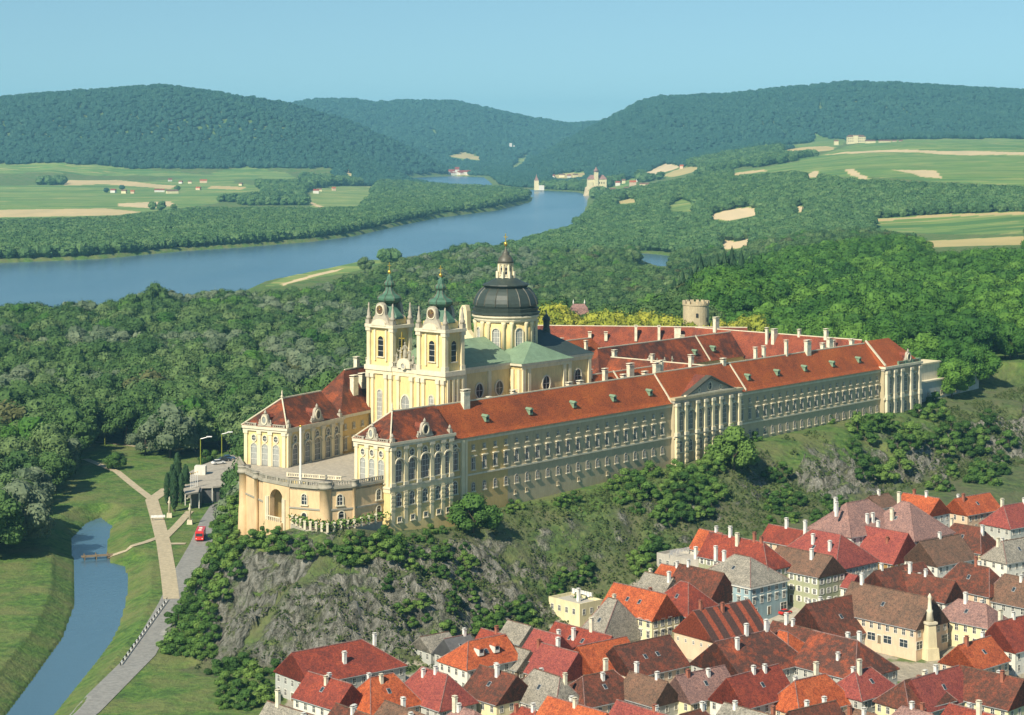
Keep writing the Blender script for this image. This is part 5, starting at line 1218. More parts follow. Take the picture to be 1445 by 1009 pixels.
# niche segment
a, b_ = Vector(PTS[3]), Vector(PTS[4]); d = (b_-a); L = d.length; d.normalize(); n = Vector((-d.y, d.x)); n = n if n.y < 0 else -n
op = arc(L/2-3.4, L/2+3.0, 40.6, 3.1, 10)
prof = [(0, 22), (0, 45.2), (L, 45.2), (L, 22), (L/2+3.0, 22), (L/2+3.0, 40.6)]+op[::-1][1:-1]+[(L/2-3.4, 40.6), (L/2-3.4, 22)]
F1 = [(a+d*x+n*0.25) for x, z in prof]; F2 = [(a+d*x-n*1.4) for x, z in prof]; m_ = len(prof)
w.mesh([(F1[i].x, F1[i].y, prof[i][1]) for i in range(m_)]+[(F2[i].x, F2[i].y, prof[i][1]) for i in range(m_)], [list(range(m_)), list(range(m_, 2*m_))[::-1]]+[[i, i+m_, (i+1) % m_+m_, (i+1) % m_] for i in range(m_)], 'bastion')
tw = T.part('wall', w)
w = MB(); 
def lb(mb, x0, x1, o0, o1, z0, z1, mat):
    P = [a+d*x0+n*o0, a+d*x1+n*o0, a+d*x1+n*o1, a+d*x0+n*o1]; q = [(p.x, p.y) for p in P]
    if sum(q[i][0]*q[(i+1) % 4][1]-q[(i+1) % 4][0]*q[i][1] for i in range(4)) < 0: q = q[::-1]
    mb.prism(q, z0, z1, mat)
lb(w, L/2-4.2, L/2+3.8, -9, -8, 30, 45, 'cream'); lb(w, L/2-4.8, L/2-3.9, -8, -1.4, 30, 45, 'cream'); lb(w, L/2+3.4, L/2+4.3, -8, -1.4, 30, 45, 'cream'); lb(w, L/2-4.2, L/2+3.8, -8, 1.6, 30, 34.4, 'bastion'); lb(w, L/2-4.2, L/2+3.8, -8.0, -1.4, 44.2, 45.1, 'cream')
for x in (L/2-4.6, L/2-3.9, L/2+3.5, L/2+4.2): lb(w, x-0.25, x+0.3, 0.25, 0.8, 30, 41.2, 'trim')
lb(w, L/2-1.2, L/2-0.2, -2.8, -1.8, 34.4, 41.0, 'trim'); T.part('niche', w)
w = MB(); 
for i in range(7):
    x = L/2-3+i*0.95; lb(w, x-.15, x+.15, 1.0, 1.3, 34.4, 35.6, 'trim')
lb(w, L/2-3.4, L/2+3.2, 0.95, 1.35, 35.6, 35.9, 'trim'); T.part('niche_railing', w)
w = MB()
for i in range(len(PTS)-1):
    seg_wall(w, PTS[i], PTS[i+1], 45.2, 45.9, 'balustrade_stone', 1.2, 0.55)
    if i != 3: seg_wall(w, PTS[i], PTS[i+1], 39.0, 39.45, 'balustrade_stone', 0.2, 0.3)
T.part('cornice', w)
w = MB()
for i in range(len(PTS)-1): balusters(w, PTS[i], PTS[i+1], 45.9, 1.35)
balusters(w, (-67, 611), (-50, 604), 45.4, 1.2, 'trim'); T.part('balustrade', w)
w = MB()
for (x, y), r, zb in (((PTS[2][0], PTS[2][1]+1.0), 1.7, 30), (PTS[5], 1.6, 22), ((-75.6, 607.6), 0.6, 24), (PTS[1], 0.45, 30)):
    w.lathe([(r*1.5, zb-6), (r*1.08, 35.0), (r, 35.3), (r, 45.2), (r+0.4, 45.3), (r+0.4, 45.9), (r, 46.0)], x, y, 'bastion', 16)
    w.lathe([(r+0.55, 45.3), (r+0.6, 45.9), (r+0.35, 46.0), (r+0.35, 47.0), (r+0.5, 47.1), (r+0.5, 47.3)], x, y, 'balustrade_stone', 16)
    T.part('turret', w); w = MB()
w = MB(); dk = PTS+[(-84.0, 640.0), (-69.0, 629.0), (-56, 652)]+[tuple(A(*q).xy) for q in ((11, 52), (11, 16), (-9, 13.5), (-35, 12.5))]
w.prism(dk[::-1] if sum(dk[i][0]*dk[(i+1) % len(dk)][1]-dk[(i+1) % len(dk)][0]*dk[i][1] for i in range(len(dk))) < 0 else dk, 44.4, 45.0, 'pavement'); T.part('deck', w)
def seg_put(me, nm, i, f, z, o=0.0):
    a = Vector(PTS[i]); b = Vector(PTS[i+1]); d = (b-a); p = a+d*f; d.normalize(); n = Vector((-d.y, d.x)); n = n if n.y < 0 else -n
    return T.put(me, nm, p.x+n.x*o, p.y+n.y*o, z, math.atan2(n.y, n.x)+math.pi/2, tw)
W_T = w_arch(1.7, 3.0, 'glass', 'trim', False, 1, 0.3).data('window'); W_TO = w_oval(0.8, 0.8, 'glass', 0.4, False).data('window'); W_TD = w_arch(1.6, 3.2, 'glass_dark', 'trim', False, 0, 0.3).data('window')
seg_put(W_T, 'window', 0, 0.22, 40.4); seg_put(W_T, 'window', 1, 0.5, 40.4); seg_put(W_T, 'window', 2, 0.58, 40.4); seg_put(W_T, 'window', 5, 0.5, 40.4)
seg_put(W_TD, 'door', 0, 0.22, 35.4); seg_put(W_TD, 'door', 1, 0.45, 35.4); seg_put(W_TO, 'window', 2, 0.58, 37.2)
# statues and lamps seen on the balustrade
P = pix(424, 676, 596)
e = empty('flagpole', (P.x, P.y, 45.0), 0, 'tall white mast standing on the terrace in front of the left pavilion', 'flagpole')
w = MB(); w.lathe([(0.55, 0), (0.5, 1.6), (0.34, 1.8), (0.30, 17.0), (0.1, 17.2)], 0, 0, 'white_wall', 8); w.build('mast', e); w = MB(); w.lathe([(0.05, 17.0), (0.35, 17.3), (0.35, 17.6), (0.02, 17.9)], 0, 0, 'gold', 8); w.build('ball', e)
# garden walk below the terrace
GP = [pixz(407, 737, 34.6), pixz(430, 748, 34.6), pixz(462, 752, 34.6), pixz(500, 746, 34.6), pixz(540, 736, 34.6)]
e = empty('garden_railing', (GP[2].x, GP[2].y, 32), 0, 'pale post and rail fence with climbing leaves at the foot of the terrace', 'railing')
off = (GP[2].x, GP[2].y, 32); w = MB(); vv = MB(); rl = MB()
WALK = [(p.x, p.y) for p in GP]+[(-44.5, 594.8), (-53.4, 591.0), (-62.5, 594.5)]
sb = MB(); q = WALK if sum(WALK[i][0]*WALK[(i+1) % 8][1]-WALK[(i+1) % 8][0]*WALK[i][1] for i in range(8)) > 0 else WALK[::-1]; sb.prism(q, 30, 34.7, 'stone'); sb.build('walk_slab', e, off)
rnd = random.Random(5)
for a, b in zip(GP[:-1], GP[1:]):
    for k in range(4):
        p = a.lerp(b, k/4); m = MB(); m.box(p.x-.32, p.x+.32, p.y-.32, p.y+.32, 34.7, 37.0, 'trim'); m.box(p.x-.45, p.x+.45, p.y-.45, p.y+.45, 37.0, 37.3, 'trim'); m.build('post', e, off)
    for z in (35.6, 36.5): rl.tube([(a.x, a.y, z), (b.x, b.y, z)], 0.09, 'dark', 5)
    for k in range(260):
        p = a.lerp(b, rnd.random()); t = Vector((rnd.uniform(-1, 1), rnd.uniform(-1, 1), rnd.uniform(-1, 1))).normalized(); u = t.orthogonal().normalized(); c = Vector((p.x+rnd.uniform(-1.2, 2.2), p.y+rnd.uniform(0, 3), 36.2+rnd.uniform(-0.5, 1.2))); s_ = 0.32
        vv.face([c+t*s_, c+u*s_, c-t*s_, c-u*s_], 'leaf_shrub')
rl.build('rail', e, off); vv.build('climbing_leaves', e, off)

# ---------------- round keep and small pavilion behind the far range
p = pix(982, 462, 925)
e = empty('round_keep', (p.x, p.y, 46), 0, 'round battlemented pale stone tower behind the red roofs of the far range', 'tower')
w = MB(); w.lathe([(6.0, 0), (5.8, 24.2), (6.1, 24.4), (6.1, 25.0), (5.2, 25.0), (5.2, 23.0)], 0, 0, 'keep_stone', 28, smooth=False); w.build('wall', e)
w = MB()
for k in range(14):
    a = 2*math.pi*k/14; P4 = [(r*math.cos(a+q), r*math.sin(a+q)) for r, q in ((5.1, -.13), (6.1, -.13), (6.1, .13), (5.1, .13))]; w.prism(P4, 24.9, 26.3, 'keep_stone')
w.build('battlement', e)
w = MB(); w.box(-0.5, 0.5, -6.1, -5.7, 19.2, 21.0, 'dark'); put(w.data('window'), 'window', e); put(w.data('window'), 'window', e, (0, 0, -2), 0.9)
p = pix(817, 440, 950)
e = empty('garden_pavilion', (p.x, p.y, 47), AR*0, 'small house with a brown mansard roof and two finials among the yellow-green trees', 'house')
w = MB(); w.box(-4.3, 4.3, -3.5, 3.5, 0, 16.5, 'pink_wall'); w.build('wall', e)
w = MB(); w.mesh([(-4.8, -4, 16.5), (4.8, -4, 16.5), (4.8, 4, 16.5), (-4.8, 4, 16.5), (-4.0, -3.0, 20), (4.0, -3.0, 20), (4.0, 3.0, 20), (-4.0, 3.0, 20), (-2.6, 0, 21.8), (2.6, 0, 21.8)], [(0, 1, 5, 4), (1, 2, 6, 5), (2, 3, 7, 6), (3, 0, 4, 7), (4, 5, 9, 8), (5, 6, 9), (6, 7, 8, 9), (7, 4, 8), (3, 2, 1, 0)], 'tile_mauve'); rf = w.build('roof', e)
w = MB()
for x in (-2.6, 2.6): w.lathe([(0.3, 21.6), (0.35, 22.4), (0.06, 23.8)], x, 0, 'white_wall', 6)
w.build('finial', rf)
# yellow-green avenue behind the far range
yl = []
rnd = random.Random(12)
for px_, py_, hh_ in ((768, 452, 11), (782, 450, 13), (800, 448, 12), (838, 447, 13), (856, 446, 14), (874, 446, 13), (893, 448, 12), (910, 448, 13), (926, 451, 12), (942, 453, 11), (956, 456, 10), (1014, 460, 9), (1040, 462, 9), (1052, 460, 11), (1068, 461, 12), (790, 436, 15), (775, 430, 16)):
    Yv = 912+rnd.uniform(0, 12)+(14 if py_ < 440 else 0); x = (px_-CX)/F_PX*Yv; yl.append((x, Yv, hh_+4))
for i, (x, y, h) in enumerate(yl):
    r, c = tree(x, y, h+5.5, 'yellow', i % 2, '%s yellow-green rounded tree in the row behind the far red roofs' % ('first second third fourth fifth sixth seventh eighth ninth tenth eleventh twelfth thirteenth fourteenth fifteenth sixteenth seventeenth'.split()[i]), 'yellow-green trees in a row behind the abbey', 'lime_tree', w=0.85, z=47)
# ------------------------------------------------------------------ the town below
def hwin(w=0.95, h=1.5, shut=None, arch=False):
    mb = MB(); a = w/2; f = 0.12
    mb.box(-a, a, -0.03, 0.0, 0, h, 'glass')
    for x0, x1, z0, z1 in ((-a-f, -a, -f, h+f), (a, a+f, -f, h+f), (-a, a, h, h+f), (-a, a, -f, 0)): mb.box(x0, x1, -0.10, 0.0, z0, z1, 'frame_white')
    mb.box(-0.04, 0.04, -0.07, -0.03, 0, h, 'frame_white'); mb.box(-a, a, -0.065, -0.03, h*0.6-0.03, h*0.6+0.03, 'frame_white')
    if shut:
        for s in (-1, 1): mb.box(min(s*(a+f), s*(a+f+0.45)), max(s*(a+f), s*(a+f+0.45)), -0.12, -0.04, 0, h, shut)
    if arch: mb.box(-a-0.25, a+0.25, -0.35, 0, h+0.3, h+0.5, 'frame_white')
    return mb.data('window')
HW = hwin(); HWS = hwin(shut='frame_white'); HWB = hwin(1.1, 1.7, arch=True); HWT = hwin(0.6, 0.8); SHOP = hwin(2.6, 2.0)
DOORM = MB(); DOORM.box(-0.6, 0.6, -0.08, 0, 0, 2.2, 'wood'); DOORM.box(-0.75, -0.6, -0.14, 0, 0, 2.4, 'frame_white'); DOORM.box(0.6, 0.75, -0.14, 0, 0, 2.4, 'frame_white'); DOORM.box(-0.6, 0.6, -0.14, 0, 2.2, 2.4, 'frame_white'); DOORM = DOORM.data('door')
def chim(mat, h, w=0.75):
    mb = MB(); mb.box(-w/2, w/2, -0.4, 0.4, -1.6, h, mat); mb.box(-w/2-.1, w/2+.1, -0.5, 0.5, h, h+0.18, mat); mb.box(-w/2+.1, w/2-.1, -0.3, 0.3, h+0.18, h+0.4, 'dark'); mb.box(-w/2-.05, w/2+.05, -.45, .45, h+0.42, h+0.52, mat)
    return mb.data('chimney')
HC = {('w', 0): chim('chimney_white', 1.3), ('w', 1): chim('chimney_white', 2.4, 0.9), ('b', 0): chim('chimney_brick', 1.2), ('b', 1): chim('chimney_brick', 2.0), ('c', 0): chim('chimney_cream', 1.5), ('c', 1): chim('chimney_cream', 3.0, 1.0)}
def skylight():
    mb = MB(); mb.box(-0.5, 0.5, -0.7, 0.7, -0.1, 0.12, 'metal_grey'); mb.box(-0.4, 0.4, -0.6, 0.6, 0.12, 0.15, 'glass'); return mb.data('skylight')
SKYL = skylight()
def dormer2(roof):
    mb = MB(); mb.box(-0.8, 0.8, -1.0, 1.2, -1.0, 0.8, 'white_wall'); mb.box(-0.5, 0.5, -1.05, -1.0, -0.2, 0.6, 'glass')
    mb.mesh([(-1.0, -1.25, 0.8), (1.0, -1.25, 0.8), (1.0, 1.6, 0.95), (-1.0, 1.6, 0.95), (0, -1.25, 1.35), (0, 1.7, 1.4)], [(0, 1, 4), (1, 2, 5, 4), (2, 3, 5), (3, 0, 4, 5), (0, 3, 2, 1)], roof); return mb
GR = 'houses of the town below the abbey'
def house(px, py, ang, L, W, rise, hw, roof, wall, label, kind='gable', h0=0.0, h1=0.0, ch=(), win=HW, sky=0, dorm=0, door=True, shop=False, cornice=None, name='town_house', rows=None, gw=None, zr=None):
    """ridge centre seen at (px, py); ridge along local x"""
    zr = zr or 20.0
    for _ in range(30):
        p = pixz(px, py, zr); g = float(town_h(np.array([p.x]), np.array([p.y]))[0]); zr = 0.7*zr+0.3*(g+hw+rise)
    g = zr-hw-rise
    e = empty(name, (p.x, p.y, g), R(ang), label, 'house')
    a, b = L/2, W/2
    w = MB(); w.box(-a, a, -b, b, -5, hw, wall)
    def gab(x, n):   # gable triangle, slightly inset from the roof ends
        if n: return
        w.extr([(-b, hw), (b, hw), (0, hw+rise-0.25)], 'x', x-0.1 if x > 0 else x, x if x > 0 else x+0.1, wall)
    gab(-a, h0); gab(a, h1)
    w.build('wall', e)
    r = MB(); ov = 0.45; t = 0.22
    sl = rise/b; ze = hw-ov*sl
    x0, x1 = -a-(0.35 if not h0 else ov), a+(0.35 if not h1 else ov)
    hip0, hip1 = (h0+ov if h0 else 0), (h1+ov if h1 else 0)
    B = [(x0, -b-ov, ze), (x1, -b-ov, ze), (x1, b+ov, ze), (x0, b+ov, ze), (x0+hip0, 0, hw+rise), (x1-hip1, 0, hw+rise)]
    up = [(x, y, z+t) for x, y, z in B]
    r.mesh(up+B, [(0, 1, 5, 4), (1, 2, 5), (2, 3, 4, 5), (3, 0, 4)] + [(7, 6, 10, 11), (9, 8, 11, 10), (6, 7, 1, 0), (7, 8, 2, 1), (8, 9, 3, 2), (9, 6, 0, 3)]+([(6, 9, 10)] if h0 else [(6, 10, 9)])+[(7, 11, 8)], roof)
    ro = r.build('roof', e)
    c = MB(); c.box(x0+hip0, x1-hip1, -0.14, 0.14, hw+rise+t-0.06, hw+rise+t+0.12, 'tile_umber' if roof in ('tile_grey', 'tile_umber', 'tile_brown') else 'tile_mauve')
    for hh, xs, xr in ((hip0, x0, x0+hip0), (hip1, x1, x1-hip1)):
        if hh:
            for sy in (-1, 1): c.tube([(xs, sy*(b+ov), ze+t), (xr, 0, hw+rise+t)], 0.13, 'tile_mauve', 4)
    c.build('ridge_tiles', ro)
    gt = MB(); gt.box(x0+.2, x1-.2, -b-ov-0.12, -b-ov, ze-0.02, ze+0.14, 'metal_grey'); gt.build('gutter', ro)
    for cx_, cy_, km, kk in ch: put(HC[km, kk], 'chimney', ro, (cx_*a, cy_*b, hw+rise*(1-abs(cy_))+t))
    rnd = random.Random(int(px*7+py))
    for i in range(sky):
        x = a*(-0.5+1.0*(i+0.5)/sky)+rnd.uniform(-.5, .5); q = put(SKYL, 'skylight', ro, (x, -b*0.5, hw+rise*0.5+t)); q.rotation_euler = (math.atan(sl), 0, 0)
    for i in range(dorm):
        x = a*(-0.6+1.2*(i+0.5)/dorm); put(dormer2(roof).data('dormer'), 'dormer', ro, (x, -b*0.55, hw+rise*0.45+0.9))
    if cornice:
        k = MB(); k.box(-a-0.5, a+0.5, -b-0.5, b+0.5, hw-0.75, hw-0.35, cornice); k.build('cornice', e)
    rows = rows if rows is not None else max(1, int((hw+0.4)/2.9))
    def face(n, length, place, rz, g_=False):
        m = max(1, int(length/2.7))
        for i in range(m):
            u = -length/2+length*(i+0.5)/m
            for k in range(rows):
                z = hw-2.3-(rows-1-k)*2.9
                if z < -0.5: continue
                if k == 0 and door and i == m//2 and rows > 1: put(DOORM, 'door', e, place(u, z-0.9), rz); continue
                if shop and k == 0: 
                    if i % 2 == 0: put(SHOP, 'shop_window', e, place(u, z-0.4), rz)
                    continue
                put(win, 'window', e, place(u, z), rz)
    face(0, L, lambda u, z: (u, -b, z), 0)
    face(1, W, lambda u, z: (a, u, z), math.pi/2); face(2, W, lambda u, z: (-a, u, z), -math.pi/2)
    if not h1: put(HWT, 'window', e, (a, 0, hw+rise*0.30), math.pi/2)
    if not h0: put(HWT, 'window', e, (-a, 0, hw+rise*0.30), -math.pi/2)
    return e
V, U = -48.0, 39.0
house(481, 909, U, 29, 16, 6, 6, 'tile_red', 'grey_wall', 'house with long dark red hipped roof, leftmost roof at the foot of the cliff', h1=8, ch=((-0.15, -0.6, 'w', 1), (0.8, 0.2, 'w', 0)), sky=0)
house(613, 896, U, 9, 9, 3, 4, 'tile_grey', 'grey_wall', 'small grey-roofed shed left of the orange-roofed house under the cliff', ch=(), name='shed')
house(645, 899, U, 8, 9, 4, 6, 'slate', 'grey_wall', 'house with small black roof between grey shed and orange roof', ch=((0.6, 0, 'w', 0),), sky=1)
house(676, 903, U, 17, 12, 5, 6, 'tile_orange', 'white_wall', 'house with bright orange roof and two white dormers under the cliff', dorm=2, h0=5, sky=1)
house(696, 892, V, 9, 9, 5, 6, 'tile_red', 'pink_wall', 'narrow house with bright red roof right behind the orange-roofed one', ch=((0.3, 0, 'b', 0),))
house(733, 880, V, 9, 8, 4, 3, 'tile_grey', 'grey_wall', 'small grey-roofed shed standing among trees at the cliff foot', name='shed')
house(722, 912, V, 14, 9, 4, 4, 'tile_grey', 'wood', 'weathered grey-brown barn between the orange roof and the dull red roofs', name='barn')
house(773, 893, V, 10, 12, 6, 6, 'tile_crimson', 'pink_wall', 'house with dull crimson roof and brick chimney, left of the tall white chimney', ch=((0.1, -0.6, 'b', 1), (0.7, 0.1, 'w', 0)), sky=1)
house(823, 888, V, 21, 10, 5, 6, 'tile_red', 'pink_wall', 'house with long red roof in front of the large grey hipped roof', ch=((-0.1, -0.5, 'w', 1), (0.3, 0, 'c', 1)), sky=2)
house(790, 915, V, 13, 12, 6, 5, 'tile_crimson', 'pink_wall', 'crimson-roofed house with tall white chimney at the bottom edge of the picture', ch=((-0.2, 0.1, 'w', 1),))
house(850, 906, U, 16, 14, 6, 6, 'tile_orange', 'yellow_wall', 'house with patchy orange tile roof and pale yellow gable at the bottom edge', ch=(), sky=1)
house(863, 845, V, 10.5, 20, 10.5, 3.5, 'tile_grey', 'white_wall', 'house with very large steep grey hipped roof', h0=4, h1=3, ch=((0.0, 0.1, 'c', 0),), sky=1)
house(903, 831, V, 20, 11, 6, 9, 'tile_orange', 'yellow_wall', 'three-storey yellow house with orange roof and a gable over its white front', sky=2, ch=((0.3, 0.2, 'b', 0),), win=HWB)
house(930, 812, V, 11, 10, 5, 6, 'tile_grey', 'grey_wall', 'house with plain grey roof behind the orange roof with yellow gable', ch=((-0.8, 0.2, 'c', 0), (0.9, -0.2, 'w', 1)))
house(946, 799, V, 7, 7, 3, 6, 'tile_orange', 'white_wall', 'tiny orange-roofed house behind the plain grey roof', ch=((0.8, 0, 'w', 0),))
house(966, 822, V, 16, 14, 7, 7, 'tile_red', 'blue_wall', 'house with dark red pyramid roof and bluish walls beside the yellow gabled house', h0=6.5, h1=6.5, ch=(), sky=1)
house(990, 803, V, 17, 14, 8, 6, 'tile_brown', 'yellow_wall', 'house with mossy dark brown roof and cream gable', ch=((-0.6, 0, 'w', 0),), sky=0, win=HWB)
house(1003, 750, V, 9, 9, 5, 4, 'tile_orange', 'pink_wall', 'small house with half red half brown roof, highest at the foot of the slope', ch=((0.5, 0, 'w', 0),))
house(1050, 761, V, 27, 10, 6, 10, 'tile_red', 'green_wall', 'long house with narrow brown-red roof ending in a hip above the street', h1=6, ch=((-0.4, 0, 'w', 1), (-0.1, -0.3, 'c', 1), (0.3, 0, 'b', 1), (0.5, 0, 'b', 0)), win=HWS)
house(1048, 785, V, 20, 16, 6, 9.5, 'tile_grey', 'blue_wall', 'blue-green street house with light grey roof and broad white cornice', h0=7, h1=7, ch=((-0.5, -0.3, 'w', 1), (-0.9, -0.2, 'w', 1)), win=HWB, cornice='white_wall', shop=True, sky=1)
house(1136, 778, V, 20, 12, 5, 9.5, 'tile_umber', 'green_wall', 'long olive house with white shutters and grey-brown roof in the street', ch=((0.4, -0.3, 'w', 1),), win=HWS)
house(1164, 751, V, 24, 20, 8, 7, 'tile_crimson', 'grey_wall', 'large house with broad crimson hipped roof and a tall white chimney', h0=7, h1=6, ch=((-0.1, -0.4, 'w', 1), (0.5, -0.5, 'w', 1), (-0.7, 0.1, 'w', 1)), sky=1)
house(1110, 745, V, 14, 8, 4, 5, 'tile_red', 'pink_wall', 'low brown-red house squeezed behind the broad crimson hipped roof', ch=((0, 0, 'w', 1),))
house(1247, 747, V, 18, 14, 8, 5, 'tile_crimson', 'wood_gable', 'house with ochre wooden gable and half orange half crimson roof', ch=((-0.3, 0.1, 'w', 1), (0.4, -0.4, 'b', 0)))
house(1210, 708, U, 26, 18, 8, 8, 'tile_mauve', 'white_wall', 'large white house with mauve hipped roof, left of the mauve pyramid roof', h0=8, h1=8, ch=((-0.7, 0.1, 'w', 1), (-0.9, -0.2, 'w', 1), (-0.2, -0.7, 'w', 1), (0.0, -0.7, 'w', 1)))
house(1278, 709, V, 22, 20, 9, 9.5, 'tile_mauve', 'white_wall', 'stately white house with mauve pyramid roof at the right edge', h0=9.5, h1=9.5, ch=((-0.3, 0.1, 'c', 1), (-0.1, -0.55, 'c', 1)), win=HWB, sky=1)
house(1240, 699, U, 9, 9, 3, 7, 'tile_umber', 'white_wall', 'small house with flat brown roof peeping over the mauve roofs', ch=((0, 0, 'w', 0),))
house(1300, 700, V, 14, 12, 5, 7, 'tile_orange', 'white_wall', 'orange-roofed house half hidden behind the mauve pyramid roof', ch=((0.3, 0, 'w', 0), (-0.4, 0, 'b', 0)))
house(1268, 800, U, 21, 14, 6, 7, 'tile_brown', 'grey_wall', 'house with very dark brown roof behind the peach-coloured house', ch=((-0.7, 0, 'w', 0), (0.1, -0.3, 'b', 0), (0.4, -0.6, 'w', 0)))
house(1258, 833, V, 27, 14, 7, 8, 'tile_umber', 'pink_wall', 'peach-coloured house with brown roof and shop windows at the lower right', ch=((-0.75, 0, 'w', 1), (0.2, 0.4, 'w', 0)), shop=True, sky=1)
house(1170, 847, U, 18, 16, 8, 5, 'tile_brown', 'grey_wall', 'house with broad plain grey gable and dark brown roof in the middle of the town', ch=((-0.8, 0.1, 'w', 0), (-0.3, 0.1, 'w', 0), (0.2, 0.2, 'w', 0)), sky=1, win=HWT)
house(1188, 808, V, 11, 7, 3, 6, 'tile_crimson', 'white_wall', 'small bright white house with wine-red roof in the middle of the street', ch=((-0.2, -0.3, 'w', 0),))
house(1018, 855, U, 21, 15, 6.5, 6.5, 'tile_striped', 'pink_wall', 'house with black and red striped roof and blank pale pink gable', ch=((-0.75, 0, 'b', 1), (-0.1, -0.2, 'b', 1)), win=HWT, rows=1)
house(1058, 896, U, 24, 18, 7, 7, 'tile_patch', 'grey_wall', 'large house with brown and red patched roof below the pink gable', h1=5, ch=((-0.6, -0.3, 'w', 1), (-0.1, 0, 'w', 1), (0.5, 0, 'w', 1), (0.7, 0.2, 'w', 1)))
house(1112, 893, V, 12, 14, 6, 7, 'tile_orange', 'grey_wall', 'house with vivid orange hipped roof among the brown roofs', h0=3, h1=6, sky=1, ch=((0.2, -0.7, 'w', 0),))
house(1122, 884, V, 15, 9, 4, 6, 'tile_brown', 'grey_wall', 'house with narrow dark brown roof behind the vivid orange hip', ch=((-0.4, 0, 'w', 1), (-0.1, 0, 'w', 0)))
house(1192, 901, V, 20, 17, 7, 7, 'tile_patch', 'grey_wall', 'house with orange and brown patched roof at the bottom edge', h1=6, ch=((-0.1, 0.3, 'w', 1), (0.4, 0.1, 'w', 1), (0.2, -0.6, 'w', 0)))
house(906, 905, U, 19, 15, 6, 6, 'tile_brown', 'pink_wall', 'house with dark maroon roof and pink gable edge at the bottom', sky=2, ch=())
house(1302, 812, V, 22, 9, 5, 7, 'tile_brown', 'white_wall', 'narrow dark red-roofed house with white parapet at the right edge', ch=((-0.4, 0, 'w', 1), (0.1, 0, 'w', 0)))
house(1326, 760, U, 18, 13, 6, 8, 'tile_umber', 'white_wall', 'brown-roofed house beyond the mauve pyramid roof at the right edge', ch=((0, 0, 'w', 0),))
# roofs continuing below and to the right of the photographed part of the town
rnd = random.Random(8); rm = ['tile_red', 'tile_brown', 'tile_umber', 'tile_orange', 'tile_grey', 'tile_mauve', 'tile_crimson', 'tile_brown']
wm = ['white_wall', 'pink_wall', 'grey_wall', 'yellow_wall']; RN = {'tile_red': 'red', 'tile_brown': 'dark brown', 'tile_umber': 'brown', 'tile_orange': 'orange', 'tile_grey': 'grey', 'tile_mauve': 'mauve', 'tile_crimson': 'crimson'}
WN = {'white_wall': 'white', 'pink_wall': 'peach', 'grey_wall': 'grey', 'yellow_wall': 'pale yellow'}
ORD = ['first', 'second', 'third', 'fourth', 'fifth', 'sixth', 'seventh', 'eighth', 'ninth', 'tenth', 'eleventh', 'twelfth', 'thirteenth', 'fourteenth', 'fifteenth', 'sixteenth', 'seventeenth', 'eighteenth', 'nineteenth', 'last']
xtra = [(x+rnd.uniform(-8, 8), 952+rnd.uniform(-8, 6)) for x in range(470, 1300, 75)]+[(x+rnd.uniform(-8, 8), 1000+rnd.uniform(-6, 6)) for x in range(420, 1460, 80)]+[(1372, 700), (1430, 712), (1365, 742), (1430, 762), (1375, 798), (1440, 815), (1372, 850), (1435, 872), (1375, 905), (1320, 950), (1400, 950)]
for i, (x, y) in enumerate(xtra):
    r_ = rm[i*3 % 8]; w_ = wm[i*5 % 4]
    where = ('%s of the bottom row' if y > 975 else ('%s of the row above the bottom one' if y > 930 else '%s of the far right houses')) % ORD[min(i if y < 935 and i > 23 else (i-12 if y > 975 else i), 99) % 20]
    hp = rnd.random() < 0.4
    house(x, y, (U if rnd.random() < 0.5 else V)+rnd.uniform(-4, 4), rnd.uniform(12, 19), rnd.uniform(9, 13), rnd.uniform(4.5, 6.5), rnd.uniform(5.5, 8.5), r_, w_,
          '%s %shouse with %s roof, %s' % (WN[w_], 'hipped ' if hp else 'gabled ', RN[r_], where), h0=4 if hp else 0, h1=4 if hp else 0,
          ch=((rnd.uniform(-.7, .7), rnd.uniform(-.3, .3), rnd.choice('wbc'), rnd.choice((0, 1))), (rnd.uniform(-.7, .7), rnd.uniform(-.3, .3), 'w', 0)), sky=rnd.randint(0, 1))
# flat-roofed house and terrace with washing
def flat_house(px, py, ang, L, W, h, wall, label):
    z = 16.0
    for _ in range(30): p = pixz(px, py, z); g = float(town_h(np.array([p.x]), np.array([p.y]))[0]); z = 0.7*z+0.3*(g+h)
    g = z-h
    e = empty('flat_roofed_house', (p.x, p.y, g), R(ang), label, 'house'); a, b = L/2, W/2
    w = MB(); w.box(-a, a, -b, b, -2.5, h, wall); w.build('wall', e)
    w = MB(); w.box(-a, a, -b, -b+.3, h, h+0.9, wall); w.box(-a, a, b-.3, b, h, h+0.9, wall); w.box(-a, -a+.3, -b+.3, b-.3, h, h+0.9, wall); w.box(a-.3, a, -b+.3, b-.3, h, h+0.9, wall); w.build('parapet', e)
    w = MB(); w.box(-a+.3, a-.3, -b+.3, b-.3, h, h+0.08, 'concrete'); w.build('roof_deck', e)
    for i in range(int(L/3)): put(HW, 'window', e, (-a+1.6+i*3, -b, h-2.4))
    for i in range(int(W/3)): put(HW, 'window', e, (a, -b+1.6+i*3, h-2.4), math.pi/2); put(HW, 'window', e, (-a, -b+1.6+i*3, h-2.4), -math.pi/2)
    put(HC['w', 1], 'chimney', e, (0.2*a, 0, h+1)); return e, Vector((p.x, p.y, g+h))
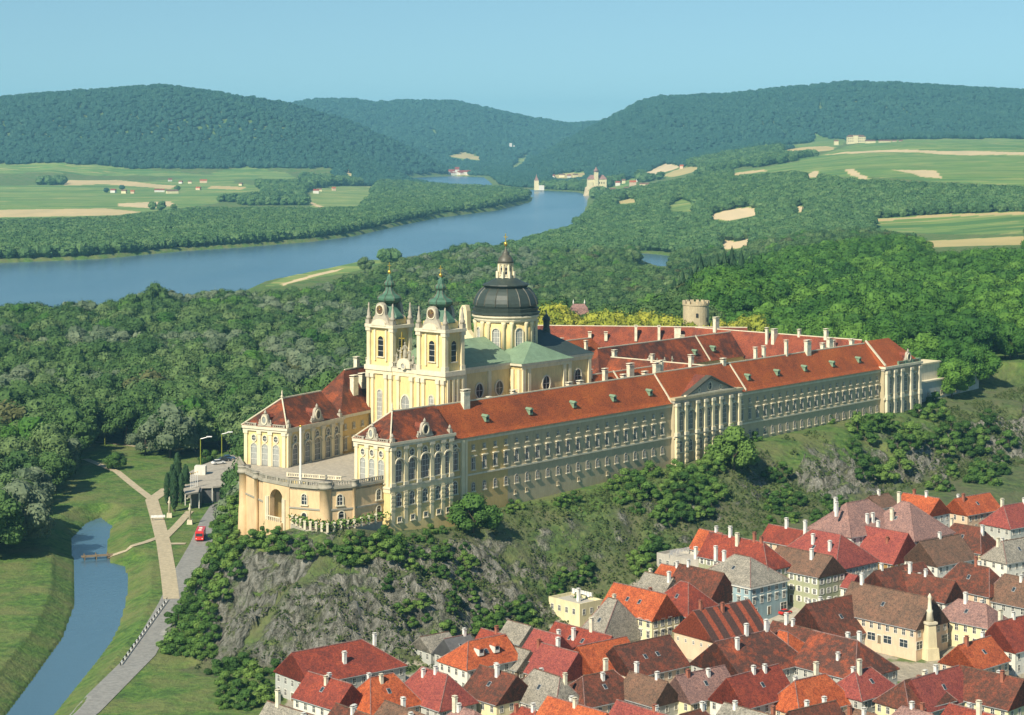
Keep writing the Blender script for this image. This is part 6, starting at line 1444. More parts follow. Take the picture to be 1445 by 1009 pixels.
def washing(p, ang, L, label, n=7):
    e = empty('washing_line', p, R(ang), label, 'washing line'); w = MB()
    for x in (-L/2, L/2): w.tube([(x, 0, 0), (x, 0, 2.4)], 0.06, 'metal_grey')
    w.tube([(-L/2, 0, 2.3), (L/2, 0, 2.3)], 0.03, 'metal_grey'); w.build('posts', e)
    for i in range(n):
        x = -L/2+0.4+(L-0.8)*i/n; c = MB(); ww = (L-0.8)/n*0.85; zz = 2.28-random.Random(i).uniform(0.9, 1.6)
        c.mesh([(x, -0.03, 2.3), (x+ww, -0.03, 2.3), (x+ww, 0.12, zz), (x, 0.05, zz), (x, 0.03, 2.3), (x+ww, 0.03, 2.3), (x+ww, 0.16, zz), (x, 0.09, zz)], [(0, 1, 2, 3), (5, 4, 7, 6), (0, 3, 7, 4), (1, 5, 6, 2), (3, 2, 6, 7), (0, 4, 5, 1)], 'white_cloth'); c.build('sheet', e)
e, p = flat_house(812, 848, V, 13, 9, 6.5, 'yellow_wall', 'cream flat-roofed house with parapet standing against the cliff foot')
washing(p+Vector((2, 3, 0.1)), V, 9, 'white washing on the flat roof of the cream house', 8)
e, p = flat_house(975, 788, V, 20, 9, 4, 'concrete', 'long low grey flat-roofed outbuilding behind the mossy brown roof')
washing(p+Vector((-3, 3, 0.1)), U, 9, 'row of white sheets hung above the long grey outbuilding', 6)
# obelisk at the right edge
p = pixz(1312, 925, 8)
e = empty('stone_column', (p.x, p.y, 7), 0.4, 'tall cream stone column with stepped top at the lower right edge', 'column')
w = MB(); w.box(-1.9, 1.9, -1.9, 1.9, 0, 3.2, 'cream_light', 0.2); w.box(-1.4, 1.4, -1.4, 1.4, 3.2, 9.5, 'cream_light', 0.25); w.box(-1.5, 1.5, -1.5, 1.5, 9.5, 10.1, 'trim'); w.build('shaft', e)
w = MB(); w.lathe([(1.1, 10.1), (0.8, 12.5), (0.95, 13.0), (0.6, 13.4), (0.45, 16.2), (0.6, 16.6), (0.1, 17.6)], 0, 0, 'trim', 8); w.build('top', e)
# street, cars, hedge in the street
def strip(name, pts, w, mat, lift=0.12, kind='structure'):
    """a draped ribbon following ground points"""
    P = []
    for a, b in zip(pts[:-1], pts[1:]):
        n = max(2, int((Vector(b)-Vector(a)).length/2.0)); P += [Vector(a).lerp(Vector(b), k/n) for k in range(n)]
    P.append(Vector(pts[-1])); mb = MB(); rows_ = []
    for i, p in enumerate(P):
        d = (P[min(i+1, len(P)-1)]-P[max(i-1, 0)]).normalized(); n = Vector((-d.y, d.x)); r = []
        for k in range(5):
            q = p+n*w*(k/4-0.5); r.append((q.x, q.y, ground(q.x, q.y)+lift))
        rows_.append(r)
    vs = [v for r in rows_ for v in r]; fs = [(i*5+k+1, i*5+k, (i+1)*5+k, (i+1)*5+k+1) for i in range(len(P)-1) for k in range(4)]
    mb.mesh(vs, fs, mat); o = mb.build(name); 
    if kind: o['kind'] = kind
    return o
def G(px, py): return hit(px, py).xy
strip('street', [G(1010, 925), G(1055, 885), G(1090, 868), G(1135, 850), G(1180, 822), G(1215, 790)], 9, 'pavement', 0.2)
strip('street', [G(1100, 870), G(1128, 872), G(1160, 905), G(1215, 940)], 7, 'pavement', 0.24)
WHEEL = MB(); WHEEL.lathe([(0.2, -0.11), (0.32, -0.11), (0.34, 0), (0.32, 0.11), (0.2, 0.11)], 0, 0, 'rubber', 12); WHEEL.lathe([(0.05, -0.12), (0.2, -0.12), (0.2, 0.12), (0.05, 0.12)], 0, 0, 'metal_grey', 10)
for i, (x, y, z) in enumerate(WHEEL.v): WHEEL.v[i] = (x, z, y)
WHEEL = WHEEL.data('wheel')
def car_meshes(paint):
    b = MB(); pr = [(-2.0, 0.3), (2.0, 0.3), (2.05, 0.75), (1.1, 0.86), (-1.6, 0.90), (-2.05, 0.72)]; b.extr(pr, 'y', -0.8, 0.8, paint)
    c = MB(); b1 = [(-1.5, 0.88), (1.0, 0.86), (0.45, 1.38), (-1.05, 1.40)]
    c.mesh([(x, -0.74 if z < 1 else -0.6, z) for x, z in b1]+[(x, 0.74 if z < 1 else 0.6, z) for x, z in b1], [(0, 1, 2, 3), (7, 6, 5, 4), (1, 5, 6, 2), (0, 3, 7, 4)], 'glass'); c.mesh([(0.45, -0.6, 1.38), (0.45, 0.6, 1.38), (-1.05, 0.6, 1.40), (-1.05, -0.6, 1.40), (0.4, -0.55, 1.44), (0.4, 0.55, 1.44), (-1.0, 0.55, 1.46), (-1.0, -0.55, 1.46)], [(4, 5, 6, 7), (0, 1, 5, 4), (1, 2, 6, 5), (2, 3, 7, 6), (3, 0, 4, 7)], paint)
    return b.data('body'), c.data('cabin')
CARM = {}
def car(x, y, z, rz, paint, label):
    if paint not in CARM: CARM[paint] = car_meshes(paint)
    e = empty('parked_car', (x, y, z), rz, label, 'car'); put(CARM[paint][0], 'body', e); put(CARM[paint][1], 'cabin', e)
    for a in (-1.25, 1.25):
        for b in (-0.78, 0.78): put(WHEEL, 'wheel', e, (a, b, 0.33))
    for b in (-.55, .55):
        h = MB(); h.blob((2.04, b, 0.62), (.06, .13, .1), 'white_paint', 1, 0, 6, 4); h.build('headlight', e)
    return e
for px_, py_, pt, lb_ in ((1108, 868, 'red_paint', 'small orange-red car parked at the corner before the broad grey gable'), (1092, 862, 'white_paint', 'white car beside the hedge outside the blue-green house')):
    q = hit(px_, py_); car(q.x, q.y, q.z+0.25, R(U), pt, lb_)
q0, q1 = hit(1090, 852), hit(1124, 846)
e = empty('hedge', (q0.x, q0.y, q0.z), 0, 'dark clipped hedge with white seats along the street front', 'hedge'); hb = MB(); rnd = random.Random(3)
for k in range(900):
    f = rnd.random(); c = q0.lerp(q1, f)-Vector((q0.x, q0.y, q0.z))+Vector((rnd.uniform(-.7, .7), rnd.uniform(-.7, .7), rnd.uniform(0.8, 2.8)+q0.z-q0.z)); t = Vector((rnd.uniform(-1, 1), rnd.uniform(-1, 1), rnd.uniform(-1, 1))).normalized(); u = t.orthogonal().normalized(); hb.face([c+t*.25, c+u*.25, c-t*.25, c-u*.25], 'leaf_shrub')
hb.build('leaves', e)
hb = MB()
for k in range(5):
    c = q0.lerp(q1, k/4)-Vector((q0.x, q0.y, q0.z)); hb.tube([(c.x, c.y, -0.3), (c.x, c.y, 1.4)], 0.12, 'bark')
hb.build('stem', e)
# ------------------------------------------------------------------ left lowland: roads, restaurant, bus
strip('road', [G(30, 1090), G(120, 1005), G(200, 925), G(241, 852), G(262, 806), G(283, 768), G(297, 735), G(312, 712), G(335, 700)], 7.5, 'road', 0.14)
strip('path', [G(242, 846), G(237, 806), G(231, 768), G(222, 733), G(214, 706), G(236, 690)], 5.0, 'path', 0.18)
strip('path', [G(231, 768), G(262, 768)], 3.0, 'path', 0.2)
strip('path', [G(228, 764), G(250, 742), G(268, 722)], 3.0, 'path', 0.22)
strip('path', [G(226, 758), G(205, 766), G(178, 778), G(152, 788)], 2.6, 'path', 0.2)
strip('path', [G(213, 704), G(192, 688), G(165, 666), G(120, 648)], 3.2, 'path', 0.16)
strip('path', [G(60, 618), G(146, 625), G(180, 629), G(216, 633)], 2.6, 'path', 0.16)
strip('path', [G(300, 636), G(345, 637)], 3.0, 'path', 0.16)
e = empty('guard_rail', (*G(205, 890), ground(*G(205, 890))), 0, 'low black and white guard rail along the river side of the road', 'guard rail'); o_ = e.location
a, b = G(170, 940), G(236, 848); n = 34
for k in range(n):
    p = a.lerp(b, k/n); p2 = a.lerp(b, (k+0.5)/n); g = ground(p.x, p.y); w = MB()
    w.tube([(p.x, p.y, g), (p.x, p.y, g+1.0)], 0.16, 'white_paint' if k % 2 else 'dark', 5); w.build('post', e, o_)
w = MB()
for k in range(n):
    p = a.lerp(b, k/n); p2 = a.lerp(b, (k+1)/n); w.tube([(p.x, p.y, ground(p.x, p.y)+0.9), (p2.x, p2.y, ground(p2.x, p2.y)+0.9)], 0.14, 'dark' if k % 2 else 'white_paint', 5)
w.build('rail', e, o_)
# restaurant: a wide flat roof on posts, car park behind it
RZ = 10.5
def rp(*q): return [tuple(pixz(x, y, RZ).xy) for x, y in q]
def ccw(P): return P if sum(P[i][0]*P[(i+1) % len(P)][1]-P[(i+1) % len(P)][0]*P[i][1] for i in range(len(P))) > 0 else P[::-1]
back = ccw(rp((258, 671), (285, 656), (322, 642), (350, 640), (356, 652), (342, 668), (322, 675), (300, 677), (262, 680)))
mb = MB(); mb.prism(back, 2, RZ, 'concrete', 'pavement'); mb.build('car_park')['kind'] = 'structure'
front = ccw(rp((262, 680.5), (300, 677.5), (322, 675.5), (328, 678), (327, 682), (316, 685), (300, 686.5), (282, 687), (280, 694), (262, 697), (259, 690)))
c0 = front[0]; e = empty('restaurant', (c0[0], c0[1], 4), 0, 'low restaurant with a wide rounded flat concrete roof on posts beside the car park', 'restaurant'); off = (c0[0], c0[1], 4)
mb = MB(); mb.prism(front, RZ-0.6, RZ, 'concrete', 'pavement'); mb.build('roof', e, off)
cen = Vector((sum(p[0] for p in front)/len(front), sum(p[1] for p in front)/len(front)))
mb = MB(); inner = [tuple(cen.lerp(Vector(p), 0.72)) for p in front]; mb.prism(inner, 3, RZ-0.6, 'slate'); mb.build('glazed_wall', e, off)
for p in front[::2]:
    q = cen.lerp(Vector(p), 0.93); mb = MB(); mb.tube([(q.x, q.y, 3), (q.x, q.y, RZ-0.6)], 0.22, 'white_wall', 6); mb.build('post', e, off)
mb = MB(); q = pixz(283, 669, RZ); mb.box(q.x-2.2, q.x+2.2, q.y-2, q.y+2, RZ, RZ+3.4, 'white_wall'); mb.build('stair_house', e, off)
for i, (x, y, m) in enumerate(((284, 698, 'orange_cloth'), (304, 700, 'red_paint'), (312, 699, 'white_cloth'), (322, 698, 'orange_cloth'), (329, 694, 'white_cloth'))):
    q = hit(x, y+4, 600); u = empty('parasol', q, 0, ['orange', 'red', 'white', 'bright orange', 'cream'][i]+' parasol on the restaurant terrace below the flat roof', 'parasol')
    mb = MB(); mb.tube([(0, 0, 0), (0, 0, 2.6)], 0.06, 'wood'); mb.build('pole', u); mb = MB(); mb.lathe([(1.9, 2.2), (1.0, 2.6), (0.05, 3.0)], 0, 0, m, 8, smooth=False); mb.build('canopy', u)
# street lamps and flagpoles
for i, (x, y, h, lb_) in enumerate(((283, 668, 10.5, 'yellow-green lamp post with one long arm beside the stair block'), (313, 646, 10.0, 'yellow-green lamp post with one arm by the parked cars'), (148, 628, 8, 'pale pole standing at the far left by the meadow path'))):
    q = pixz(x, y, RZ if i < 2 else 4); z0 = (RZ+3.4 if i == 0 else RZ) if i < 2 else ground(q.x, q.y); u = empty('street_lamp', (q.x, q.y, z0), 0, lb_, 'street lamp')
    mb = MB(); mb.tube([(0, 0, 0), (0, 0, h)], 0.2, 'leaf_yellow'); 
    mb.build('pole', u)
    if i < 2: mb = MB(); mb.tube([(0, 0, h), (3.6, 0, h+0.9)], 0.14, 'white_paint'); mb.box(2.4, 4.6, -.3, .3, h+0.75, h+1.1, 'white_paint'); mb.build('lamp_head', u)
for i, x in enumerate((269.5, 272.5, 275.5, 278.5)):
    q = pixz(x, 693-i, RZ-1); u = empty('flagpole', (q.x, q.y, ground(q.x, q.y)), 0, '%s white flagpole in the row before the restaurant' % ORD[i], 'flagpole', 'flagpoles before the restaurant'); mb = MB(); mb.tube([(0, 0, 0), (0, 0, 12)], 0.12, 'white_paint'); mb.build('pole', u); mb = MB(); mb.blob((0, 0, 12.1), (.25, .25, .25), 'gold', 1, 0, 6, 4); mb.build('ball', u)
for (x, y, rz, pt, lb_) in ((316, 651, 0.5, 'black_paint', 'large dark car nearest the lamp post on the car park'), (322, 648.5, 0.5, 'blue_paint', 'dark blue car beside the large dark car on the car park'), (308, 655, 0.6, 'white_paint', 'small white car at the left end of the row on the car park')):
    q = pixz(x, y, RZ); car(q.x, q.y, RZ+0.02, rz, pt, lb_).scale = (1.35, 1.35, 1.35)
def bus(p0, rz, label, sc=1.0):
    e = empty('bus', p0, rz, label, 'bus'); b = MB(); pr = [(-4.6, 0.5), (4.5, 0.5), (4.6, 1.6), (4.3, 2.9), (3.9, 3.1), (-4.2, 3.1), (-4.6, 2.8)]
    b.extr(pr, 'y', -1.25, 1.25, 'red_paint'); b.build('body', e)
    g = MB(); g.box(-4.0, 3.9, -1.29, -1.25, 1.7, 2.6, 'glass'); g.box(-4.0, 3.9, 1.25, 1.29, 1.7, 2.6, 'glass'); g.box(-4.66, -4.58, -1.0, 1.0, 1.7, 2.6, 'glass'); g.box(4.4, 4.62, -1.05, 1.05, 1.6, 2.6, 'glass')
    for k in range(1, 7): g.box(-4.0+k*1.12, -3.9+k*1.12, -1.31, -1.25, 1.7, 2.6, 'red_paint')
    g.build('windows', e)
    for k in range(2):
        h = MB(); h.box(-2.4+k*3, -1.2+k*3, -.5, .5, 3.1, 3.25, 'frame_white'); h.build('roof_hatch', e)
    for a in (-2.8, 3.0):
        for s in (-1.1, 1.1):
            q = put(WHEEL, 'wheel', e, (a, s, 0.55)); q.scale = (1.6, 1.8, 1.6)
    for s in (-.9, .9): h = MB(); h.blob((-4.62, s, 0.95), (.05, .16, .16), 'white_paint', 1, 0, 8, 4); h.build('headlight', e)
    return e
q = hit(280, 768); dr_ = (hit(288, 748)-hit(279, 770)); an = math.atan2(dr_.y, dr_.x)
q = hit(283, 761); b1_ = bus((q.x, q.y, q.z+0.2), an, 'bright red bus standing on the road under the cliff'); b1_.scale = (1.25, 1.15, 1.1)
# notice board by the path, little jetty
q = hit(223, 735); e = empty('signboard', q, 0.2, 'white horizontal signboard standing across the pale path', 'signboard'); w = MB(); w.box(-2.6, 2.6, -.12, .12, 1.2, 2.1, 'white_paint'); w.build('board', e)
for s in (-2, 2): w = MB(); w.tube([(s, 0, 0), (s, 0, 1.25)], .1, 'wood'); w.build('post', e)
q = hit(152, 788); e = empty('jetty', (q.x, q.y, 0.4), 0.35, 'dark wooden landing stage at the end of the side path', 'jetty'); w = MB(); w.box(-9, 3, -1.3, 1.3, 0.5, 0.8, 'wood'); w.build('deck', e)
for x in (-8, -4, 0):
    for s in (-1.1, 1.1): w = MB(); w.tube([(x, s, -3), (x, s, 1.5)], .18, 'wood'); w.build('pile', e)
for i, (x, y) in enumerate(((236, 712), (243, 706), (250, 695), (256, 712), (262, 706), (246, 722))):
    q = hit(x, y, 600); tree(q.x, q.y, 12.5+(i % 3)*1.8, 'poplar', 0, '%s slim dark poplar in the clump left of the restaurant' % ORD[i], 'slim poplars left of the restaurant', 'poplar_tree', z=q.z-0.3, w=0.7)
for i, (x, y) in enumerate(((268, 740), (239, 730), (250, 702))):
    q = hit(x, y, 600); e = empty('stone_pillar', q, 0.1*i, ['slender pale monument on the grass beside the path to the restaurant', 'short pale pillar left of the poplars by the path', 'pale pillar half hidden among the slim poplars'][i], 'pillar'); w = MB(); w.box(-1, 1, -1, 1, 0, 1.6, 'trim', .1); w.build('plinth', e); w = MB(); w.lathe([(.5, 1.6), (.42, 5.2), (.7, 5.6), (.2, 6.6), (.3, 7.0), (.05, 7.8)], 0, 0, 'trim', 8); w.build('shaft', e)

# ------------------------------------------------------------------ trees and shrubs singled out
def lone(px_, py_, h, kind, var, label, w=1.0, name='broadleaf_tree', lo=500.0):
    q = hit(px_, py_, lo); return tree(q.x, q.y, h, kind, var, label, None, name, w=w, z=q.z-0.2)
lone(240, 646, 27, 'willow', 0, 'large round grey-green willow standing forward at the meadow edge', 0.95, 'willow_tree')
lone(205, 642, 15, 'willow', 1, 'smaller willow left of the large round one at the meadow edge', 1.0, 'willow_tree')
lone(163, 662, 8, 'round', 0, 'low round bush-like tree alone on the meadow at the left', 1.1)
lone(290, 655, 7, 'shrub', 0, 'small tree on the meadow behind the car park', 0.9)
lone(303, 652, 6, 'shrub', 1, 'small bushy tree beside the parked cars', 0.9)
lone(1036, 664, 17, 'round', 0, 'big round dark green tree touching the foot of the pedimented block', 0.98)
lone(668, 752, 13, 'round', 0, 'dark round tree at the foot of the corner pavilion', 1.15)
q = pix(219, 450, 1560); tree(q.x, q.y, 33, 'wood', 1, 'large dark tree standing out against the river above the left wood', None, w=0.72, z=4)
q = pix(203, 450, 1575); tree(q.x, q.y, 24, 'wood', 0, 'smaller tree left of the large one standing against the river', None, w=0.8, z=4)
for i, (x, y, h) in enumerate(((515, 385, 18), (548, 376, 9), (567, 374, 10), (585, 373, 10), (604, 374, 13), (618, 374, 16), (640, 374, 24), (655, 373, 26), (700, 366, 18))):
    lone(x, y, h, 'wood', i % 3, ['tall tree alone on the river meadow above the left spire', 'first small tree of the row along the river path', 'second small tree of the row along the river path', 'third small tree of the row along the river path', 'bushy tree at the end of the row on the river path', 'bushy tree right of the river path', 'tall tree left of the tallest pair against the river', 'tallest tree standing against the river left of the dome', 'broad tree just left of the dome lantern by the river'][i], lo=1500)
for i, (x, y, h) in enumerate(((940, 392, 15), (952, 392, 17), (963, 391, 19), (975, 392, 17), (988, 390, 22), (1001, 391, 17), (1012, 389, 18), (1022, 388, 19), (1033, 388, 20), (1046, 387, 17), (1060, 384, 15))):
    q = pix(x, y, 1160+6*(i % 3)); tree(q.x, q.y, h+14, 'conifer', i % 2, '%s dark pointed conifer in the row on the crest behind the keep' % ORD[i], 'dark conifers in a row on the crest', 'conifer_tree', w=1.5, z=ground(q.x, q.y))
# --- shrubs on the rock slopes
def scat(poly, n, h0, h1, seed, kinds=('shrub',)):
    rnd = random.Random(seed); xs = [p[0] for p in poly]; ys = [p[1] for p in poly]; out = []
    tries = 0
    while len(out) < n and tries < n*60:
        tries += 1; x, y = rnd.uniform(min(xs), max(xs)), rnd.uniform(min(ys), max(ys))
        if not inpoly(np.array([x]), np.array([y]), poly)[0]: continue
        q = hit(x, y)
        if any((q.xy-o[0].xy).length < 0.33*(h0+h1)/2 for o in out): continue
        out.append((q, rnd.uniform(h0, h1), rnd.choice(kinds)))
    return out
SH = [([(250, 872), (276, 830), (305, 790), (345, 775), (338, 815), (310, 860), (300, 930), (236, 925)], 46, 6, 10, 'dark green shrub on the steep slope between the road and the rock', 'shrubs between the road and the rock'),
      ([(318, 728), (340, 705), (342, 770), (318, 790), (303, 795), (304, 765)], 22, 6, 9.5, 'leafy bush on the slope left of the terrace, above the road', 'bushes left of the terrace'),
      ([(352, 770), (372, 752), (402, 742), (412, 765), (470, 772), (520, 757), (545, 748), (640, 752), (636, 775), (560, 790), (480, 795), (400, 800), (360, 800)], 34, 4, 8, 'bush growing at the foot of the terrace and the corner pavilion', 'bushes along the foot of the terrace'),
      ([(560, 775), (640, 770), (700, 800), (690, 870), (730, 900), (600, 900), (545, 870), (530, 830)], 34, 4, 7.5, 'bush on the green gully below the corner pavilion', 'bushes in the gully below the corner pavilion'),
      ([(860, 688), (905, 668), (960, 660), (1015, 650), (1020, 690), (1000, 730), (940, 742), (880, 722)], 40, 6, 10.5, 'dense leafy tree-like bush below the pedimented block', 'dense bushes below the pedimented block'),
      ([(890, 770), (920, 760), (935, 790), (905, 812), (885, 800)], 9, 6, 9, 'dark bush behind the cream flat-roofed house and the grey roof', 'dark bushes at the foot of the slope'),
      ([(770, 810), (830, 800), (840, 835), (780, 842)], 8, 5, 8, 'round bush just above the cream flat-roofed house', 'bushes above the flat-roofed house'),
      ([(1060, 700), (1110, 690), (1150, 715), (1195, 700), (1190, 735), (1120, 745), (1060, 740)], 18, 5, 9, 'bush at the foot of the slope above the crimson roof', 'bushes above the crimson roof'),
      ([(1185, 610), (1230, 598), (1330, 570), (1420, 600), (1430, 690), (1320, 695), (1215, 690), (1200, 650)], 46, 7, 12, 'leafy tree on the slope below the far end pavilion', 'trees below the far end pavilion'),
      ([(640, 735), (700, 712), (735, 705), (740, 725), (690, 745)], 7, 4, 6, 'bush along the wall right of the dark round tree', 'bushes along the wall'),
      ([(775, 705), (810, 695), (812, 715), (785, 722)], 3, 5, 6, 'bush on the grass in the middle of the slope', 'bushes in the middle of the slope'),
      ([(1085, 665), (1110, 668), (1105, 690), (1080, 690)], 3, 5, 8, 'bush alone among the pale rocks', 'bushes among the pale rocks'),
      ([(300, 940), (395, 932), (392, 1000), (330, 1005), (280, 985)], 16, 5, 9, 'bush on the grass left of the lowest roofs', 'bushes left of the lowest roofs'),
      ([(700, 850), (745, 860), (760, 890), (700, 890)], 8, 5, 8, 'bush between the grey sheds at the cliff foot', 'bushes between the sheds')]
total = 0
for k, (poly, n, h0, h1, lab, grp) in enumerate(SH):
    for q, h, kd in scat(poly, n, h0, h1, 100+k):
        xs_ = [p_[0] for p_ in poly]; ys_ = [p_[1] for p_ in poly]; qx = q.x/q.y*F_PX+CX; qy = HZ+(CAM_Z-q.z)/q.y*F_PX
        fx_ = (qx-min(xs_))/(max(xs_)-min(xs_)); fy_ = (qy-min(ys_))/(max(ys_)-min(ys_)); ps = (', upper ' if fy_ < .33 else ', lower ' if fy_ > .66 else ', centre ')+('left' if fx_ < .25 else 'middle left' if fx_ < .5 else 'middle right' if fx_ < .75 else 'right')
        total += 1; tree(q.x, q.y, h*0.62, 'shrub', total % 3, lab+ps, grp+ps, 'bush', 'bush', w=1.25, z=q.z-0.3)
for i, (x, y, h) in enumerate(((950, 582+30, 3), (1065, 622, 4), (1118, 603, 3), (1170, 597, 4), (1205, 588, 5), (1140, 600, 3), (1225, 603, 6))):
    lone(x, y, h, 'shrub', i % 3, ['small bush by the wall left of the pedimented block', 'small bush by the wall right of the big round tree', 'first small bush on the grass under the right stretch', 'small bush under the middle of the right stretch', 'bush near the foot of the far end pavilion', 'second small bush on the grass under the right stretch', 'low bush below the far end pavilion'][i], 1.2, 'bush')
for i, (x, y, h) in enumerate(((815, 865, 6), (830, 868, 5), (1285, 742, 6))): lone(x, y, h, 'bright', 0, ['fruit tree in the yard before the cream flat-roofed house', 'smaller fruit tree beside the large grey hipped roof', 'small garden tree by the stately white house'][i])
print('shrubs', total)
# --- low scrub covering the slopes: one mass
X, Y = jit(-130, 330, 500, 900, 1.75); t_, s_ = to_ts(X, Y); d_, i_, v_ = seg_dist(X, Y, PLAT, PV)
n3 = fbm(X/11.0, Y/11.0, 3, 61); n4 = fbm(X/30.0, Y/30.0, 2, 62)
ok = (~i_) & (d_ < v_[..., 1]*1.05) & (s_ < 4) & (X > -104)
dens = np.where((t_ > 145) & (t_ < 250) & (s_ > -24), 0.3, np.where((t_ > 20) & (t_ < 100) & (s_ > -34), 0.62, np.where(t_ < -15, 0.6, 0.72)))
ok &= (n3+0.25*(n4-0.5)) > (1-dens)*0.62+0.16
X, Y = X[ok], Y[ok]; Z = gh(X, Y)
pts = [(float(x), float(y), float(z)-0.25, rs.uniform(0, 6.28), rs.uniform(0.5, 1.7), rs.randint(3)) for x, y, z in zip(X, Y, Z)]
tf = [lone(x_, y_, 2.2, 'tuft', k, ['small olive shrub on the grassy slope under the left stretch', 'small olive shrub on the slope left of the dense bushes', 'small olive shrub on the bank under the right stretch'][k], 1.3, 'bush')[1] for k, (x_, y_) in enumerate(((800, 730), (760, 700), (1120, 640)))]
scatter('scrub', pts, tf, 'low scrub and rough grass tufts covering the rock slopes', 'undergrowth'); print('scrub', len(pts))

# ------------------------------------------------------------------ far buildings
def mini(px_, py_, wpx, hm, label, roof='tile_red', wall='white_wall', lo=2200, Yv=None, rz=0.3, dep=None, name='farmhouse', z=None):
    q = hit(px_, py_, lo) if Yv is None else pix(px_, py_, Yv)
    z = q.z if z is None else z; L = wpx/F_PX*q.y; W = dep or max(7, L*0.5); r = hm*0.45
    e = empty(name, (q.x, q.y, z-1), rz, label, 'house'); a, b = L/2, W/2
    w = MB(); w.box(-a, a, -b, b, -3, hm+1, wall); w.extr([(-b, hm+1), (b, hm+1), (0, hm+r+0.8)], 'x', -a, a, wall); w.build('wall', e)
    w = MB(); w.mesh([(-a-.4, -b-.5, hm+0.8), (a+.4, -b-.5, hm+0.8), (a+.4, b+.5, hm+0.8), (-a-.4, b+.5, hm+0.8), (-a-.4, 0, hm+r+1.3), (a+.4, 0, hm+r+1.3)], [(0, 1, 5, 4), (1, 2, 5), (2, 3, 4, 5), (3, 0, 4), (3, 2, 1, 0)], roof); w.build('roof', e)
    return e
FAR = [(160, 272, 8, 6), (175, 273, 7, 6), (187, 273, 5, 5), (225, 271, 14, 5), (243, 273, 16, 6), (280, 268, 7, 5), (255, 259, 5, 5), (268, 259, 5, 5), (287, 258, 10, 6), (240, 256, 5, 5), (340, 262, 5, 5), (420, 272, 6, 7), (446, 273, 8, 7), (452, 270, 4, 5), (471, 269, 5, 6),
       (780, 251, 6, 7), (793, 250, 8, 7), (790, 258, 5, 6), (803, 251, 5, 7), (812, 250, 7, 7), (845, 247, 9, 7), (872, 262, 7, 8), (880, 259, 5, 8), (893, 262, 9, 9), (902, 256, 8, 9), (910, 264, 14, 7), (920, 252, 6, 9), (931, 250, 5, 9), (865, 271, 7, 7), (938, 262, 6, 7), (912, 253, 6, 8), (885, 270, 8, 7),
       (1068, 232, 5, 9), (990, 232, 10, 8), (1002, 229, 8, 7), (962, 238, 5, 7), (1040, 232, 6, 7), (905, 344, 6, 6)]
for i, (x, y, w_, h_) in enumerate(FAR):
    side_ = 'on the far fields left of the river' if x < 500 else ('in the village beyond the river castle' if x < 960 else 'below the right-hand hills')
    mini(x, y, w_, h_, 'tiny pale %s, %s %s' % (('farmhouse', 'cottage', 'barn')[i % 3], ORD[i % 19], side_), ['tile_red', 'tile_umber', 'tile_orange'][i % 3], ['white_wall', 'yellow_wall', 'pink_wall'][i % 3], 1800 if i == len(FAR)-1 else 2500, rz=0.2*(i % 5)-0.4)
for i, (x, y, w_, h_) in enumerate(((637, 246, 9, 14), (645, 244, 6, 20), (650, 246, 9, 12), (657, 245, 7, 12), (662, 246, 8, 12), (641, 247, 12, 9), (653, 247, 12, 9))):
    mini(x, y+2, w_, h_, '%s pale house of the tiny riverside village at the end of the valley' % ORD[i], 'tile_red', 'white_wall', Yv=7300, rz=0.1*i, z=3)
# the river castle on its rock
q = pix(842, 274, 4950); e = empty('river_castle', (q.x, q.y, 0), 0.15, 'pale castle with a square tower on a rock at the bend of the river', 'castle')
w = MB(); w.lathe([(34, -4), (31, 8), (27, 20), (24, 24), (5, 25)], 0, 0, 'keep_stone', 14, 0, 0.95, 0.7, False)
rnd = random.Random(2)
for i, (x, y, z) in enumerate(w.v): w.v[i] = (x*rnd.uniform(.85, 1.15), y*rnd.uniform(.85, 1.1), z+(rnd.uniform(-2, 2) if z > 0 else 0))
w.build('rock', e)
w = MB(); w.box(-22, 22, -12, 10, 16, 40, 'yellow_wall'); w.box(-24, -12, -14, 0, 14, 33, 'yellow_wall'); w.build('wall', e)
w = MB(); w.mesh([(-23, -13, 40), (23, -13, 40), (23, 11, 40), (-23, 11, 40), (-16, -1, 50), (16, -1, 50)], [(0, 1, 5, 4), (1, 2, 5), (2, 3, 4, 5), (3, 0, 4), (3, 2, 1, 0)], 'tile_mauve'); w.build('roof', e)
w = MB(); w.box(-8, 1, -15, -6, 20, 58, 'yellow_wall'); w.lathe([(6.6, 58), (5.8, 62), (2, 66), (.5, 70)], -3.5, -10.5, 'tile_mauve', 8, math.pi/8); w.build('tower', e)
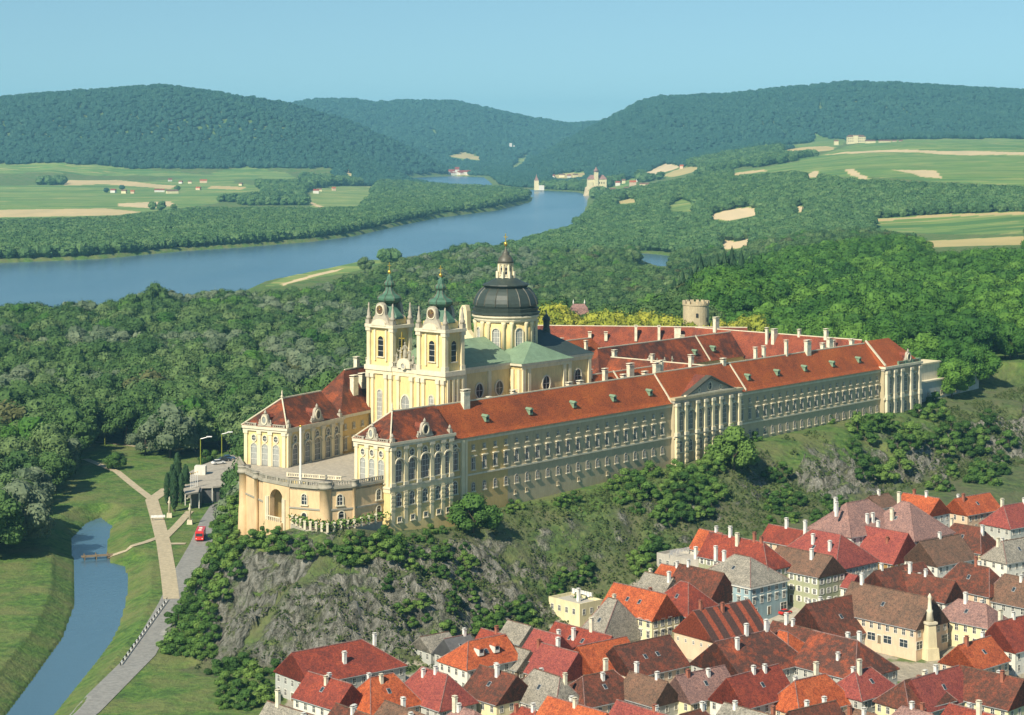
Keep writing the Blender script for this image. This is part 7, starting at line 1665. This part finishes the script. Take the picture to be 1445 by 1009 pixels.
for k in range(7):
    w = MB(); w.box(-19+k*5.6, -17+k*5.6, -12.15, -12, 29, 33, 'glass_dark'); w.build('window', e)
# chapel tower by the water
q = pix(757, 264, 5350); e = empty('riverside_chapel', (q.x, q.y, 2), 0, 'pale chapel tower on the far bank left of the river castle', 'chapel')
w = MB(); w.box(-6, 6, -5, 5, 0, 26, 'yellow_wall'); w.box(6, 20, -6, 6, 0, 13, 'white_wall'); w.build('wall', e); w = MB(); w.lathe([(8, 26), (3, 33), (.3, 42)], 0, 0, 'tile_mauve', 4, math.pi/4, smooth=False); w.build('roof', e)
# castle on the right-hand plateau
q = pix(1208, 201, 5700); gz = ground(q.x, q.y); e = empty('hill_castle', (q.x, q.y, gz), 0.05, 'long cream castle on the plateau below the right-hand hills', 'castle')
w = MB(); w.box(-25, 25, -9, 9, -4, 18, 'yellow_wall'); w.box(-10, 4, -11, -9, -4, 21, 'yellow_wall'); w.build('wall', e)
w = MB(); w.mesh([(-26, -10, 18), (26, -10, 18), (26, 10, 18), (-26, 10, 18), (-20, 0, 23), (20, 0, 23)], [(0, 1, 5, 4), (1, 2, 5), (2, 3, 4, 5), (3, 0, 4), (3, 2, 1, 0)], 'tile_umber'); w.build('roof', e)
for k in range(9):
    for z in (4, 11): w = MB(); w.box(-23+k*5.6, -21+k*5.6, -9.2, -9.0, z, z+3.5, 'glass_dark'); w.build('window', e)
for i, (x, w_) in enumerate(((1228, 14), (1244, 8), (1252, 10), (1262, 6), (1271, 5), (1180, 6))): mini(x, 199.5+i % 2, w_, 7, '%s tiny cream farm building in the row beside the plateau castle' % ORD[i], 'tile_umber', 'yellow_wall', lo=3050, Yv=5650, z=gz-1, rz=0.05)
q = pix(720, 178, 9300); gz = ground(q.x, q.y); e = empty('castle_ruin', (q.x, q.y, gz), 0, 'pale castle ruin high on the blue far hill', 'ruin')
w = MB(); w.box(-25, 25, -8, 8, -10, 18, 'white_wall'); w.box(-4, 8, -8, 4, 18, 38, 'white_wall'); w.box(14, 20, -8, 0, 18, 28, 'white_wall'); w.build('wall', e)
